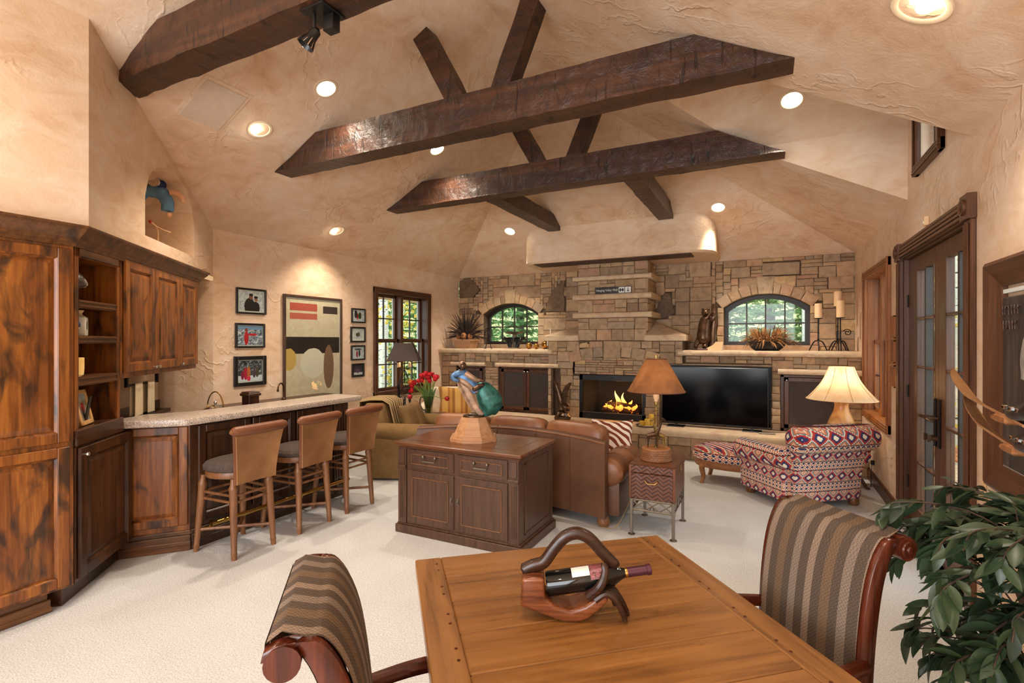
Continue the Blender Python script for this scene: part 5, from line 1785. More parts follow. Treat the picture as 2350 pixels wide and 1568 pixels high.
for x0, x1, ry in ((-.97, -.36, .0), (-.36, .27, 0), (.27, .90, 0)):
    xm = (x0 + x1) / 2
    y, zt = arc(xm)
    obj('back_cushion', MB().pillow((0, 0, 0), (x1 - x0, .20, .50), .36, M=T(xm, y + .16, .635, rx=-.12, rz=-.17 * 2 * xm * .9)), M['sofatop'], t)
for sg, xc in ((-1, -1.0), (1, .93)):
    yb0, yb1 = -.34, .42
    pr = []
    for k in range(13):
        a = -PI * .35 + PI * 1.7 * k / 12
        pr.append((.125 * math.cos(a), .125 * math.sin(a)))
    rings = []
    for y, s in ((yb0 - .02, .6), (yb0, .95), (yb0 + .05, 1), (0, 1.0), (yb1 - .04, 1.03), (yb1, .95), (yb1 + .015, .6)):
        rings.append([(xc + s * .15 * math.cos(2 * PI * k / 18), y, .475 + s * .13 * math.sin(2 * PI * k / 18)) for k in range(18)])
    ar = obj('arm', MB().loft(rings), M['sofatop'], t, smooth=60)
    obj('arm_panel', MB().box(xc - .11, yb0 + .0, .09, xc + .11, yb1 - .02, .47), M['sofa'], ar, bevel=.02, seg=2)
    for y in (-.12, .15):
        obj('arm_seam', MB().tube([(xc + .152 * math.cos(a), y, .475 + .132 * math.sin(a)) for a in [PI * k / 10 - .3 for k in range(14)]], .0025, 5), M['sofa'], ar)
for x in (-.98, .90):
    for y in (-.40 if x > 0 else -.40, .33):
        obj('bun_foot', MB().lathe([(.04, 0), (.055, .02), (.058, .05), (.045, .085), (.045, .095)], 16, c=(x, y + .04, 0)), M['stool'], t)
t = thing('zebra_pillow', 'red and cream zebra-print throw pillow at the right end of the leather sofa', 'pillow', (-1.40, 5.06, .44), .35)
obj('cover', MB().throw(.42, .42, .13, T(0, 0, .20, rx=-.35)), M['zebra'], t, smooth=70)

# ------------------------------------------------------------------ trunk on a metal stand with the giraffe lamp
t = thing('trunk_table', 'woven brown leather trunk box on a grey metal stand beside the sofa', 'side table', (-.86, 4.58, 0))
hw, hd_ = .172, .262
for sx_ in (-1, 1):
    for sy_ in (-1, 1):
        lg = obj('leg', MB().box(sx_ * hw - .012, sy_ * hd_ - .012, 0, sx_ * hw + .012, sy_ * hd_ + .012, .31), M['pewter'], t, bevel=.002)
        obj('foot_plate', MB().lathe([(.03, 0), (.03, .006), (.018, .012)], 14, c=(sx_ * hw, sy_ * hd_, 0)), M['pewter'], lg)
for ax_, L, off in (('x', hw, -hd_), ('x', hw, hd_), ('y', hd_, -hw), ('y', hd_, hw)):
    def Pq(s, z): return (s, off, z) if ax_ == 'x' else (off, s, z)
    mb = MB()
    for z in (.215, .30):
        mb.tube([Pq(-L, z), Pq(L, z)], .008, 6)
    n = 3 if ax_ == 'x' else 4
    for k in range(n):
        a, b = -L + 2 * L * k / n, -L + 2 * L * (k + 1) / n
        mb.tube([Pq(a, .218), Pq(b, .297)], .005, 6).tube([Pq(b, .218), Pq(a, .297)], .005, 6)
    mb.tube([Pq(-.02, .22), Pq(0, .26), Pq(.02, .22)], .006, 6)
    obj('lattice_apron', mb, M['pewter'], t)
g = NG('woven_leather')
v = g.coord((1, 1, 1))
sp = g.n('SeparateXYZ'); g.put(sp.inputs[0], v)
hh_ = g.math('ADD', sp.outputs[0], sp.outputs[1])
col_ = g.math('FLOOR', g.math('MULTIPLY', hh_, 22))
par = g.math('MULTIPLY', g.math('SUBTRACT', g.math('FLOORED_MODULO', col_, 2.0), .5), 2.0)
ph = g.math('ADD', g.math('MULTIPLY', sp.outputs[2], 30), g.math('MULTIPLY', g.math('MULTIPLY', par, g.math('FRACT', g.math('MULTIPLY', hh_, 22))), 1.0))
fr_ = g.math('PINGPONG', ph, .5)
M['woven'] = g.set(g.ramp(fr_, [(.0, S(36, 18, 12)), (.10, S(70, 36, 24)), (.3, S(104, 58, 40)), (.5, S(116, 68, 48))]), .38)
g.bump(g.math('MINIMUM', fr_, .25), .8, .01)
obj('trunk_body', MB().box(-.185, -.275, .312, .185, .275, .53), M['woven'], t, bevel=.006)
ld = obj('trunk_lid', MB().box(-.188, -.278, .533, .188, .278, .60), M['woven'], t, bevel=.006)
obj('lid_top', MB().box(-.187, -.277, .598, .187, .277, .6045), M['oakx'], ld, bevel=.003)
obj('corner_binding', MB().box(-.191, -.281, .312, -.17, -.26, .597).box(.17, -.281, .312, .191, -.26, .597), M['stoolroll'], t, bevel=.004)
obj('bail_handle', MB().tube([(-.05, -.28, .485), (-.05, -.3, .475), (-.03, -.302, .455), (.03, -.302, .455), (.05, -.3, .475), (.05, -.28, .485)], .005, 8), M['brass'], t)
obj('hasp', MB().box(.187, -.02, .52, .196, .02, .575), M['brass'], t, bevel=.003)

def shade(mb, rb_, rt, zb, zt, n=28, flare=0, sq=False):
    prof = []
    for i in range(9):
        q = i / 8
        r = rb_ + (rt - rb_) * q
        r -= flare * math.sin(PI * q)
        prof.append((r, zb + (zt - zb) * q))
    mb.lathe(prof, n, cap=False)
    return mb
def bulb_light(parent, loc, power, r=.03, color=(1, .78, .5)):
    d = bpy.data.lights.new('bulb_light', 'POINT')
    d.energy, d.color, d.shadow_soft_size = power, color, r
    o = bpy.data.objects.new('bulb_light', d); COL.objects.link(o); o.parent = parent; o.location = loc
def shade_mat(name, c1, c2, trans=.5):
    g = NG(name)
    v = g.coord()
    col = g.ramp(g.noise(v, 7, 4, .6, .6), [(.3, c1), (.7, c2)])
    g.set(col, .6)
    tl = g.n('BsdfTranslucent'); g.put(tl.inputs[0], col)
    mx = g.n('MixShader'); mx.inputs[0].default_value = trans
    g.put(mx.inputs[1], g.bsdf.outputs[0]); g.put(mx.inputs[2], tl.outputs[0]); g.put(g.out.inputs[0], mx.outputs[0])
    return g.m
M['shade_hide'] = shade_mat('shade_rawhide', S(116, 72, 36), S(160, 104, 58), .25)
M['shade_cream'] = shade_mat('shade_parchment', S(226, 190, 140), S(240, 220, 190), .5)
M['shade_dark'] = shade_mat('shade_dark', S(50, 34, 26), S(66, 46, 36), .08)
t = thing('giraffe_lamp', 'table lamp with two bronze giraffes on a woven base and tan hide shade', 'lamp', (-.87, 4.545, .605))
g = NG('basket_brick')
br = g.n('TexBrick')
vv = g.coord((1, 1, 1), kind='UV')
ob_ = g.n('TexCoord').outputs['Object']
sp = g.n('SeparateXYZ'); g.put(sp.inputs[0], ob_)
cb = g.n('CombineXYZ')
g.put(cb.inputs[0], g.math('MULTIPLY', g.math('ARCTAN2', sp.outputs[1], sp.outputs[0]), .14)); g.put(cb.inputs[1], sp.outputs[2])
g.put(br.inputs['Vector'], cb.outputs[0])
br.inputs['Scale'].default_value = 14
br.inputs[1].default_value = (*S(150, 98, 56), 1); br.inputs[2].default_value = (*S(124, 78, 44), 1); br.inputs[3].default_value = (*S(70, 42, 24), 1)
g.bump(br.outputs[1], -.6, .005)
M['basketbrick'] = g.set(br.outputs[0], .6)
b_ = obj('base_drum', MB().lathe([(.132, 0), (.136, .01), (.13, .025), (.128, .04), (.13, .06), (.122, .10), (.118, .105)], 30, cap=False), M['basketbrick'], t)
obj('drum_top', MB().lathe([(.122, .1), (.119, .107), (.05, .109), (.001, .109)], 30, cap=False), M['carved'], b_)
def giraffe(ox, oy, rz, s=1.0):
    mb = MB()
    m = T(ox, oy, .108, rz=rz) @ Matrix.Scale(s, 4)
    for x, y in ((-.035, -.012), (-.035, .012), (.035, -.012), (.035, .012)):
        mb.tube([(x * 1.05, y, 0), (x, y, .045), (x * .95, y, .095)], [.004, .0042, .009], 7, M=m)
    mb.tube(bez([(-.045, 0, .098), (-.02, 0, .108), (.02, 0, .118), (.043, 0, .125)], 4), [.014] + [.02] * 5 + [.022] * 4 + [.018] * 3, 10, M=m)
    mb.tube(bez([(.035, 0, .122), (.06, 0, .17), (.072, 0, .215), (.08, 0, .25)], 4), [.019, .017, .015, .014, .012, .011, .010, .010, .009, .009, .008, .008, .008], 9, M=m)
    mb.tube([(.072, 0, .252), (.088, 0, .256), (.108, 0, .243), (.114, 0, .237)], [.008, .012, .008, .005], 8, M=m)
    for y in (-.006, .006):
        mb.tube([(.078, y, .26), (.076, y, .276)], .002, 5, M=m)
        mb.tube([(.074, y, .256), (.066, y * 3, .262)], [.004, .001], 5, M=m)
    mb.tube([(-.047, 0, .1), (-.055, 0, .07), (-.054, 0, .05)], [.003, .002, .003], 5, M=m)
    return mb
M['antique'] = plain('antique_brass', S(142, 114, 62), .35, .7, var=.3)
obj('giraffe', giraffe(-.03, -.02, .1, 1.0), M['bronze'], t)
obj('giraffe', giraffe(.035, .02, PI - .3, .92), M['antique'], t)
pole = MB().lathe([(.02, .108), (.018, .12), (.007, .13), (.007, .42), (.03, .425), (.032, .432), (.008, .436), (.008, .47), (.014, .475), (.018, .50), (.015, .51)], 16)
obj('pole', pole, M['antique'], t)
obj('harp', MB().tube([(.045 * math.sin(a), 0, .58 - .1 * math.cos(a)) for a in [PI * k / 10 for k in range(11)]] , .002, 5), M['brass'], t)
obj('bulb_socket', MB().lathe([(.013, .50), (.015, .515), (.028, .55), (.026, .58), (.01, .6)], 16), M['bulbdim'] if 'bulbdim' in M else M['cream'], t)
sh = obj('shade', shade(MB(), .245, .088, .602, .885), M['shade_hide'], t, fixn=False)
for r, z in ((.245, .602), (.088, .885)):
    obj('laced_edge', MB().tube([(r * math.cos(2 * PI * k / 40), r * math.sin(2 * PI * k / 40), z) for k in range(41)], .005, 6), M['stoolroll'], sh)
obj('finial', MB().lathe([(.003, .88), (.003, .9), (.009, .905), (.008, .915), (.001, .922)], 10), M['brass'], t)
obj('finial_bar', MB().tube([(-.086, 0, .882), (.086, 0, .882)], .002, 5), M['brass'], t)
bulb_light(t, (0, 0, .68), 2.2)
t = thing('electric_cord', 'thin tan electric cord trailing from the sofa to the trunk table', 'cord')
obj('wire', MB().tube(bez([(-1.3, 4.32, .012), (-1.16, 4.3, .05), (-1.1, 4.5, .2), (-1.06, 4.75, .42)], 8), .004, 6), plain('cord_tan', S(150, 120, 80), .5), t)

# ------------------------------------------------------------------ kilim ottoman and armchair
t = thing('kilim_ottoman', 'oval kilim-covered ottoman on carved wooden cabriole legs by the hearth', 'ottoman', (-.36, 6.42, 0), -.12)
def oval(rx, ry, z, n=32): return [(rx * math.copysign(abs(math.cos(a)) ** .85, math.cos(a)), ry * math.copysign(abs(math.sin(a)) ** .85, math.sin(a)), z) for a in [2 * PI * k / n for k in range(n)]]
obj('cushion', MB().loft([oval(.40, .28, .265), oval(.43, .31, .28), oval(.44, .32, .33), oval(.42, .30, .385), oval(.34, .23, .415), oval(.18, .12, .425), oval(.02, .02, .427)]), M['kilimred'], t, smooth=60)
obj('carved_apron', MB().loft([oval(.40, .28, .19), oval(.41, .29, .2), oval(.405, .285, .265)]), M['carved'], t, smooth=60)
for a in (PI * .25, PI * .75, PI * 1.25, PI * 1.75):
    x, y = .37 * math.cos(a) * 1.05, .26 * math.sin(a) * 1.05
    o = Vector((math.cos(a), math.sin(a), 0))
    pts = bez([Vector((x, y, .24)), Vector((x, y, .18)) + o * .025, Vector((x, y, .08)) + o * .005, Vector((x, y, .025)) + o * .02, Vector((x, y, .0)) + o * .035], 4)
    obj('leg', MB().tube(pts, [.04 - .018 * min(1, i / 10) for i in range(len(pts))], 10), M['carved'], t)

t = thing('kilim_armchair', 'low armchair upholstered in red and cream kilim with a fat rolled back, seen from behind', 'armchair', (.31, 6.10, 0), math.radians(219))
KX = .36
# seat block and base
obj('base', MB().box(-KX - .02, -.36, .08, KX + .02, .36, .36), M['kilim'], t, bevel=.03, seg=2)
obj('seat_cushion', MB().pillow((0, -.08, .40), (.6, .66, .16), .3), M['kilimred'], t)
# raked back panel
rings = []
for i in range(9):
    q = i / 8
    z = .08 + .60 * q
    y = .33 + .10 * q ** 1.8
    wd = KX + .02 + .02 * q
    rings.append([(-wd, y - .14, z), (wd, y - .14, z), (wd + .01, y - .05, z), (wd, y + .02, z), (wd * .5, y + .035, z), (-wd * .5, y + .035, z), (-wd, y + .02, z), (-wd - .01, y - .05, z)])
obj('back', MB().loft(rings), M['kilim'], t, smooth=50)
rl = [(-.47, .42, .70), (-.45, .42, .70), (-.41, .42, .70), (-.2, .425, .705), (0, .43, .707), (.2, .425, .705), (.41, .42, .70), (.45, .42, .70), (.47, .42, .70)]
obj('back_roll', MB().tube(rl, [.06, .11, .132, .137, .138, .137, .132, .11, .06], 22), M['kilimred'], t, smooth=60)
for sg in (-1, 1):
    ra = [(sg * .43, .34, .52), (sg * .43, .2, .505), (sg * .43, 0, .49), (sg * .43, -.28, .48), (sg * .43, -.36, .48), (sg * .43, -.375, .48)]
    a_o = obj('arm', MB().tube(ra, [.105, .11, .112, .115, .108, .06], 18), M['kilimred'], t, smooth=60)
    obj('arm_side', MB().box(sg * .40 - .06, -.34, .08, sg * .40 + .06, .30, .48), M['kilim'], a_o, bevel=.02, seg=2)
for x in (-.36, .36):
    for y in (-.3, .3):
        obj('bun_foot', MB().lathe([(.04, 0), (.05, .02), (.05, .05), (.04, .085)], 14, c=(x, y, 0)), M['stool'], t)

# lamp table in the right corner
t = thing('lamp_table', 'small dark wood lamp table in the corner behind the kilim armchair', 'side table', (.76, 6.85, 0))
obj('top', MB().lathe([(.26, .565), (.275, .575), (.275, .59), (.26, .597)], 30), M['trimx'], t)
obj('column', MB().lathe([(.06, .1), (.035, .16), (.05, .28), (.03, .4), (.05, .54), (.09, .566)], 16), M['trim'], t)
for k in range(3):
    a = 2 * PI * k / 3 - .3
    obj('leg', MB().tube(bez([(.03 * math.cos(a), .03 * math.sin(a), .16), (.16 * math.cos(a), .16 * math.sin(a), .13), (.24 * math.cos(a), .24 * math.sin(a), .02), (.27 * math.cos(a), .27 * math.sin(a), .014)], 5), [.03, .03, .028, .026, .024, .022, .02, .02, .018, .018, .016, .016, .014, .014, .013, .012], 8), M['trim'], t)
t = thing('cream_table_lamp', 'lit cream pottery lamp with a wide flared parchment shade by the right window', 'lamp', (.76, 6.85, .598))
g = NG('lamp_pottery')
M['pottery'] = g.set(g.ramp(g.noise(g.coord((1, 1, .8)), 5, 3, .5, .8), [(.35, S(190, 130, 72)), (.5, S(232, 186, 124)), (.7, S(246, 214, 160))]), .3)
obj('base', MB().lathe([(.085, 0), (.10, .01), (.135, .06), (.14, .10), (.11, .18), (.078, .25), (.068, .31), (.072, .35), (.085, .375), (.08, .385), (.03, .385), (.02, .4)], 28), M['pottery'], t)
obj('shade', shade(MB(), .35, .125, .385, .755, 32, .035), M['shade_cream'], t, fixn=False)
obj('shade_trim', MB().tube([(.35 * math.cos(2 * PI * k / 40), .35 * math.sin(2 * PI * k / 40), .385) for k in range(41)], .004, 6), M['cream'], t)
sm_ = MB()
for k in range(8):
    a = 2 * PI * k / 8 + .2
    sm_.tube([((.35 + (.125 - .35) * q - .035 * math.sin(PI * q) + .001) * math.cos(a), (.35 + (.125 - .35) * q - .035 * math.sin(PI * q) + .001) * math.sin(a), .385 + .37 * q) for q in [i / 8 for i in range(9)]], .0022, 5)
obj('shade_ribs', sm_, M['carved'], t)
bulb_light(t, (0, 0, .60), 3.2)
obj('bulb', MB().ball((0, 0, .5), (.03, .03, .045)), M['bulb'], t)
t = thing('small_photo_frame', 'little gilt photo frame beside the cream lamp', 'picture frame', (.58, 6.74, .598), -.25)
mb = MB()
for q in ((-.06, 0, -.045, .09), (.045, 0, .06, .09), (-.06, 0, .06, .015), (-.06, .075, .06, .09)):
    mb.box(q[0], -.008, q[1], q[2], .004, q[3], T(rx=-.2))
obj('frame', mb, M['lightwood'], t, bevel=.002)
obj('photo', MB().box(-.046, -.002, .014, .046, .002, .076, T(rx=-.2)), M['ph_a'], t, smooth=0)

# ------------------------------------------------------------------ brown chenille armchair by the bar
def clubchair(name, label, loc, rz, fab, fab2):
    t = thing(name, label, 'armchair', loc, rz)
    obj('base', MB().box(-.40, -.44, .03, .40, .42, .36), fab, t, bevel=.03, seg=2)
    obj('skirt', MB().box(-.405, -.445, .012, .405, .425, .06), fab, t, bevel=.005)
    obj('seat_cushion', MB().pillow((0, -.1, .42), (.56, .68, .18), .3), fab, t)
    rings = []
    for i in range(9):
        q = i / 8
        z = .3 + .58 * q
        y = .30 + .14 * q
        wd = .36 + .03 * math.sin(PI * q)
        if q > .85: wd -= .03
        rings.append([(-wd, y - .12, z), (0, y - .15, z), (wd, y - .12, z), (wd + .02, y, z), (wd, y + .1, z), (0, y + .12, z), (-wd, y + .1, z), (-wd - .02, y, z)])
    obj('back', MB().loft(rings), fab, t, smooth=60, bevel=.02)
    for sg in (-1, 1):
        ra = [(sg * .44, .36, .56), (sg * .44, .32, .56), (sg * .44, 0, .55), (sg * .44, -.40, .545), (sg * .44, -.455, .545), (sg * .44, -.47, .545)]
        a_o = obj('arm', MB().tube(ra, [.08, .105, .11, .112, .10, .05], 18), fab2, t, smooth=60)
        obj('arm_side', MB().box(sg * .44 - .085, -.44, .02, sg * .44 + .085, .40, .55), fab, a_o, bevel=.02, seg=2)
    return t
t = clubchair('chenille_armchair', 'brown chenille club armchair between the bar and the sideboard', (-4.02, 5.22, 0), math.radians(112), M['chenille'], M['chenille'])
o = thing('striped_throw', 'cream and brown striped throw draped over the brown armchair back', 'throw', t.location.copy(), math.radians(112))
rings = []
for i in range(12):
    q = i / 11
    if q < .5:
        y, z = .30 + .14 * (q / .5 * .9 + .1) - .17, .42 + .50 * (q / .5)
    else:
        k = (q - .5) / .5
        y, z = .30 + .14 - .17 + .36 * min(1, k * 2.2), .92 - .4 * max(0, k - .4)
    rings.append([(x, y + .006 * math.sin(x * 30), z + .012 * math.cos(x * 9)) for x in [-.26 + .04 * j for j in range(14)]])
ob = obj('cloth', MB().loft(rings, cap=False, closed=False), M['throwstripe'], o, fixn=False, smooth=60)
md = ob.modifiers.new('thick', 'SOLIDIFY'); md.thickness = .012; md.offset = 1
for k, (x, lab) in enumerate(((-.12, 'olive square cushion on the brown armchair, nearer the bar'), (.12, 'olive square cushion on the brown armchair, nearer the window'))):
    p = thing('chair_cushion', lab, 'pillow', t.location + Matrix.Rotation(math.radians(112), 4, 'Z') @ Vector((x, -.02 - .03 * k, .5)), math.radians(112) + .2 * (k - .5), 'cushions on the brown armchair')
    obj('cover', MB().throw(.40, .40, .14, T(0, .05, .17, rx=-.35)), M['chenille'], p, smooth=70)

t = clubchair('cream_armchair', 'cream upholstered armchair in the far left corner behind the sofa', (-4.42, 6.72, 0), math.radians(35), M['creamfab'], M['creamfab'])
p = thing('gold_cushion', 'large gold striped cushion on the cream armchair', 'pillow', t.location + Matrix.Rotation(math.radians(35), 4, 'Z') @ Vector((.02, -.06, .5)), math.radians(35))
M['goldstripe'] = stripes('gold_stripe', [(0, S(206, 158, 84)), (.45, S(168, 112, 50)), (.6, S(190, 138, 66)), (.8, S(150, 100, 46))], 0, 5, 200)
obj('cover', MB().throw(.52, .48, .18, T(0, .06, .2, rx=-.3)), M['goldstripe'], p, smooth=70)

# side table with tulips
t = thing('tulip_table', 'dark wood side table between the armchairs, holding tulips and a book', 'side table', (-4.40, 5.98, 0), .62)
obj('top', MB().box(-.30, -.27, .55, .30, .27, .58), M['trimx'], t, bevel=.008)
obj('apron', MB().box(-.27, -.24, .46, .27, .24, .55), M['trimx'], t, bevel=.004)
for x in (-.25, .25):
    for y in (-.22, .22):
        obj('leg', MB().tube([(x, y, 0), (x, y, .48)], [.016, .026], 10), M['trim'], t)
t = thing('book', 'thin pale book lying on the tulip table', 'book', (-4.53, 5.87, .581), .9)
obj('pages', MB().box(-.13, -.095, .003, .128, .095, .019), M['white'], t, smooth=0)
obj('cover', MB().box(-.133, -.1, 0, .133, .1, .003).box(-.133, -.1, .019, .133, .1, .022), M['slate'], t, smooth=0)
t = thing('glass_vase', 'clear glass pitcher vase with a curled handle holding tulips', 'vase', (-4.36, 5.98, .581))
obj('vessel', MB().lathe([(.05, 0), (.055, .004), (.052, .02), (.058, .12), (.075, .24), (.085, .275), (.08, .272), (.07, .24), (.053, .12), (.046, .025), (.001, .022)], 24, cap=False), M['vase'], t)
obj('water', MB().lathe([(.045, .024), (.055, .15), (.001, .15)], 20), glass('water', (.8, .84, .78)), t)
obj('handle', MB().tube(bez([(-.07, -.01, .24), (-.12, -.02, .25), (-.14, -.02, .17), (-.10, -.01, .08), (-.055, 0, .06)], 6), .007, 8), M['iron'], t)
M['tulip'] = plain('tulip_red', S(196, 22, 34), .5, var=.25)
M['tulipo'] = plain('tulip_orange', S(214, 110, 50), .5, var=.2)
M['stemg'] = plain('tulip_stem', S(126, 150, 64), .6, var=.2)
M['leafg'] = plain('tulip_leaf', S(84, 116, 58), .6, var=.2)
RT = random.Random(3)
base = Vector((-4.36, 5.98, .581))
def tulip_head():
    mb = MB()
    for k in range(6):
        a = PI / 3 * k
        r0 = .030 if k % 2 else .026
        rings = []
        for i in range(6):
            q = i / 5
            rr = r0 * math.sin(PI * (.18 + .6 * q)) * 1.15
            wv = .75 * (1 - q ** 3)
            rings.append([(rr * math.cos(a + wv * s), rr * math.sin(a + wv * s), .068 * q) for s in (-1, -.5, 0, .5, 1)])
        mb.loft(rings, cap=False, closed=False)
    return mb.mesh('petals', smooth=60, fixn=False)
thm = tulip_head()
stems_dir = []
for k in range(26):
    a = RT.uniform(0, 2 * PI)
    sp_ = RT.uniform(.03, .26)
    stems_dir.append((a, sp_))
for k, (a, sp_) in enumerate(stems_dir):
    h = .42 + .16 * (1 - sp_ / .26) + RT.uniform(-.02, .03)
    if k in (3, 9): h, sp_ = .25, .27
    if k == 14: h, sp_ = .36, .30
    tip = Vector((sp_ * math.cos(a), sp_ * math.sin(a), h))
    lab = 'red tulip in the bunch on the side table' if k % 8 else 'orange tulip in the bunch on the side table'
    tu = thing('tulip', lab, 'flower', base, 0, 'red tulips in the vase' if k % 8 else 'orange tulips in the vase')
    obj('stem', MB().tube(bez([(.02 * math.cos(a), .02 * math.sin(a), .03), (.05 * math.cos(a), .05 * math.sin(a), .26), tip * .75 + Vector((0, 0, .06)), tip], 5), .0045, 6), M['stemg'], tu)
    hd_o = bpy.data.objects.new('petals', thm); COL.objects.link(hd_o); hd_o.parent = tu
    if not thm.materials: thm.materials.append(M['tulip'])
    if k % 8 == 0:
        hd_o.material_slots[0].link = 'OBJECT'
        hd_o.material_slots[0].material = M['tulipo']
    dirv = (tip - Vector((.05 * math.cos(a), .05 * math.sin(a), .26))).normalized()
    hd_o.location = tip
    hd_o.rotation_mode = 'QUATERNION'
    hd_o.rotation_quaternion = dirv.to_track_quat('Z', 'Y')
    if k % 2 == 0:
        L = [(.03 * math.cos(a + .3), .03 * math.sin(a + .3), .1), (.07 * math.cos(a + .3), .07 * math.sin(a + .3), .28), (.12 * math.cos(a + .4), .12 * math.sin(a + .4), .40)]
        obj('leaf', MB().tube(bez(L, 5), [.008, .012, .016, .018, .02, .02, .018, .015, .011, .006, .002], 8, flat=.18), M['leafg'], tu)

# ------------------------------------------------------------------ iron floor lamp by the left window
t = thing('iron_floor_lamp', 'black scrollwork iron floor lamp with a dark square shade before the left window', 'lamp', (-5.04, 6.28, 0), .55)
w_ = .085
for x in (-w_, w_):
    for y in (-w_, w_):
        obj('corner_post', MB().tube([(x * 1.15, y * 1.15, 0), (x, y, .3), (x, y, 1.0)], .007, 8), M['iron'], t)
for z in (.05, .55, 1.0):
    mb = MB()
    for a, b in (((-1, -1), (1, -1)), ((1, -1), (1, 1)), ((1, 1), (-1, 1)), ((-1, 1), (-1, -1))):
        mb.tube([(a[0] * w_, a[1] * w_, z), (b[0] * w_, b[1] * w_, z)], .006, 6)
    obj('band', mb, M['iron'], t)
for side in range(4):
    m = Matrix.Rotation(PI / 2 * side, 4, 'Z')
    mb = MB()
    for z0 in (.1, .58):
        mb.tube([(0, -w_, z0), (0, -w_, z0 + .4)], .004, 6, M=m)
        for sg in (-1, 1):
            mb.tube([(sg * p[0], -w_, p[1]) for p in [(.0, z0 + .04)] + [(.045 - .04 * math.cos(a * .9), z0 + .12 + .09 * math.sin(a)) for a in [-.8 + 4.4 * i / 12 for i in range(13)]]], .004, 6, M=m)
            mb.tube([(sg * p[0], -w_, p[1]) for p in [(.04 + .028 * math.cos(a) * (1 - a / 14), z0 + .30 + .032 * math.sin(a) * (1 - a / 14)) for a in [.6 * i for i in range(13)]]], .004, 6, M=m)
    obj('scroll_panel', mb, M['iron'], t)
obj('stem', MB().tube([(0, 0, 1.0), (0, 0, 1.58)], .008, 8), M['iron'], t)
mb = MB()
for k in range(4):
    a = PI / 2 * k + PI / 4
    mb.tube([(w_ * 1.3 * math.cos(a), w_ * 1.3 * math.sin(a), 1.0), (.06 * math.cos(a), .06 * math.sin(a), 1.1), (.0, 0, 1.22)], .005, 6)
    mb.tube([(0, 0, 1.24), (.07 * math.cos(a), .07 * math.sin(a), 1.2), (.12 * math.cos(a), .12 * math.sin(a), 1.24)], .005, 6)
obj('candle_arms', mb, M['iron'], t)
for k in range(4):
    a = PI / 2 * k + PI / 4
    obj('candle_sleeve', MB().cyl((.12 * math.cos(a), .12 * math.sin(a), 1.24), .016, .07, 12), M['candleglow'] if 'candleglow' in M else M['cream'], t)
def sqr(w, z): return [(-w, -w, z), (w, -w, z), (w, w, z), (-w, w, z)]
o = obj('shade', MB().loft([sqr(.24, 1.34), sqr(.13, 1.615)], cap=False), M['shade_dark'], t, smooth=0, fixn=False)
md = o.modifiers.new('thick', 'SOLIDIFY'); md.thickness = .006
bulb_light(t, (0, 0, 1.42), 3)

# ------------------------------------------------------------------ dining table
TZ = .76
t = thing('dining_table', 'large oak plank dining table with breadboard ends in the foreground', 'table', (-1.276, 1.659, 0), math.radians(40.7))
TW, TL = 1.09, 1.52
th = .045
def plank(x0, x1, y0, y1, mat, name='plank'):
    o = obj(name, MB().box(x0, y0, TZ - th, x1, y1, TZ), mat, t, bevel=.004)
    return o
for x0, x1 in ((0, .103), (TW - .103, TW)):
    bo = plank(x0, x1, -TL, 0, M['tabley'], 'breadboard_end')
    for k in range(8):
        for dy in (-.028, .028):
            y = -.09 - k * .19 + dy
            if y > -TL + .02:
                xx = x1 - .022 if x0 == 0 else x0 + .022
                obj('peg', MB().lathe([(.005, TZ - .003), (.005, TZ + .0012), (.002, TZ + .0018)], 8, c=(xx, y, 0)), M['mahog'], bo)
ys = [0, -.18, -.37, -.56, -.755, -.945, -1.135, -1.325, -TL]
for a, b in zip(ys, ys[1:]):
    plank(.1036, TW - .1036, b + .0012, a - .0012, M['table'])
obj('apron', MB().box(.08, -TL + .08, TZ - .14, TW - .08, -.08, TZ - th), M['tabley'], t, bevel=.004)
for x in (.12, TW - .12):
    for y in (-.12, -TL + .12):
        obj('leg', MB().box(x - .045, y - .045, 0, x + .045, y + .045, TZ - .1), M['tabley'], t, bevel=.01)

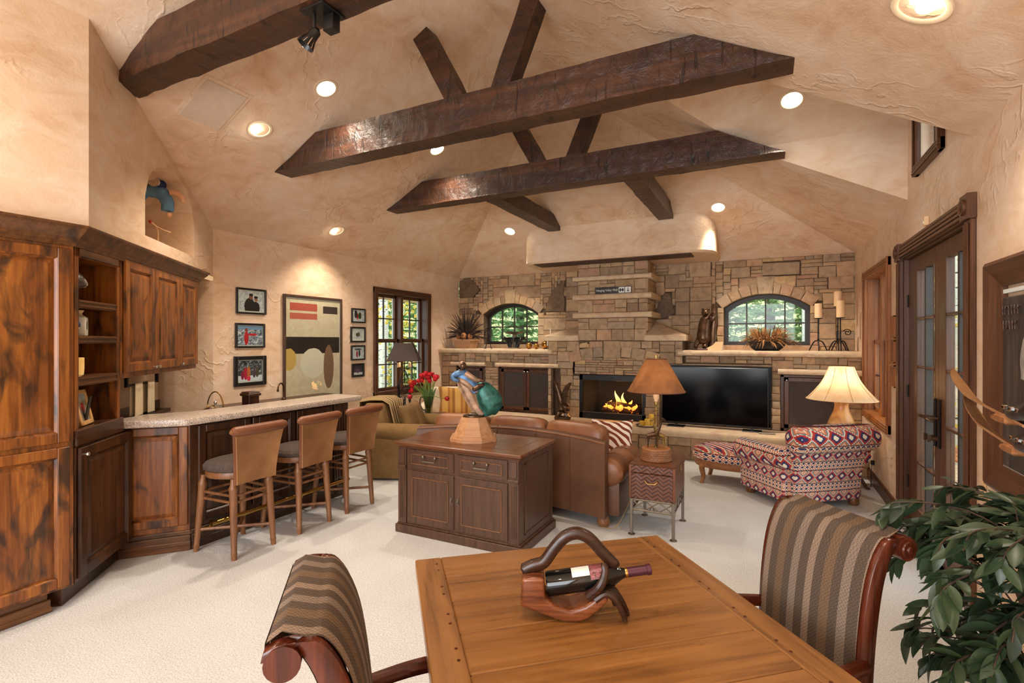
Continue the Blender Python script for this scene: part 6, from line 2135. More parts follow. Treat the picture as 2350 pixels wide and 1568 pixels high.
# ------------------------------------------------------------------ dining armchairs
def dining_chair():
    t = thing('dining_armchair', '', 'chair', (0, 0, 0), 0, 'upholstered dining armchairs')
    prof = [tuple(p)[:2] for p in bez([(.25, .46, 0), (.252, .56, 0), (.258, .68, 0), (.27, .80, 0), (.29, .91, 0), (.32, .99, 0), (.355, 1.035, 0), (.385, 1.04, 0)], 3)]
    NP = len(prof) - 1
    # stiles, scrolling back at the top
    for sg in (-1, 1):
        pts = [(sg * (.235 + .02 * i / NP), y, z) for i, (y, z) in enumerate(prof)]
        rings = []
        for x, y, z in [(sg * .225, .225, .30)] + pts + [(sg * .255, .405, 1.03), (sg * .255, .41, 1.01)]:
            rings.append([(x - .017, y - .03, z), (x + .017, y - .03, z), (x + .02, y, z + .004), (x + .017, y + .026, z), (x - .017, y + .026, z), (x - .02, y, z + .004)])
        s_ = obj('stile', MB().loft(rings), M['mahog'], t, smooth=50, bevel=.003)
        sc = MB().tube([(sg * .235, .395, 1.005), (sg * .28, .395, 1.005)], .036, 18)
        so = obj('scroll', sc, M['mahog'], s_)
        obj('scroll_boss', MB().lathe([(.026, 0), (.024, .006), (.012, .006), (.01, .012), (.002, .014)], 16, M=T(sg * .28, .395, 1.005, ry=sg * PI / 2)), M['mahog'], so)
        # rear legs sweep out
        obj('leg', MB().tube([(sg * .225, .225, .42), (sg * .225, .24, .2), (sg * .225, .31, 0)], [.03, .026, .02], 10), M['mahog'], t)
        obj('leg', MB().tube([(sg * .25, -.25, .42), (sg * .25, -.255, .3), (sg * .25, -.25, .02), (sg * .25, -.25, 0)], [.03, .032, .018, .022], 12), M['mahog'], t)
        # arm: sweeps forward from the stile and curls over a post
        ap = bez([(sg * .25, .255, .66), (sg * .285, .10, .668), (sg * .30, -.06, .665), (sg * .295, -.19, .645), (sg * .275, -.25, .635)], 6)
        ar = MB()
        rings = []
        for i, p in enumerate(ap):
            w2 = .019 + .012 * i / len(ap)
            rings.append([(p.x - w2, p.y, p.z - .018), (p.x + w2, p.y, p.z - .018), (p.x + w2 + .004, p.y, p.z), (p.x + w2 * .6, p.y, p.z + .016), (p.x - w2 * .6, p.y, p.z + .016), (p.x - w2 - .004, p.y, p.z)])
        ao = obj('arm', ar.loft(rings), M['mahogy'], t, smooth=50)
        obj('arm_post', MB().tube(bez([(sg * .255, -.16, .42), (sg * .275, -.19, .52), (sg * .285, -.20, .63)], 5), [.022, .02, .018, .016, .016, .016, .016, .017, .018, .02, .022], 10), M['mahog'], ao)
    # upholstered back, front and rear skins
    fr, rr, top = [], [], []
    NX = 12
    for i, (y, z) in enumerate(prof):
        q = i / NP
        hw = .236 + .012 * q
        fr.append([(x * hw, y - .034 - .012 * (1 - x * x) * (1 - .6 * q), z) for x in [-1 + 2 * k / NX for k in range(NX + 1)]])
    fr.append([(x * .24, .40, 1.055) for x in [-1 + 2 * k / NX for k in range(NX + 1)]])
    fr.append([(x * .24, .43, 1.035) for x in [-1 + 2 * k / NX for k in range(NX + 1)]])
    obj('back_front', MB().loft(fr, cap=False, closed=False), M['chairfab'], t, smooth=70, fixn=False)
    for i, (y, z) in enumerate(prof):
        q = i / NP
        hw = .236 + .012 * q
        rr.append([(x * hw, y + .03 + .02 * (1 - x * x) * (1 - q * .5), z - .01) for x in [-1 + 2 * k / NX for k in range(NX + 1)]])
    rr = rr[:-2]
    rr.append([(x * .24, .40, .985) for x in [-1 + 2 * k / NX for k in range(NX + 1)]])
    rr.append([(x * .24, .435, 1.0) for x in [-1 + 2 * k / NX for k in range(NX + 1)]])
    rr.append([(x * .24, .432, 1.036) for x in [-1 + 2 * k / NX for k in range(NX + 1)]])
    obj('back_rear', MB().loft(rr, cap=False, closed=False), M['chairback'], t, smooth=70, fixn=False)
    obj('bottom_rail', MB().box(-.23, .22, .43, .23, .275, .475), M['mahogy'], t, bevel=.006)
    sq = MB().box(-.26, -.28, .37, .26, .25, .43)
    obj('seat_rail', sq, M['mahogy'], t, bevel=.008)
    obj('seat_cushion', MB().pillow((0, -.015, .455), (.50, .52, .11), .32), M['chairfab'], t)
    return t
ch = dining_chair()
ch['label'] = 'striped dining armchair facing the camera on the right of the table'
ch.location, ch.rotation_euler = (-.055, 1.845, 0), (0, 0, math.radians(-47.8))
for c_ in ch.children:
    for q_ in [c_] + list(c_.children) + [g_ for k_ in c_.children for g_ in k_.children]:
        if q_.data.get('narrowed') is None:
            q_.data.transform(Matrix.Diagonal((.81, 1, 1, 1)))
            q_.data['narrowed'] = 1
dup(ch, (-.72, 1.125, 0), math.radians(132.2), 'striped dining armchair seen from behind at the left of the table')

# ------------------------------------------------------------------ hand-shaped wine holder with bottle
hx = Vector((-1.276, 1.659, 0)) + Matrix.Rotation(math.radians(40.7), 3, 'Z') @ Vector((.47, -.54, 0))
t = thing('wine_holder', 'carved wooden hand-shaped wine bottle holder with arched handle on the table', 'bottle holder', (hx.x, hx.y, TZ + .001), TH - .04)
M['holderdk'] = wood('holder_dark', S(28, 14, 8), S(48, 26, 16), S(70, 40, 26), 'x', 1.4, .3)
out = [(-.165, .048), (-.16, .135), (-.125, .14), (-.09, .138), (-.086, .075), (-.055, .048), (-.005, .036), (.04, .052), (.075, .078), (.10, .088), (.115, .072), (.085, .04), (.05, .012), (.02, .0), (-.03, .0), (-.10, .024)]
obj('palm', MB().prism(out, -.052, .052, 'y'), M['holder'], t, bevel=.014, seg=3, smooth=60)
for k, y in enumerate((-.042, -.014, .014, .042)):
    L = (1.0, 1.08, 1.05, .9)[k]
    pts = bez([(.07, y, .07), (.105, y, .09), (.135 * L, y * 1.05, .072), (.158 * L, y * 1.1, .03), (.165 * L, y * 1.12, .008)], 4)
    f = obj('finger', MB().tube(pts, [.0145 - .007 * (i / (len(pts) - 1)) for i in range(len(pts))], 10), M['holderdk'], t)
th_ = bez([(.05, -.045, .08), (.085, -.058, .12), (.102, -.05, .16), (.098, -.04, .185)], 5)
obj('thumb', MB().tube(th_, [.016, .016, .0155, .015, .015, .0145, .014, .014, .0135, .013, .013, .012, .012, .012, .011, .009], 10), M['holderdk'], t)
hp = bez([(-.16, 0, .138), (-.125, 0, .156), (-.09, 0, .168), (-.055, 0, .215), (-.02, 0, .252), (.02, 0, .264), (.06, 0, .246), (.10, 0, .203), (.145, 0, .158)], 4)
rings = []
for i, p in enumerate(hp):
    a, b = hp[max(i - 1, 0)], hp[min(i + 1, len(hp) - 1)]
    tv = (b - a).normalized()
    nv = Vector((-tv.z, 0, tv.x))
    w2 = .017
    rings.append([tuple(p + nv * w2 + Vector((0, -.017, 0))), tuple(p - nv * w2 + Vector((0, -.017, 0))), tuple(p - nv * w2 + Vector((0, .017, 0))), tuple(p + nv * w2 + Vector((0, .017, 0)))])
obj('handle', MB().loft(rings), M['holderdk'], t, smooth=50, bevel=.005)
obj('rear_finger', MB().tube([(.10, .03, .19), (.135, .035, .15), (.15, .03, .10)], [.012, .012, .009], 8), M['holderdk'], t)
t = thing('wine_bottle', 'dark red wine bottle with purple foil lying in the carved hand', 'bottle', (hx.x, hx.y, TZ + .118), TH - .04)
M['bottleg'] = plain('bottle_glass_dark', S(14, 14, 13), .05, var=0)
M['foil'] = plain('foil_purple', S(78, 40, 52), .35, .4, var=.1)
rotm = T(-.08, 0, -.02, ry=PI / 2 - .16)
obj('glass_body', MB().lathe([(.02, .004), (.036, 0), (.0385, .008), (.0385, .19), (.034, .215), (.02, .24), (.0145, .255), (.0145, .275)], 28, M=rotm), M['bottleg'], t)
obj('capsule', MB().lathe([(.0155, .262), (.0155, .325), (.0175, .327), (.0175, .338), (.0155, .34), (.001, .34)], 22, M=rotm), M['foil'], t)
def patch(r, a0, a1, z0, z1, n=10):
    rings = [[(r * math.cos(a0 + (a1 - a0) * k / n), r * math.sin(a0 + (a1 - a0) * k / n), z) for k in range(n + 1)] for z in (z0, z1)]
    return MB().loft(rings, cap=False, closed=False, M=rotm)
lw_ = picture('wine_label_white', [(.3, S(226, 220, 206)), (.7, S(238, 234, 224))], [('b', 0, .005, .5, .0012, S(90, 80, 74)), ('b', 0, .012, .5, .0012, S(90, 80, 74))], 0, 40)
g = NG('wine_label_red')
M['labelred'] = g.set(g.ramp(g.noise(g.coord(), 160, 3, .6, 1.5), [(.42, S(24, 16, 18)), (.5, S(190, 110, 110)), (.56, S(30, 18, 20)), (.64, S(170, 70, 80))]), .4)
obj('front_label', patch(.0392, PI * .98, PI * 1.30, .085, .142), lw_, t, fixn=False)
obj('art_label', patch(.0392, PI * .92, PI * 1.42, .143, .185), M['labelred'], t, fixn=False)
obj('neck_ring', MB().lathe([(.0158, .256), (.0162, .26), (.0158, .264)], 18, M=rotm, cap=False), M['brass'], t)

# ------------------------------------------------------------------ potted ficus
RP = random.Random(21)
px_, py_ = .74, 2.08
t = thing('potted_ficus', 'leafy dark green ficus tree in a pot at the lower right corner', 'plant', (px_, py_, 0))
obj('pot', MB().lathe([(.12, 0), (.13, .01), (.165, .26), (.175, .28), (.175, .30), (.16, .30), (.155, .26), (.001, .26)], 28), plain('terracotta', S(150, 90, 60), .7), t)
obj('soil', MB().lathe([(.155, .262), (.001, .266)], 20, cap=False), plain('soil', S(48, 36, 28), .95), t)
M['bark'] = plain('ficus_bark', S(64, 44, 30), .8, var=.3, bump=.4)
tips = []
trunks = [[(.0, .0, .25), (.02, -.02, .5), (.05, -.02, .75), (.03, .02, 1.0)], [(.02, .02, .25), (-.02, .05, .5), (.0, .02, .7), (-.08, -.03, .95)], [(-.02, -.01, .25), (.06, .04, .5), (.10, .06, .75), (.12, .05, 1.05)]]
for tr in trunks:
    pts = bez(tr, 6)
    obj('trunk', MB().tube(pts, [.017 - .009 * i / (len(pts) - 1) for i in range(len(pts))], 9), M['bark'], t)
    for k in range(8, len(pts)):
        tips.append(pts[k])
brs = MB()
ends = []
for k in range(96):
    p = Vector(RP.choice(tips))
    # two tiers of foliage, an upper crown and a lower one
    tier = k % 5
    a = RP.uniform(PI * .55, PI * 1.75) if k % 3 else RP.uniform(0, 2 * PI)
    L = RP.uniform(.14, .36)
    if tier < 3:
        z1 = RP.uniform(.92, 1.13)
    else:
        z1 = RP.uniform(.58, .80)
        L *= .95
    e = Vector((p.x * .6 + L * math.cos(a), p.y * .6 + L * math.sin(a), z1))
    p0 = Vector((p.x, p.y, max(.45, z1 - RP.uniform(.05, .16))))
    if e.x + px_ > 1.05: e.x = 1.05 - px_
    m = p0.lerp(e, .5) + Vector((0, 0, .05))
    end = e + Vector((.05 * math.cos(a), .05 * math.sin(a), -.05))
    if end.x + px_ > 1.06: end.x = 1.06 - px_
    pts = bez([p0, m, e, end], 4)
    brs.tube(pts, [.0026] * len(pts), 5)
    ends.append(pts)
obj('branches', brs, M['bark'], t)
g = NG('ficus_leaf')
oi = g.n('ObjectInfo').outputs['Random']
M['ficus'] = g.set(g.mix(.4, g.ramp(oi, [(0, S(20, 32, 24)), (.4, S(30, 46, 32)), (.75, S(42, 60, 38)), (1, S(70, 88, 54))]), g.ramp(g.noise(g.coord(), 30, 3), [(.3, S(20, 34, 24)), (.7, S(52, 72, 44))])), .42)
def leafmesh(L, w, bend, name='leaf'):
    mb = MB()
    rings = []
    for i in range(7):
        q = i / 6
        ww = w * math.sin(PI * min(1, q * .96 + .03)) ** .8 * (1 - .25 * q)
        y = L * q
        z = -bend * q * q
        rings.append([(-ww, y, z + .25 * ww), (0, y, z - .1 * ww), (ww, y, z + .25 * ww)])
    mb.loft(rings, cap=False, closed=False)
    return mb.mesh(name, smooth=80, fixn=False)
lms = [leafmesh(.085, .0175, .02), leafmesh(.10, .020, .033), leafmesh(.075, .017, .014), leafmesh(.095, .018, -.012)]
for m in lms: m.materials.append(M['ficus'])
nl, stuffv = 0, MB()
for pts in ends:
    n = len(pts)
    for q in range(17):
        f = RP.uniform(.25, 1.0)
        i = min(n - 1, int(f * (n - 1)))
        p = pts[i]
        d = (pts[min(n - 1, i + 1)] - pts[max(0, i - 1)]).normalized()
        sd = d.cross(Vector((0, 0, 1)))
        sd = sd.normalized() if sd.length > .05 else Vector((1, 0, 0))
        dirv = (d * RP.uniform(.3, 1) + sd * RP.uniform(-1, 1) + Vector((0, 0, RP.uniform(-.75, .2)))).normalized()
        tipx = p.x + dirv.x * .09 + px_
        if tipx > 1.08: continue
        rot = dirv.to_track_quat('Y', 'Z').to_matrix().to_4x4() @ Matrix.Rotation(RP.uniform(-.7, .7), 4, 'Y')
        mat_ = Matrix.Translation(p) @ rot @ Matrix.Scale(RP.uniform(.8, 1.15), 4)
        if nl < 300:
            o = bpy.data.objects.new('leaf', RP.choice(lms)); COL.objects.link(o); o.parent = t
            o.matrix_local = mat_
            nl += 1
        else:
            me = RP.choice(lms)
            stuffv.add([v.co for v in me.vertices], [tuple(pp.vertices) for pp in me.polygons], mat_)
tag(obj('small_foliage', stuffv, M['ficus'], t, fixn=False, smooth=80), kind='stuff')

# ------------------------------------------------------------------ television and hearth objects
t = thing('television', 'large black flat-screen television standing on the hearth right of the fire', 'television', (-.68, 7.62, .412))
obj('panel', MB().box(-.70, 0, .055, .70, .045, .862), M['black'], t, bevel=.006)
obj('screen', MB().box(-.69, -.003, .07, .69, .001, .852), M['gloss'], t, smooth=0)
for x in (-.5, .5):
    obj('foot', MB().box(x - .12, -.06, 0, x + .12, .12, .012).box(x - .02, .01, .012, x + .02, .035, .06), M['black'], t, bevel=.003)
t = thing('sound_remote', 'slim dark remote bar lying under the television edge', 'remote', (.0, 7.50, .413))
obj('case', MB().box(-.1, -.02, 0, .1, .02, .018), M['pewter'], t, bevel=.005)

# eagle
t = thing('eagle_sculpture', 'shiny bronze eagle with raised wings on a rock, standing on the hearth', 'sculpture', (-2.86, 7.44, .413), 0)
rk = MB().lathe([(.13, 0), (.14, .03), (.12, .08), (.10, .12), (.05, .15)], 14, sx=1, sy=.7)
M['chromebr'] = plain('polished_bronze', S(104, 84, 68), .16, .9, var=.3)
obj('rock', rk, M['chromebr'], t, jitter=.03)
obj('body', MB().tube(bez([(.07, 0, .12), (.05, 0, .19), (.0, -.01, .24), (-.03, -.02, .28)], 5), [.035, .042, .05, .055, .058, .06, .06, .058, .055, .05, .046, .04, .036, .034, .032, .03], 12), M['bronze'], t)
hd = obj('head', MB().ball((.08, -.03, .13), (.035, .03, .03), 12, 8), M['bronze'], t)
obj('beak', MB().tube([(.1, -.045, .13), (.125, -.055, .12), (.13, -.058, .105)], [.012, .008, .002], 7), M['brass'], hd)
def wing(p):
    rings = []
    for i, (x, z, w) in enumerate(p):
        rings.append([(x - w, -.012, z), (x - w * .3, -.02, z), (x + w * .6, -.008, z), (x + w, .012, z), (x + w * .3, .02, z), (x - w * .6, .012, z)])
    return MB().loft(rings)
w1 = obj('wing', wing([(-.02, .24, .05), (-.045, .34, .048), (-.07, .44, .045), (-.10, .54, .034), (-.135, .62, .006)]), M['bronze'], t, smooth=60)
w2 = obj('wing', wing([(.01, .24, .05), (.02, .34, .046), (.045, .44, .044), (.09, .54, .04), (.13, .585, .02)]), M['bronze'], t, smooth=60)
for w_, sg in ((w1, -1), (w2, 1)):
    mb = MB()
    for k in range(5):
        mb.tube([(sg * .01 * k, -.024, .27 + .05 * k), (sg * (.03 + .016 * k), -.024, .36 + .045 * k)], [.006, .002], 5)
    obj('feathers', mb, M['bronze'], w_)
# candles on a tray
t = thing('candle_tray', 'round pewter tray of pebbles on the hearth edge before the fire', 'tray', (-1.55, 7.43, .413))
obj('dish', MB().lathe([(.001, 0), (.14, 0), (.16, .018), (.163, .02), (.14, .006), (.001, .005)], 28), M['pewter'], t)
RQ = random.Random(4)
for k in range(14):
    a, r = RQ.uniform(0, 6.28), RQ.uniform(.09, .135)
    obj('pebble', MB().ball((r * math.cos(a), r * math.sin(a), .014), (.016, .012, .009), 8, 5), M['slab'], t)
for dx, dy, r, h, lab in ((.055, .04, .038, .165, 'tallest yellow pillar candle on the hearth tray'), (.015, -.05, .042, .105, 'middle-sized yellow pillar candle at the front of the hearth tray'), (-.075, .0, .038, .065, 'short amber votive candle on the left of the hearth tray')):
    c = thing('pillar_candle', lab, 'candle', (-1.55 + dx, 7.43 + dy, .419), 0, 'candles on the hearth tray')
    obj('wax', MB().lathe([(r, 0), (r, h - .004), (r - .006, h), (r * .4, h - .008), (.001, h - .01)], 20), M['yellow'], c)
    obj('wick', MB().tube([(0, 0, h - .012), (.002, 0, h + .008)], .0015, 5), M['black'], c)

# ------------------------------------------------------------------ left mantel
MZ = 1.511
t = thing('basket_planter', 'square woven terracotta planter on the left mantel holding dried grasses', 'planter', (-4.97, 7.98, MZ))
def fsq(w, d, z): return [(-w, -d, z), (w, -d, z), (w, d, z), (-w, d, z)]
g = NG('lattice_terracotta')
ch_ = g.n('TexChecker'); g.put(ch_.inputs['Vector'], g.coord(rot=(0, PI / 4, 0))); ch_.inputs['Scale'].default_value = 52
g.bump(ch_.outputs[1], .8, .006)
M['lattice'] = g.set(g.mix(ch_.outputs[1], S(206, 158, 116) + (1,), S(158, 112, 78) + (1,)), .8)
obj('body', MB().loft([fsq(.145, .12, 0), fsq(.15, .125, .02), fsq(.18, .15, .135)]), M['lattice'], t, smooth=0)
obj('rim', MB().loft([fsq(.19, .16, .13), fsq(.2, .17, .14), fsq(.2, .17, .165), fsq(.17, .14, .165), fsq(.17, .14, .13)], cap=False), M['lattice'], t, smooth=0)
M['drygrass'] = plain('dried_grass', S(54, 40, 32), .9, var=.3)
gr = thing('dried_grasses', 'spray of dark dried grasses fanning out of the left mantel planter', 'dried plants', (-4.97, 7.98, MZ + .13))
RG = random.Random(8)
mb = MB()
for k in range(150):
    a = RG.uniform(0, 2 * PI)
    el = RG.uniform(.15, 1.35)
    L = RG.uniform(.32, .56)
    if k % 5 == 0: el, L = RG.uniform(.9, 1.5), RG.uniform(.45, .68)
    d = Vector((math.cos(a) * math.cos(el), math.sin(a) * math.cos(el) * .55, math.sin(el)))
    if -.02 + 7.98 + d.y * L > 8.40: d.y = abs(d.y) * -.5
    if -4.97 + d.x * L < -5.40: d.x = -.41 / L
    p = [Vector((0, 0, 0)), d * L * .5 + Vector((0, 0, .03)), d * L + Vector((0, 0, -.06 * math.cos(el)))]
    pts = bez(p, 4)
    mb.tube(pts, [.004, .004, .0045, .006, .007, .0075, .007, .005, .0015], 5)
    for q in range(5):
        i = 4 + q % 4
        s_ = pts[i]
        dd = (pts[min(8, i + 1)] - pts[i - 1]).normalized() + Vector((RG.uniform(-.6, .6), RG.uniform(-.3, .3), RG.uniform(-.5, .6)))
        mb.tube([s_, s_ + dd.normalized() * .05], [.003, .0008], 4)
tag(obj('grass_blades', mb, M['drygrass'], gr), kind='stuff')
for dx, dy, r, lab in ((-.12, -.1, .05, 'left twig ball in the planter'), (.0, -.11, .06, 'large middle twig ball in the planter'), (.12, -.09, .05, 'right twig ball in the planter')):
    b = thing('twig_ball', lab + ' on the mantel', 'ornament', (-4.97 + dx, 7.98 + dy + .03, MZ + .166 + r * (1.0 if dx == 0 else .95)), 0, 'twig balls in the planter')
    obj('ball', MB().ball((0, 0, 0), r, 16, 10), M['carved'], b, jitter=.012)
t = thing('iron_figure', 'thin black wrought-iron standing figure on the left mantel before the window', 'sculpture', (-4.47, 7.93, MZ))
mb = MB()
for sg in (-1, 1):
    mb.tube(bez([(sg * .06, 0, 0), (sg * .045, .0, .06), (sg * .03, 0, .13), (sg * .012, 0, .19)], 4), .007, 7)
    mb.tube([(sg * .085, -.02, .004), (sg * .05, .01, .006)], .009, 6)
obj('legs', mb, M['iron'], t)
obj('body', MB().tube(bez([(0, 0, .18), (.01, 0, .25), (-.01, 0, .31), (0, 0, .35)], 4), [.012, .016, .02, .022, .022, .02, .018, .018, .017, .015, .012, .01, .008], 9), M['iron'], t)
obj('head', MB().ball((0, 0, .375), (.018, .018, .024), 10, 7), M['iron'], t)
mb = MB()
for sg in (-1, 1):
    mb.tube(bez([(0, 0, .33), (sg * .055, 0, .31), (sg * .065, -.02, .23), (sg * .045, -.04, .2)], 4), .006, 7)
    mb.tube(bez([(0, 0, .33), (sg * .04, .01, .36), (sg * .075, .0, .32), (sg * .08, 0, .2)], 4), [.006] * 12 + [.003], 6)
obj('arms_and_cape', mb, M['iron'], t)
t = thing('bull_bowl', 'shallow grey bowl balanced on black bull figures on the left mantel', 'sculpture', (-3.94, 7.92, MZ))
obj('plinth', MB().box(-.09, -.07, 0, .09, .07, .02), M['slab'], t, bevel=.004)
obj('pillar', MB().box(-.03, -.03, .02, .03, .03, .265), M['pewter'], t, bevel=.004)
obj('bowl', MB().lathe([(.05, .25), (.13, .268), (.175, .29), (.18, .3), (.165, .295), (.10, .275), (.001, .268)], 26, cap=False), M['pewter'], t)
for sg in (-1, 1):
    mb = MB().tube(bez([(sg * .03, -.03, .15), (sg * .09, -.04, .155), (sg * .16, -.04, .16)], 4), [.05, .052, .052, .05, .048, .046, .044, .04, .034], 10)
    mb.tube([(sg * .16, -.04, .17), (sg * .2, -.045, .185), (sg * .225, -.05, .165)], [.034, .03, .018], 9)
    for s2 in (-1, 1):
        mb.tube(bez([(sg * .2, -.045 + s2 * .02, .2), (sg * .215, -.045 + s2 * .05, .21), (sg * .23, -.045 + s2 * .055, .235)], 3), [.008, .007, .006, .005, .004, .003, .002], 6)
        mb.tube([(sg * .06, -.04 + s2 * .025, .13), (sg * .055, -.04 + s2 * .028, .02)], [.016, .011], 7)
        mb.tube([(sg * .12, -.04 + s2 * .025, .13), (sg * .075, -.04 + s2 * .028, .02)], [.016, .011], 7)
    obj('bull', mb, M['black'], t)
M['gold'] = plain('gilded_ornament', S(176, 122, 54), .28, .85, var=.35)
for x, y, r, lab in ((-3.665, 7.93, .055, 'leftmost gold sphere ornament on the left mantel'), (-3.515, 7.90, .048, 'small middle gold sphere ornament with a loop on the left mantel'), (-3.40, 8.02, .07, 'largest gold sphere ornament nearest the chimney on the left mantel')):
    b = thing('gold_ornament', lab, 'ornament', (x, y, MZ), 0, 'gold ornaments on the mantel')
    obj('ball', MB().ball((0, 0, r), r, 18, 10), M['gold'], b)
    obj('stand', MB().lathe([(r * .45, 0), (r * .5, .008), (r * .35, .012)], 16), M['bronze'], b)
    if r < .05:
        obj('loop', MB().tube([(.028 * math.cos(a), 0, r * 2 + .022 + .03 * math.sin(a)) for a in [2 * PI * k / 16 for k in range(17)]], .004, 6), M['gold'], b)
t = thing('white_candle', 'short white taper candle in a dark stick at the right end of the left mantel', 'candle', (-3.30, 7.88, MZ))
obj('stick', MB().lathe([(.02, 0), (.022, .006), (.006, .012), (.006, .05), (.012, .055)], 12), M['bronze'], t)
obj('taper', MB().lathe([(.009, .05), (.009, .13), (.003, .135)], 10), M['white'], t)
t = thing('thin_white_taper', 'single slender white taper behind the stone cap on the left mantel', 'candle', (-3.34, 8.1, MZ))
obj('stick', MB().lathe([(.025, 0), (.025, .01), (.007, .02), (.007, .12), (.014, .13)], 12), M['bronze'], t)
obj('taper', MB().lathe([(.008, .13), (.007, .34), (.002, .35)], 10), M['white'], t)

# ------------------------------------------------------------------ right mantel
t = thing('bear_sculpture', 'shiny bronze bear climbing a tree stump on the right mantel', 'sculpture', (-.78, 7.97, MZ), .15)
obj('base', MB().box(-.15, -.09, 0, .12, .09, .03), M['trimx'], t, bevel=.004)
obj('stump', MB().tube(bez([(.07, .02, .03), (.075, .02, .25), (.09, .02, .45), (.10, .02, .66)], 5), [.075, .07, .066, .062, .06, .058, .056, .056, .055, .054, .053, .05, .048, .046, .042, .03], 12), M['bronze'], t, jitter=.01)
bd = obj('bear_body', MB().tube(bez([(-.05, -.02, .10), (-.06, -.02, .2), (-.05, -.01, .33), (-.03, 0, .45), (-.03, -.01, .5)], 5), [.06, .078, .088, .094, .096, .096, .094, .092, .09, .088, .087, .086, .084, .082, .08, .078, .075, .07, .064, .056, .045], 14), M['bronze'], t)
hd = obj('bear_head', MB().ball((-.03, -.02, .55), (.058, .06, .055), 16, 10), M['bronze'], t)
obj('muzzle', MB().ball((-.02, -.08, .54), (.025, .035, .022), 12, 8), M['bronze'], hd)
for sg in (-1, 1):
    obj('ear', MB().ball((-.03 + sg * .04, .0, .605), (.018, .012, .018), 10, 6), M['bronze'], hd)
    obj('foreleg', MB().tube(bez([(-.03 + sg * .06, -.03, .44), (.03 + sg * .05, -.06, .48), (.07 + sg * .02, -.05, .56)], 4), [.036, .035, .034, .032, .03, .029, .028, .028, .022], 10), M['bronze'], bd)
    obj('hindleg', MB().tube(bez([(-.07 + sg * .05, -.02, .15), (-.10 + sg * .06, -.05, .09), (-.11 + sg * .06, -.08, .04)], 4), [.05, .048, .044, .04, .036, .034, .034, .035, .03], 10), M['bronze'], bd)
t = thing('place_card', 'cream folded card standing in front of the bear on the right mantel', 'card', (-.66, 7.86, MZ), -.2)
obj('card_face', MB().prism([(-.13, .0), (.08, 0), (.10, .125), (.0, .125), (-.04, .08), (-.13, .03)], -.002, .002, 'y'), M['cream'], t, smooth=0)
obj('card_flap', MB().box(.075, 0, 0, .08, .08, .12), M['white'], t, smooth=0)
t = thing('dough_bowl', 'long dark wooden bowl on the right mantel under the arched window', 'bowl', (.0, 7.93, MZ))
obj('bowl', MB().loft([oval(.15, .07, 0), oval(.2, .095, .04), oval(.265, .12, .125), oval(.25, .11, .125), oval(.18, .08, .05), oval(.02, .02, .03)]), M['black'], t, smooth=60)
fl = thing('dried_flowers', 'spiky tan dried flower arrangement spilling from the dark mantel bowl', 'dried plants', (.0, 7.93, MZ + .09))
M['dryfl'] = plain('dried_petal', S(182, 128, 76), .85, var=.35)
M['dryfl2'] = plain('dried_petal_dark', S(108, 76, 52), .85, var=.3)
for nm, mat, cnt, sd in (('tan_petals', M['dryfl'], 190, 5), ('brown_spikes', M['dryfl2'], 90, 6)):
    RG = random.Random(sd)
    mb = MB()
    for k in range(cnt):
        a = RG.uniform(0, 2 * PI)
        el = RG.uniform(-.1, 1.5)
        L = RG.uniform(.14, .30) * (1 if nm == 'tan_petals' else 1.1)
        d = Vector((math.cos(a) * math.cos(el) * 1.25, math.sin(a) * math.cos(el) * .6, math.sin(el)))
        p0 = Vector((math.cos(a) * .1, math.sin(a) * .04, .0))
        pts = bez([p0, p0 + d * L * .55 + Vector((0, 0, .03)), p0 + d * L + Vector((0, 0, -.05 * (1 - el / 1.5)))], 3)
        mb.tube(pts, [.004, .007, .010, .012, .010, .006, .001] if nm == 'tan_petals' else [.003, .004, .005, .005, .004, .003, .001], 5, flat=.35)
    tag(obj(nm, mb, mat, fl), kind='stuff')
def candlestand(x, y, h, label, feet=.12):
    t = thing('iron_candle_stand', label, 'candle holder', (x, y, MZ), 0, 'iron candle stands')
    obj('shaft', MB().tube([(0, 0, .1), (0, 0, h - .01)], .009, 9).ball((0, 0, .16), .015, 10, 6).ball((0, 0, h * .55), .013, 10, 6), M['iron'], t)
    for k in range(3):
        a = 2 * PI * k / 3 + .5
        obj('foot', MB().tube(bez([(0, 0, .14), (.05 * math.cos(a), .05 * math.sin(a), .13), (feet * .75 * math.cos(a), feet * .75 * math.sin(a), .07), (feet * math.cos(a), feet * math.sin(a), .007)], 4), .008, 7), M['iron'], t)
    obj('pan', MB().lathe([(.01, h - .012), (.05, h - .008), (.052, h), (.01, h - .002)], 18), M['iron'], t)
    return t
candlestand(.62, 7.95, .445, 'shorter black iron candle stand beside the right arched window')
t = candlestand(.86, 8.12, .605, 'tallest black iron candle stand in the right corner of the mantel')
obj('scroll', MB().tube(spiral((.11, 0, .25), .05, .012, PI * .9, -1.4), .006, 6), M['iron'], t)
t = candlestand(.865, 7.90, .445, 'black iron candle stand at the front right of the mantel', .11)
for x, y, z, h, r, lab in ((.62, 7.95, .446, .195, .044, 'cream pillar candle on the left iron stand'), (.86, 8.12, .606, .205, .046, 'cream pillar candle highest on the mantel, at the back'), (.865, 7.90, .446, .225, .047, 'cream pillar candle at the right end of the mantel, in front')):
    c = thing('mantel_candle', lab, 'candle', (x, y, MZ + z), 0, 'pillar candles on the iron stands')
    obj('wax', MB().lathe([(r, 0), (r, h - .004), (r - .006, h), (.001, h - .006)], 22), M['cream'], c)
    obj('wick', MB().tube([(0, 0, h - .008), (.001, 0, h + .008)], .0015, 5), M['black'], c)

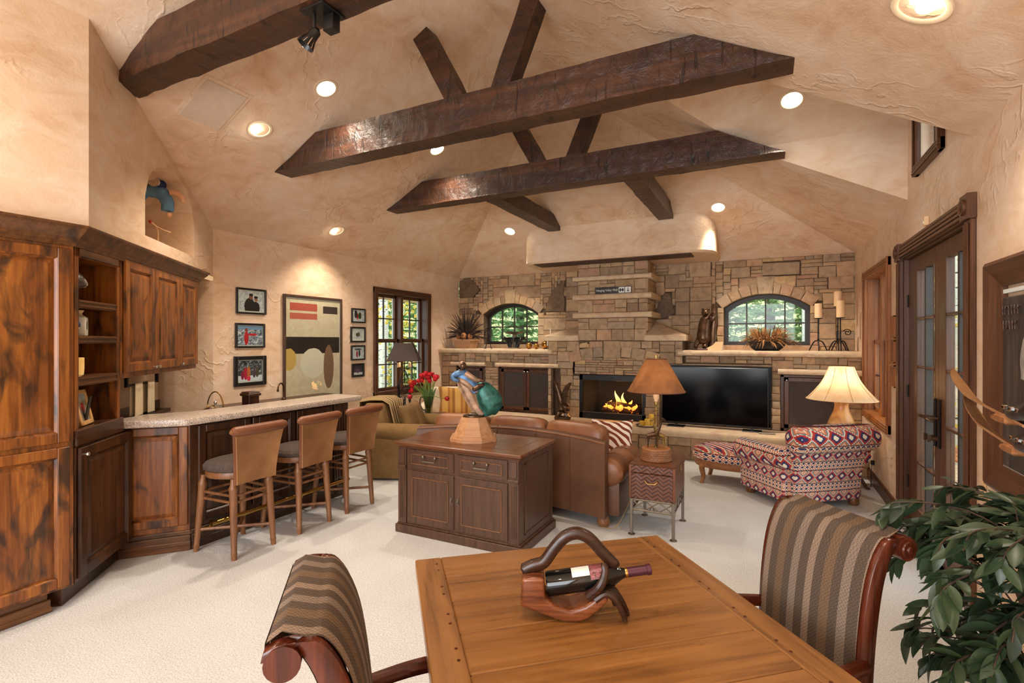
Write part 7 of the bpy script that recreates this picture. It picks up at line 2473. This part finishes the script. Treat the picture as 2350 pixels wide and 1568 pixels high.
# ------------------------------------------------------------------ trail sign on the chimney shelf
t = thing('trail_sign', 'black sign reading Hanging Valley Wall with diamonds and arrow on the chimney shelf', 'sign', (-2.135, 7.73, 2.383), 0)
obj('board', MB().box(-.29, 0, 0, .285, .012, .108), M['black'], t, bevel=.003, loc=None)
lt = lettering('lettering', 'Hanging Valley Wall', .042, M['white'], t, T(0, -.001, 0, rx=PI / 2))
lt.scale = (.34 / lt.dimensions.x, 1, 1.15)
lt.location = (-.10, 0, .056)
for x0, x1 in ((.088, .178), (.188, .278)):
    obj('white_square', MB().box(x0, -.0015, .010, x1, .002, .098), M['white'], t, smooth=0)
for xc in (.114, .152):
    obj('diamond', MB().prism([(xc - .022, .054), (xc, .022), (xc + .022, .054), (xc, .086)], -.0028, -.0012, 'y'), M['black'], t, smooth=0)
xc = .233
obj('arrow', MB().prism([(xc - .005, .088), (xc - .005, .045), (xc - .022, .05), (xc, .02), (xc + .022, .05), (xc + .005, .045), (xc + .005, .088)], -.0028, -.0012, 'y'), M['black'], t, smooth=0)

# ------------------------------------------------------------------ pictures on the left wall
def wallpic(name, label, y0, y1, z0, z1, fw, fm, pm, matw=0, group=None, proud=.025):
    t = thing(name, label, 'picture', (XL + .001, (y0 + y1) / 2, (z0 + z1) / 2), PI / 2, group)
    w, h = (y1 - y0) / 2, (z1 - z0) / 2
    mb = MB()
    for q in ((-w, -h, -w + fw, h), (w - fw, -h, w, h), (-w + fw, -h, w - fw, -h + fw), (-w + fw, h - fw, w - fw, h)):
        mb.box(q[0], -proud, q[1], q[2], 0, q[3])
    obj('frame', mb, fm, t, bevel=.004)
    if matw:
        obj('mount', MB().box(-w + fw, -.008, -h + fw, w - fw, -.002, h - fw), M['white'], t, smooth=0)
    k = fw + matw
    obj('print', MB().box(-w + k, -.010, -h + k, w - k, -.003, h - k), pm, t, smooth=0)
    obj('glazing', MB().box(-w + fw, -.016, -h + fw, w - fw, -.0145, h - fw), M['glass'], t, smooth=0)
    return t
SNOW = [(.3, S(150, 150, 158)), (.5, S(214, 214, 220)), (.7, S(240, 240, 244))]
MTN = [(.36, S(60, 66, 84)), (.5, S(140, 150, 168)), (.62, S(226, 230, 236))]
TREES = [(.4, S(36, 40, 44)), (.55, S(92, 96, 104)), (.66, S(200, 204, 214))]
p1 = picture('photo_couple', SNOW, [('e', -.02, -.06, .07, .10, S(36, 30, 32)), ('e', .06, -.08, .05, .08, S(30, 28, 34)), ('e', -.005, .05, .025, .03, S(150, 90, 66)), ('e', .06, .025, .022, .026, S(170, 110, 84)), ('e', -.005, .075, .028, .016, S(30, 24, 24)), ('e', .06, .05, .026, .016, S(28, 24, 26)), ('b', .0, -.16, .2, .03, S(60, 54, 58))], .35, 12)
p2 = picture('photo_red_skier', MTN, [('b', 0, .10, .3, .03, S(124, 160, 200)), ('e', -.05, -.03, .028, .08, S(196, 30, 44)), ('e', .03, .01, .06, .014, S(196, 30, 44)), ('e', -.05, .065, .018, .02, S(150, 60, 50))], .3, 10)
p3 = picture('photo_ski_group', TREES, [('b', 0, -.10, .3, .045, S(222, 226, 236)), ('e', -.06, -.03, .025, .075, S(190, 40, 66)), ('e', -.02, -.02, .022, .07, S(196, 110, 60)), ('e', -.10, -.05, .02, .05, S(150, 36, 70)), ('e', .05, -.03, .02, .055, S(90, 70, 80)), ('e', .09, -.02, .022, .06, S(84, 76, 60)), ('e', -.02, -.09, .024, .03, S(230, 60, 90))], .3, 12)
wallpic('framed_photo', 'black-framed photo of a couple in the snow, top of the left column of three', 3.743, 4.132, 1.964, 2.265, .022, M['black'], p1, .014, 'framed photos beside the poster')
wallpic('framed_photo', 'black-framed photo of a red-jacket skier and peaks, middle of the left column of three', 3.733, 4.114, 1.568, 1.856, .024, M['black'], p2, .008, 'framed photos beside the poster')
wallpic('framed_photo', 'black-framed photo of a ski group by dark trees, bottom of the left column of three', 3.717, 4.132, 1.124, 1.473, .045, M['black'], p3, .01, 'framed photos beside the poster')
q1 = picture('photo_small_a', SNOW, [('e', -.02, -.01, .02, .05, S(190, 40, 40)), ('e', .03, 0, .035, .05, S(40, 70, 44)), ('e', -.05, .02, .03, .06, S(50, 46, 50))], .5, 14)
q2 = picture('photo_small_b', SNOW, [('e', 0, 0, .045, .03, S(70, 66, 60)), ('e', .02, .01, .02, .03, S(120, 96, 60))], .5, 14)
q3 = picture('photo_small_c', SNOW, [('e', -.02, -.02, .018, .05, S(150, 40, 44)), ('e', .03, -.01, .02, .05, S(40, 60, 44)), ('e', .0, .05, .07, .015, S(90, 96, 110))], .5, 14)
q4 = picture('photo_small_d', [(.4, S(40, 34, 52)), (.6, S(90, 80, 96))], [('b', 0, -.05, .1, .018, S(210, 206, 214)), ('e', 0, -.01, .035, .035, S(110, 70, 100))], .5, 14)
wallpic('small_framed_photo', 'small black-framed snow photo, top of the four beside the window', 5.541, 5.828, 1.916, 2.13, .02, M['black'], q1, 0, 'small framed photos by the window')
wallpic('small_framed_photo', 'small black-framed photo with wide white mount, second of the four beside the window', 5.524, 5.828, 1.626, 1.856, .024, M['black'], q2, .04, 'small framed photos by the window')
wallpic('small_framed_photo', 'small black-framed photo of two skiers, third of the four beside the window', 5.533, 5.819, 1.363, 1.583, .02, M['black'], q3, 0, 'small framed photos by the window')
wallpic('small_framed_photo', 'small black-framed dark photo, lowest of the four beside the window', 5.55, 5.801, 1.114, 1.315, .03, M['black'], q4, 0, 'small framed photos by the window')
# plain stand-in for the poster: same size and colours, only blocks of colour
pp = picture('poster_print', [(.35, S(222, 200, 168)), (.65, S(234, 216, 188))], [('b', -.17, .62, .22, .05, S(200, 92, 78)), ('b', -.17, .50, .22, .04, S(204, 104, 90)), ('b', .28, .60, .13, .05, S(70, 58, 54)), ('b', 0, .12, .46, .11, S(40, 30, 30)), ('e', -.02, -.12, .2, .2, S(238, 226, 204)), ('e', -.4, -.06, .11, .14, S(216, 176, 96)), ('e', .25, -.18, .09, .30, S(140, 104, 84)), ('b', -.1, -.58, .3, .04, S(206, 96, 80)), ('b', .2, -.68, .22, .04, S(206, 96, 80))], .12, 3)
M['posterframe'] = wood('poster_frame', S(40, 28, 22), S(74, 52, 40), S(100, 74, 56), 'z', 2, .4)
wallpic('framed_poster', 'tall framed vintage-style poster with red, black and cream colour blocks above the bar', 4.373, 5.355, .70, 2.243, .035, M['posterframe'], pp, .012)

# ------------------------------------------------------------------ right wall
t = thing('wall_shelf_panels', 'narrow three-part wooden wall display between the window and the garden door', 'wall shelf', (XR - .001, 5.93, 1.2), -PI / 2)
for k in range(3):
    z0 = .005 + k * .235
    mb = MB().box(-.055, -.03, z0, -.045, 0, z0 + .215).box(.045, -.03, z0, .055, 0, z0 + .215).box(-.055, -.03, z0, .055, 0, z0 + .012).box(-.055, -.03, z0 + .2, .055, 0, z0 + .215)
    fr_o = obj('frame', mb, M['trimamber'], t, bevel=.003)
    obj('photo', MB().box(-.045, -.008, z0 + .01, .045, 0, z0 + .205), M['carved'], fr_o, smooth=0)
for k in range(2):
    obj('ledge', MB().box(-.07, -.06, .218 + k * .235, .07, 0, .236 + k * .235), M['trimamber'], t, bevel=.004)
t = thing('wall_outlet', 'power outlet with a black plug low on the right wall', 'outlet', (XR - .001, 6.98, .27), -PI / 2)
obj('cover_plate', MB().box(-.036, -.006, -.058, .036, 0, .058), M['cream'], t, bevel=.003)
pg = obj('plug', MB().box(-.022, -.04, -.03, .022, -.006, .02), M['black'], t, bevel=.005)
obj('cord', MB().tube(bez([(0, -.03, -.03), (0, -.035, -.12), (.02, -.04, -.2), (.08, -.05, -.26)], 5), .004, 6), M['black'], pg)
t = thing('switch_plate', 'cream switch plate on the wall between the garden door and the deep frame', 'switch', (XR - .001, 3.75, .80), -PI / 2)
obj('cover_plate', MB().box(-.036, -.006, -.058, .036, 0, .058), M['cream'], t, bevel=.003)
obj('rocker', MB().box(-.015, -.01, -.03, .015, -.006, .03), M['cream'], t, bevel=.003)
t = thing('door_sensor', 'small cream alarm sensor above the garden door', 'sensor', (XR - .001, 4.85, 2.56), -PI / 2)
obj('housing', MB().box(-.02, -.03, -.035, .02, 0, .035), M['cream'], t, bevel=.005)
obj('lens', MB().ball((0, -.03, -.01), (.012, .006, .012), 10, 6), M['white'], t)

# framed ski relief
fy0, fy1, fz0, fz1 = 2.50, 3.56, .885, 2.06
t = thing('ski_relief_frame', 'deep dark wooden frame with a weathered board relief on the right wall', 'wall art', (XR - .001, fy1, fz0), -PI / 2)
W_, H_ = fy1 - fy0, fz1 - fz0
def frame_side(poly_pts):
    return MB().loft(poly_pts)
prof = [(0, 0), (0, -.055), (.02, -.068), (.04, -.06), (.10, -.03), (.13, -.026), (.13, 0)]
cor = [(0, 0, 1, 1), (W_, 0, -1, 1), (W_, H_, -1, -1), (0, H_, 1, -1)]
for k in range(4):
    a, b = cor[k], cor[(k + 1) % 4]
    obj('moulding', MB().loft([[(a[0] + a[2] * o, y, a[1] + a[3] * o) for o, y in prof], [(b[0] + b[2] * o, y, b[1] + b[3] * o) for o, y in prof]]), M['trim'] if k % 2 else M['trimx'], t, smooth=30)
M['weath'] = wood('weathered_board', S(40, 34, 30), S(66, 56, 48), S(98, 84, 70), 'z', .5, .7, .4, S(24, 20, 18), .8)
bd = obj('board', MB().box(.13, -.022, .13, W_ - .13, -.004, H_ - .19), M['weath'], t, bevel=.006)
obj('liner', MB().box(.125, -.02, H_ - .17, W_ - .125, -.005, H_ - .15), M['sash'], t, smooth=0)
obj('liner', MB().box(.125, -.02, .11, W_ - .125, -.005, .135), M['sash'], t, smooth=0)
mk = MB()
RK = random.Random(2)
for row in range(2):
    for k in range(6 - row):
        x = .16 + k * .035 + row * .01
        z = H_ - .235 - row * .075
        mk.tube([(x, -.032, z), (x + RK.uniform(-.006, .006), -.032, z - .045)], .003, 5)
        mk.tube([(x, -.032, z - .02), (x + .02, -.032, z - RK.uniform(.0, .04))], .003, 5)
tag(obj('carved_lettering', mk, M['beam'], bd), kind='stuff')
leg = MB().tube(bez([(.92, -.03, .74), (.82, -.07, .80), (.74, -.09, .70), (.72, -.10, .60)], 5), [.09, .09, .088, .086, .084, .082, .08, .078, .075, .07, .066, .062, .058, .054, .05, .048], 12)
M['greycloth'] = plain('grey_trousers', S(150, 146, 138), .8, var=.15, bump=.4)
obj('trouser_relief', leg, M['greycloth'], t)
obj('glove_relief', MB().ball((.66, -.05, .62), (.04, .03, .05), 12, 8), M['black'], t)
M['skiwood'] = wood('ski_wood', S(150, 102, 64), S(178, 128, 84), S(196, 148, 102), 'x', .8, .4)
for k, (tip, tail, lab) in enumerate((((.82, 3.20, 1.41), (.80, 2.30, 1.345), 'upper wooden ski jutting from the framed relief'), ((.835, 3.06, 1.295), (.80, 2.25, 1.245), 'lower wooden ski jutting from the framed relief'))):
    s_ = thing('relief_ski', lab, 'ski', tail, 0, 'skis of the relief')
    a, b = Vector(tail), Vector(tip)
    d = (b - a)
    rings = []
    n = 16
    for i in range(n + 1):
        q = i / n
        p = d * q + Vector((0, 0, .09 * max(0, (q - .6) / .4) ** 2))
        w_ = .030 * (1 if q < .86 else math.sqrt(max(.02, 1 - ((q - .86) / .14) ** 2)))
        rings.append([(p.x - w_, p.y, p.z - .004 + .018), (p.x + w_, p.y, p.z - .004 - .018), (p.x + w_, p.y, p.z + .006 - .018), (p.x - w_, p.y, p.z + .006 + .018)])
    obj('blade', MB().loft(rings), M['skiwood'], s_, smooth=40)
    bm2 = MB().box(-.03, d.y * .16, .0, .03, d.y * .28, .03).box(-.022, d.y * .28, .0, .022, d.y * .34, .02)
    obj('toe_binding', bm2, M['carved'], s_, bevel=.006)
    boot = MB().tube(bez([(0, d.y * .17, .045), (0, d.y * .05, .055), (0, -.06, .085), (.02, -.12, .16)], 4), [.028, .033, .036, .038, .04, .04, .042, .043, .043, .044, .044, .043, .04], 12)
    bo = obj('boot', boot, M['black'], s_)
    for q in (.13, .07, .01):
        obj('buckle', MB().box(-.044, d.y * q - .010, .06, -.030, d.y * q + .010, .075), M['chrome'], bo, bevel=.003)

# ------------------------------------------------------------------ the garden outside
RE = random.Random(17)
g = NG('forest_floor')
v = g.coord()
M['ground'] = g.set(g.ramp(g.noise(v, 2.2, 6, .7), [(.35, S(92, 108, 58)), (.5, S(148, 146, 92)), (.62, S(196, 176, 120)), (.75, S(120, 130, 76))]), .95)
gm = MB()
n = 24
vs, fs = [], []
for i in range(n + 1):
    for j in range(n + 1):
        x, y = -22 + 44 * i / n, -6 + 36 * j / n
        z = -.35
        if y > 10: z += (y - 10) * .26
        if x > 3: z += (x - 3) * .1
        if x < -8: z += (-8 - x) * .12
        vs.append((x, y, z + .1 * math.sin(x * 1.3) * math.cos(y * .9)))
for i in range(n):
    for j in range(n):
        a = i * (n + 1) + j
        fs.append((a, a + n + 1, a + n + 2, a + 1))
gm.add(vs, fs)
o = tag(obj('garden_ground', gm, M['ground'], smooth=60), kind='structure')
M['bark_grey'] = plain('bark_grey', S(104, 94, 86), .9, var=.3, bump=.6, bs=20)
g = NG('aspen_bark')
sp_n = g.noise(g.coord((1, 1, 5)), 4, 4, .6)
M['aspen'] = g.set(g.ramp(sp_n, [(.4, S(206, 204, 192)), (.60, S(222, 222, 212)), (.64, S(60, 56, 50))]), .8)
def leafy(name, cols, tl=.35):
    g = NG(name)
    col = g.ramp(g.noise(g.coord(), 3.5, 4, .7), cols)
    g.set(col, .7)
    t2 = g.n('BsdfTranslucent'); g.put(t2.inputs[0], col)
    mx = g.n('MixShader'); mx.inputs[0].default_value = tl
    g.put(mx.inputs[1], g.bsdf.outputs[0]); g.put(mx.inputs[2], t2.outputs[0]); g.put(g.out.inputs[0], mx.outputs[0])
    return g.m
M['needle'] = leafy('spruce_needles', [(.35, S(64, 104, 60)), (.55, S(116, 156, 92)), (.7, S(170, 194, 128))])
M['gold_leaf'] = leafy('golden_leaves', [(.35, S(180, 150, 50)), (.55, S(226, 196, 84)), (.7, S(150, 170, 80))])
def spruce(loc, h, r, label):
    t = thing('spruce_tree', label, 'tree', loc, RE.uniform(0, 6), 'trees in the garden')
    obj('trunk', MB().tube([(0, 0, 0), (.02, 0, h * .5), (0, 0, h)], [.13, .09, .02], 9), M['bark_grey'], t)
    mb = MB()
    z = .35
    while z < h:
        rr = r * (1 - z / h) + .12
        nb = 9
        for k in range(nb):
            a = 2 * PI * k / nb + RE.uniform(-.3, .3)
            d = Vector((math.cos(a), math.sin(a), -.18))
            for s in range(9):
                q = (s + 1) / 9
                c = d * (rr * q) + Vector((0, 0, z + .18 * math.sin(q * 2)))
                for m in range(3):
                    e = Vector((RE.uniform(-1, 1), RE.uniform(-1, 1), RE.uniform(-.6, .15))).normalized() * .17
                    sd = d.cross(Vector((0, 0, 1))).normalized() * .03 + Vector((0, 0, RE.uniform(-.03, .03)))
                    mb.add([c - sd, c + sd, c + e + sd * .3, c + e - sd * .3], [(0, 1, 2, 3)])
        z += .2
    tag(obj('foliage', mb, M['needle'], t, fixn=False, smooth=0), kind='stuff')
def aspen(loc, h, label, leaves=True, r=.12):
    t = thing('aspen_tree', label, 'tree', loc, RE.uniform(0, 6), 'trees in the garden')
    obj('trunk', MB().tube([(0, 0, 0), (.04, .02, h * .5), (0, 0, h)], [r, r * .85, r * .4], 10), M['aspen'], t)
    if leaves:
        mb = MB()
        for k in range(700):
            a, z, q = RE.uniform(0, 2 * PI), RE.uniform(.5, h), RE.uniform(.1, 1)
            c = Vector((q * 1.1 * math.cos(a), q * 1.1 * math.sin(a), z))
            e = Vector((RE.uniform(-1, 1), RE.uniform(-1, 1), RE.uniform(-1, 1))).normalized() * .06
            f = e.orthogonal().normalized() * .045
            mb.add([c - e, c + f, c + e, c - f], [(0, 1, 2, 3)])
        tag(obj('foliage', mb, M['gold_leaf'], t, fixn=False, smooth=0), kind='stuff')
def gz(x, y):
    z = -.4
    if y > 10: z += (y - 10) * .26
    if x > 3: z += (x - 3) * .1
    if x < -8: z += (-8 - x) * .12
    return z
# behind the stone wall
spruce((-5.4, 11.2, gz(-5.4, 11.2)), 5.0, 1.5, 'green spruce filling the left of the small arched window')
spruce((-3.4, 12.6, gz(-3.4, 12.6)), 5.5, 1.6, 'green spruce seen through the right of the left arched window')
spruce((-7.6, 12.5, gz(-7.6, 12.5)), 5.5, 1.7, 'spruce far left behind the stone wall')
spruce((-.9, 12.0, gz(-.9, 12.0)), 5.0, 1.5, 'green spruce at the left of the right arched window')
spruce((1.1, 12.8, gz(1.1, 12.8)), 5.0, 1.5, 'green spruce at the right of the right arched window')
spruce((.1, 15.5, gz(.1, 15.5)), 5.5, 1.9, 'farther spruce in the middle of the right arched window')
spruce((-5.0, 16.0, gz(-5, 16)), 6, 2.0, 'farther spruce in the middle of the left arched window')
spruce((3.2, 15.0, gz(3.2, 15.0)), 5.5, 1.8, 'spruce beyond the right corner of the house')
aspen((-4.35, 10.9, gz(-4.35, 10.9)), 5, 'grey trunk standing across the left arched window', False, .11)
aspen((.75, 11.0, gz(.75, 11.0)), 5, 'pale aspen trunk at the right edge of the right arched window', False, .16)
# left of the house
aspen((-8.2, 9.4, gz(-8.2, 9.4)), 5, 'pale aspen with golden leaves outside the left window', True, .13)
aspen((-7.5, 8.3, gz(-7.5, 8.3)), 5, 'thick pale aspen trunk close outside the left window', False, .15)
spruce((-9.6, 10.2, gz(-9.6, 10.2)), 5, 1.7, 'green spruce outside the left window')
spruce((-8.6, 11.8, gz(-8.6, 11.8)), 5, 1.7, 'green spruce farther outside the left window')
aspen((-10.2, 11.6, gz(-10.2, 11.6)), 5.5, 'golden aspen far outside the left window', True, .1)
# right of the house, beyond the garden door
spruce((4.4, 9.8, gz(4.4, 9.8)), 5.5, 1.7, 'green spruce outside the garden door')
spruce((6.0, 11.5, gz(6, 11.5)), 5.5, 1.9, 'green spruce farther beyond the garden door')
aspen((3.6, 8.6, gz(3.6, 8.6)), 5.5, 'golden aspen outside the garden door', True, .11)
aspen((3.0, 10.6, gz(3.0, 10.6)), 5.5, 'pale aspen trunk outside the garden door', False, .12)
aspen((5.4, 9.0, gz(5.4, 9)), 5.5, 'golden aspen at the far edge of the terrace', True, .1)
spruce((2.55, 10.6, gz(2.5, 10.6)), 5.5, 1.3, 'slender green spruce straight beyond the garden door')
spruce((1.9, 13.2, gz(1.9, 13.2)), 5.5, 1.6, 'green spruce far beyond the garden door')
aspen((2.35, 8.9, gz(2.3, 8.9)), 5.5, 'golden aspen framed by the garden door panes', True, .07)
# terrace outside the door
o = tag(obj('terrace', MB().box(1.32, 2.0, -.2, 3.4, 9.5, -.04), M['slab'], bevel=.01), kind='structure')
t = thing('garden_bench', 'orange cedar garden bench on the terrace outside the door', 'bench', (1.95, 7.0, -.04), .2)
M['cedar'] = wood('cedar', S(150, 84, 44), S(196, 122, 72), S(220, 150, 96), 'y', .8, .5)
for k in range(4):
    obj('slat', MB().box(-.22 + k * .115, -.6, .42, -.12 + k * .115, .6, .445), M['cedar'], t, bevel=.004)
for k in range(4):
    obj('back_slat', MB().box(.25, -.6, .52 + k * .13, .275, .6, .63 + k * .13), M['cedar'], t, bevel=.004)
for y in (-.5, .5):
    obj('leg', MB().box(-.2, y - .03, 0, -.14, y + .03, .42).box(.2, y - .03, 0, .26, y + .03, 1.04).box(-.2, y - .03, .36, .26, y + .03, .42), M['cedar'], t, bevel=.004)
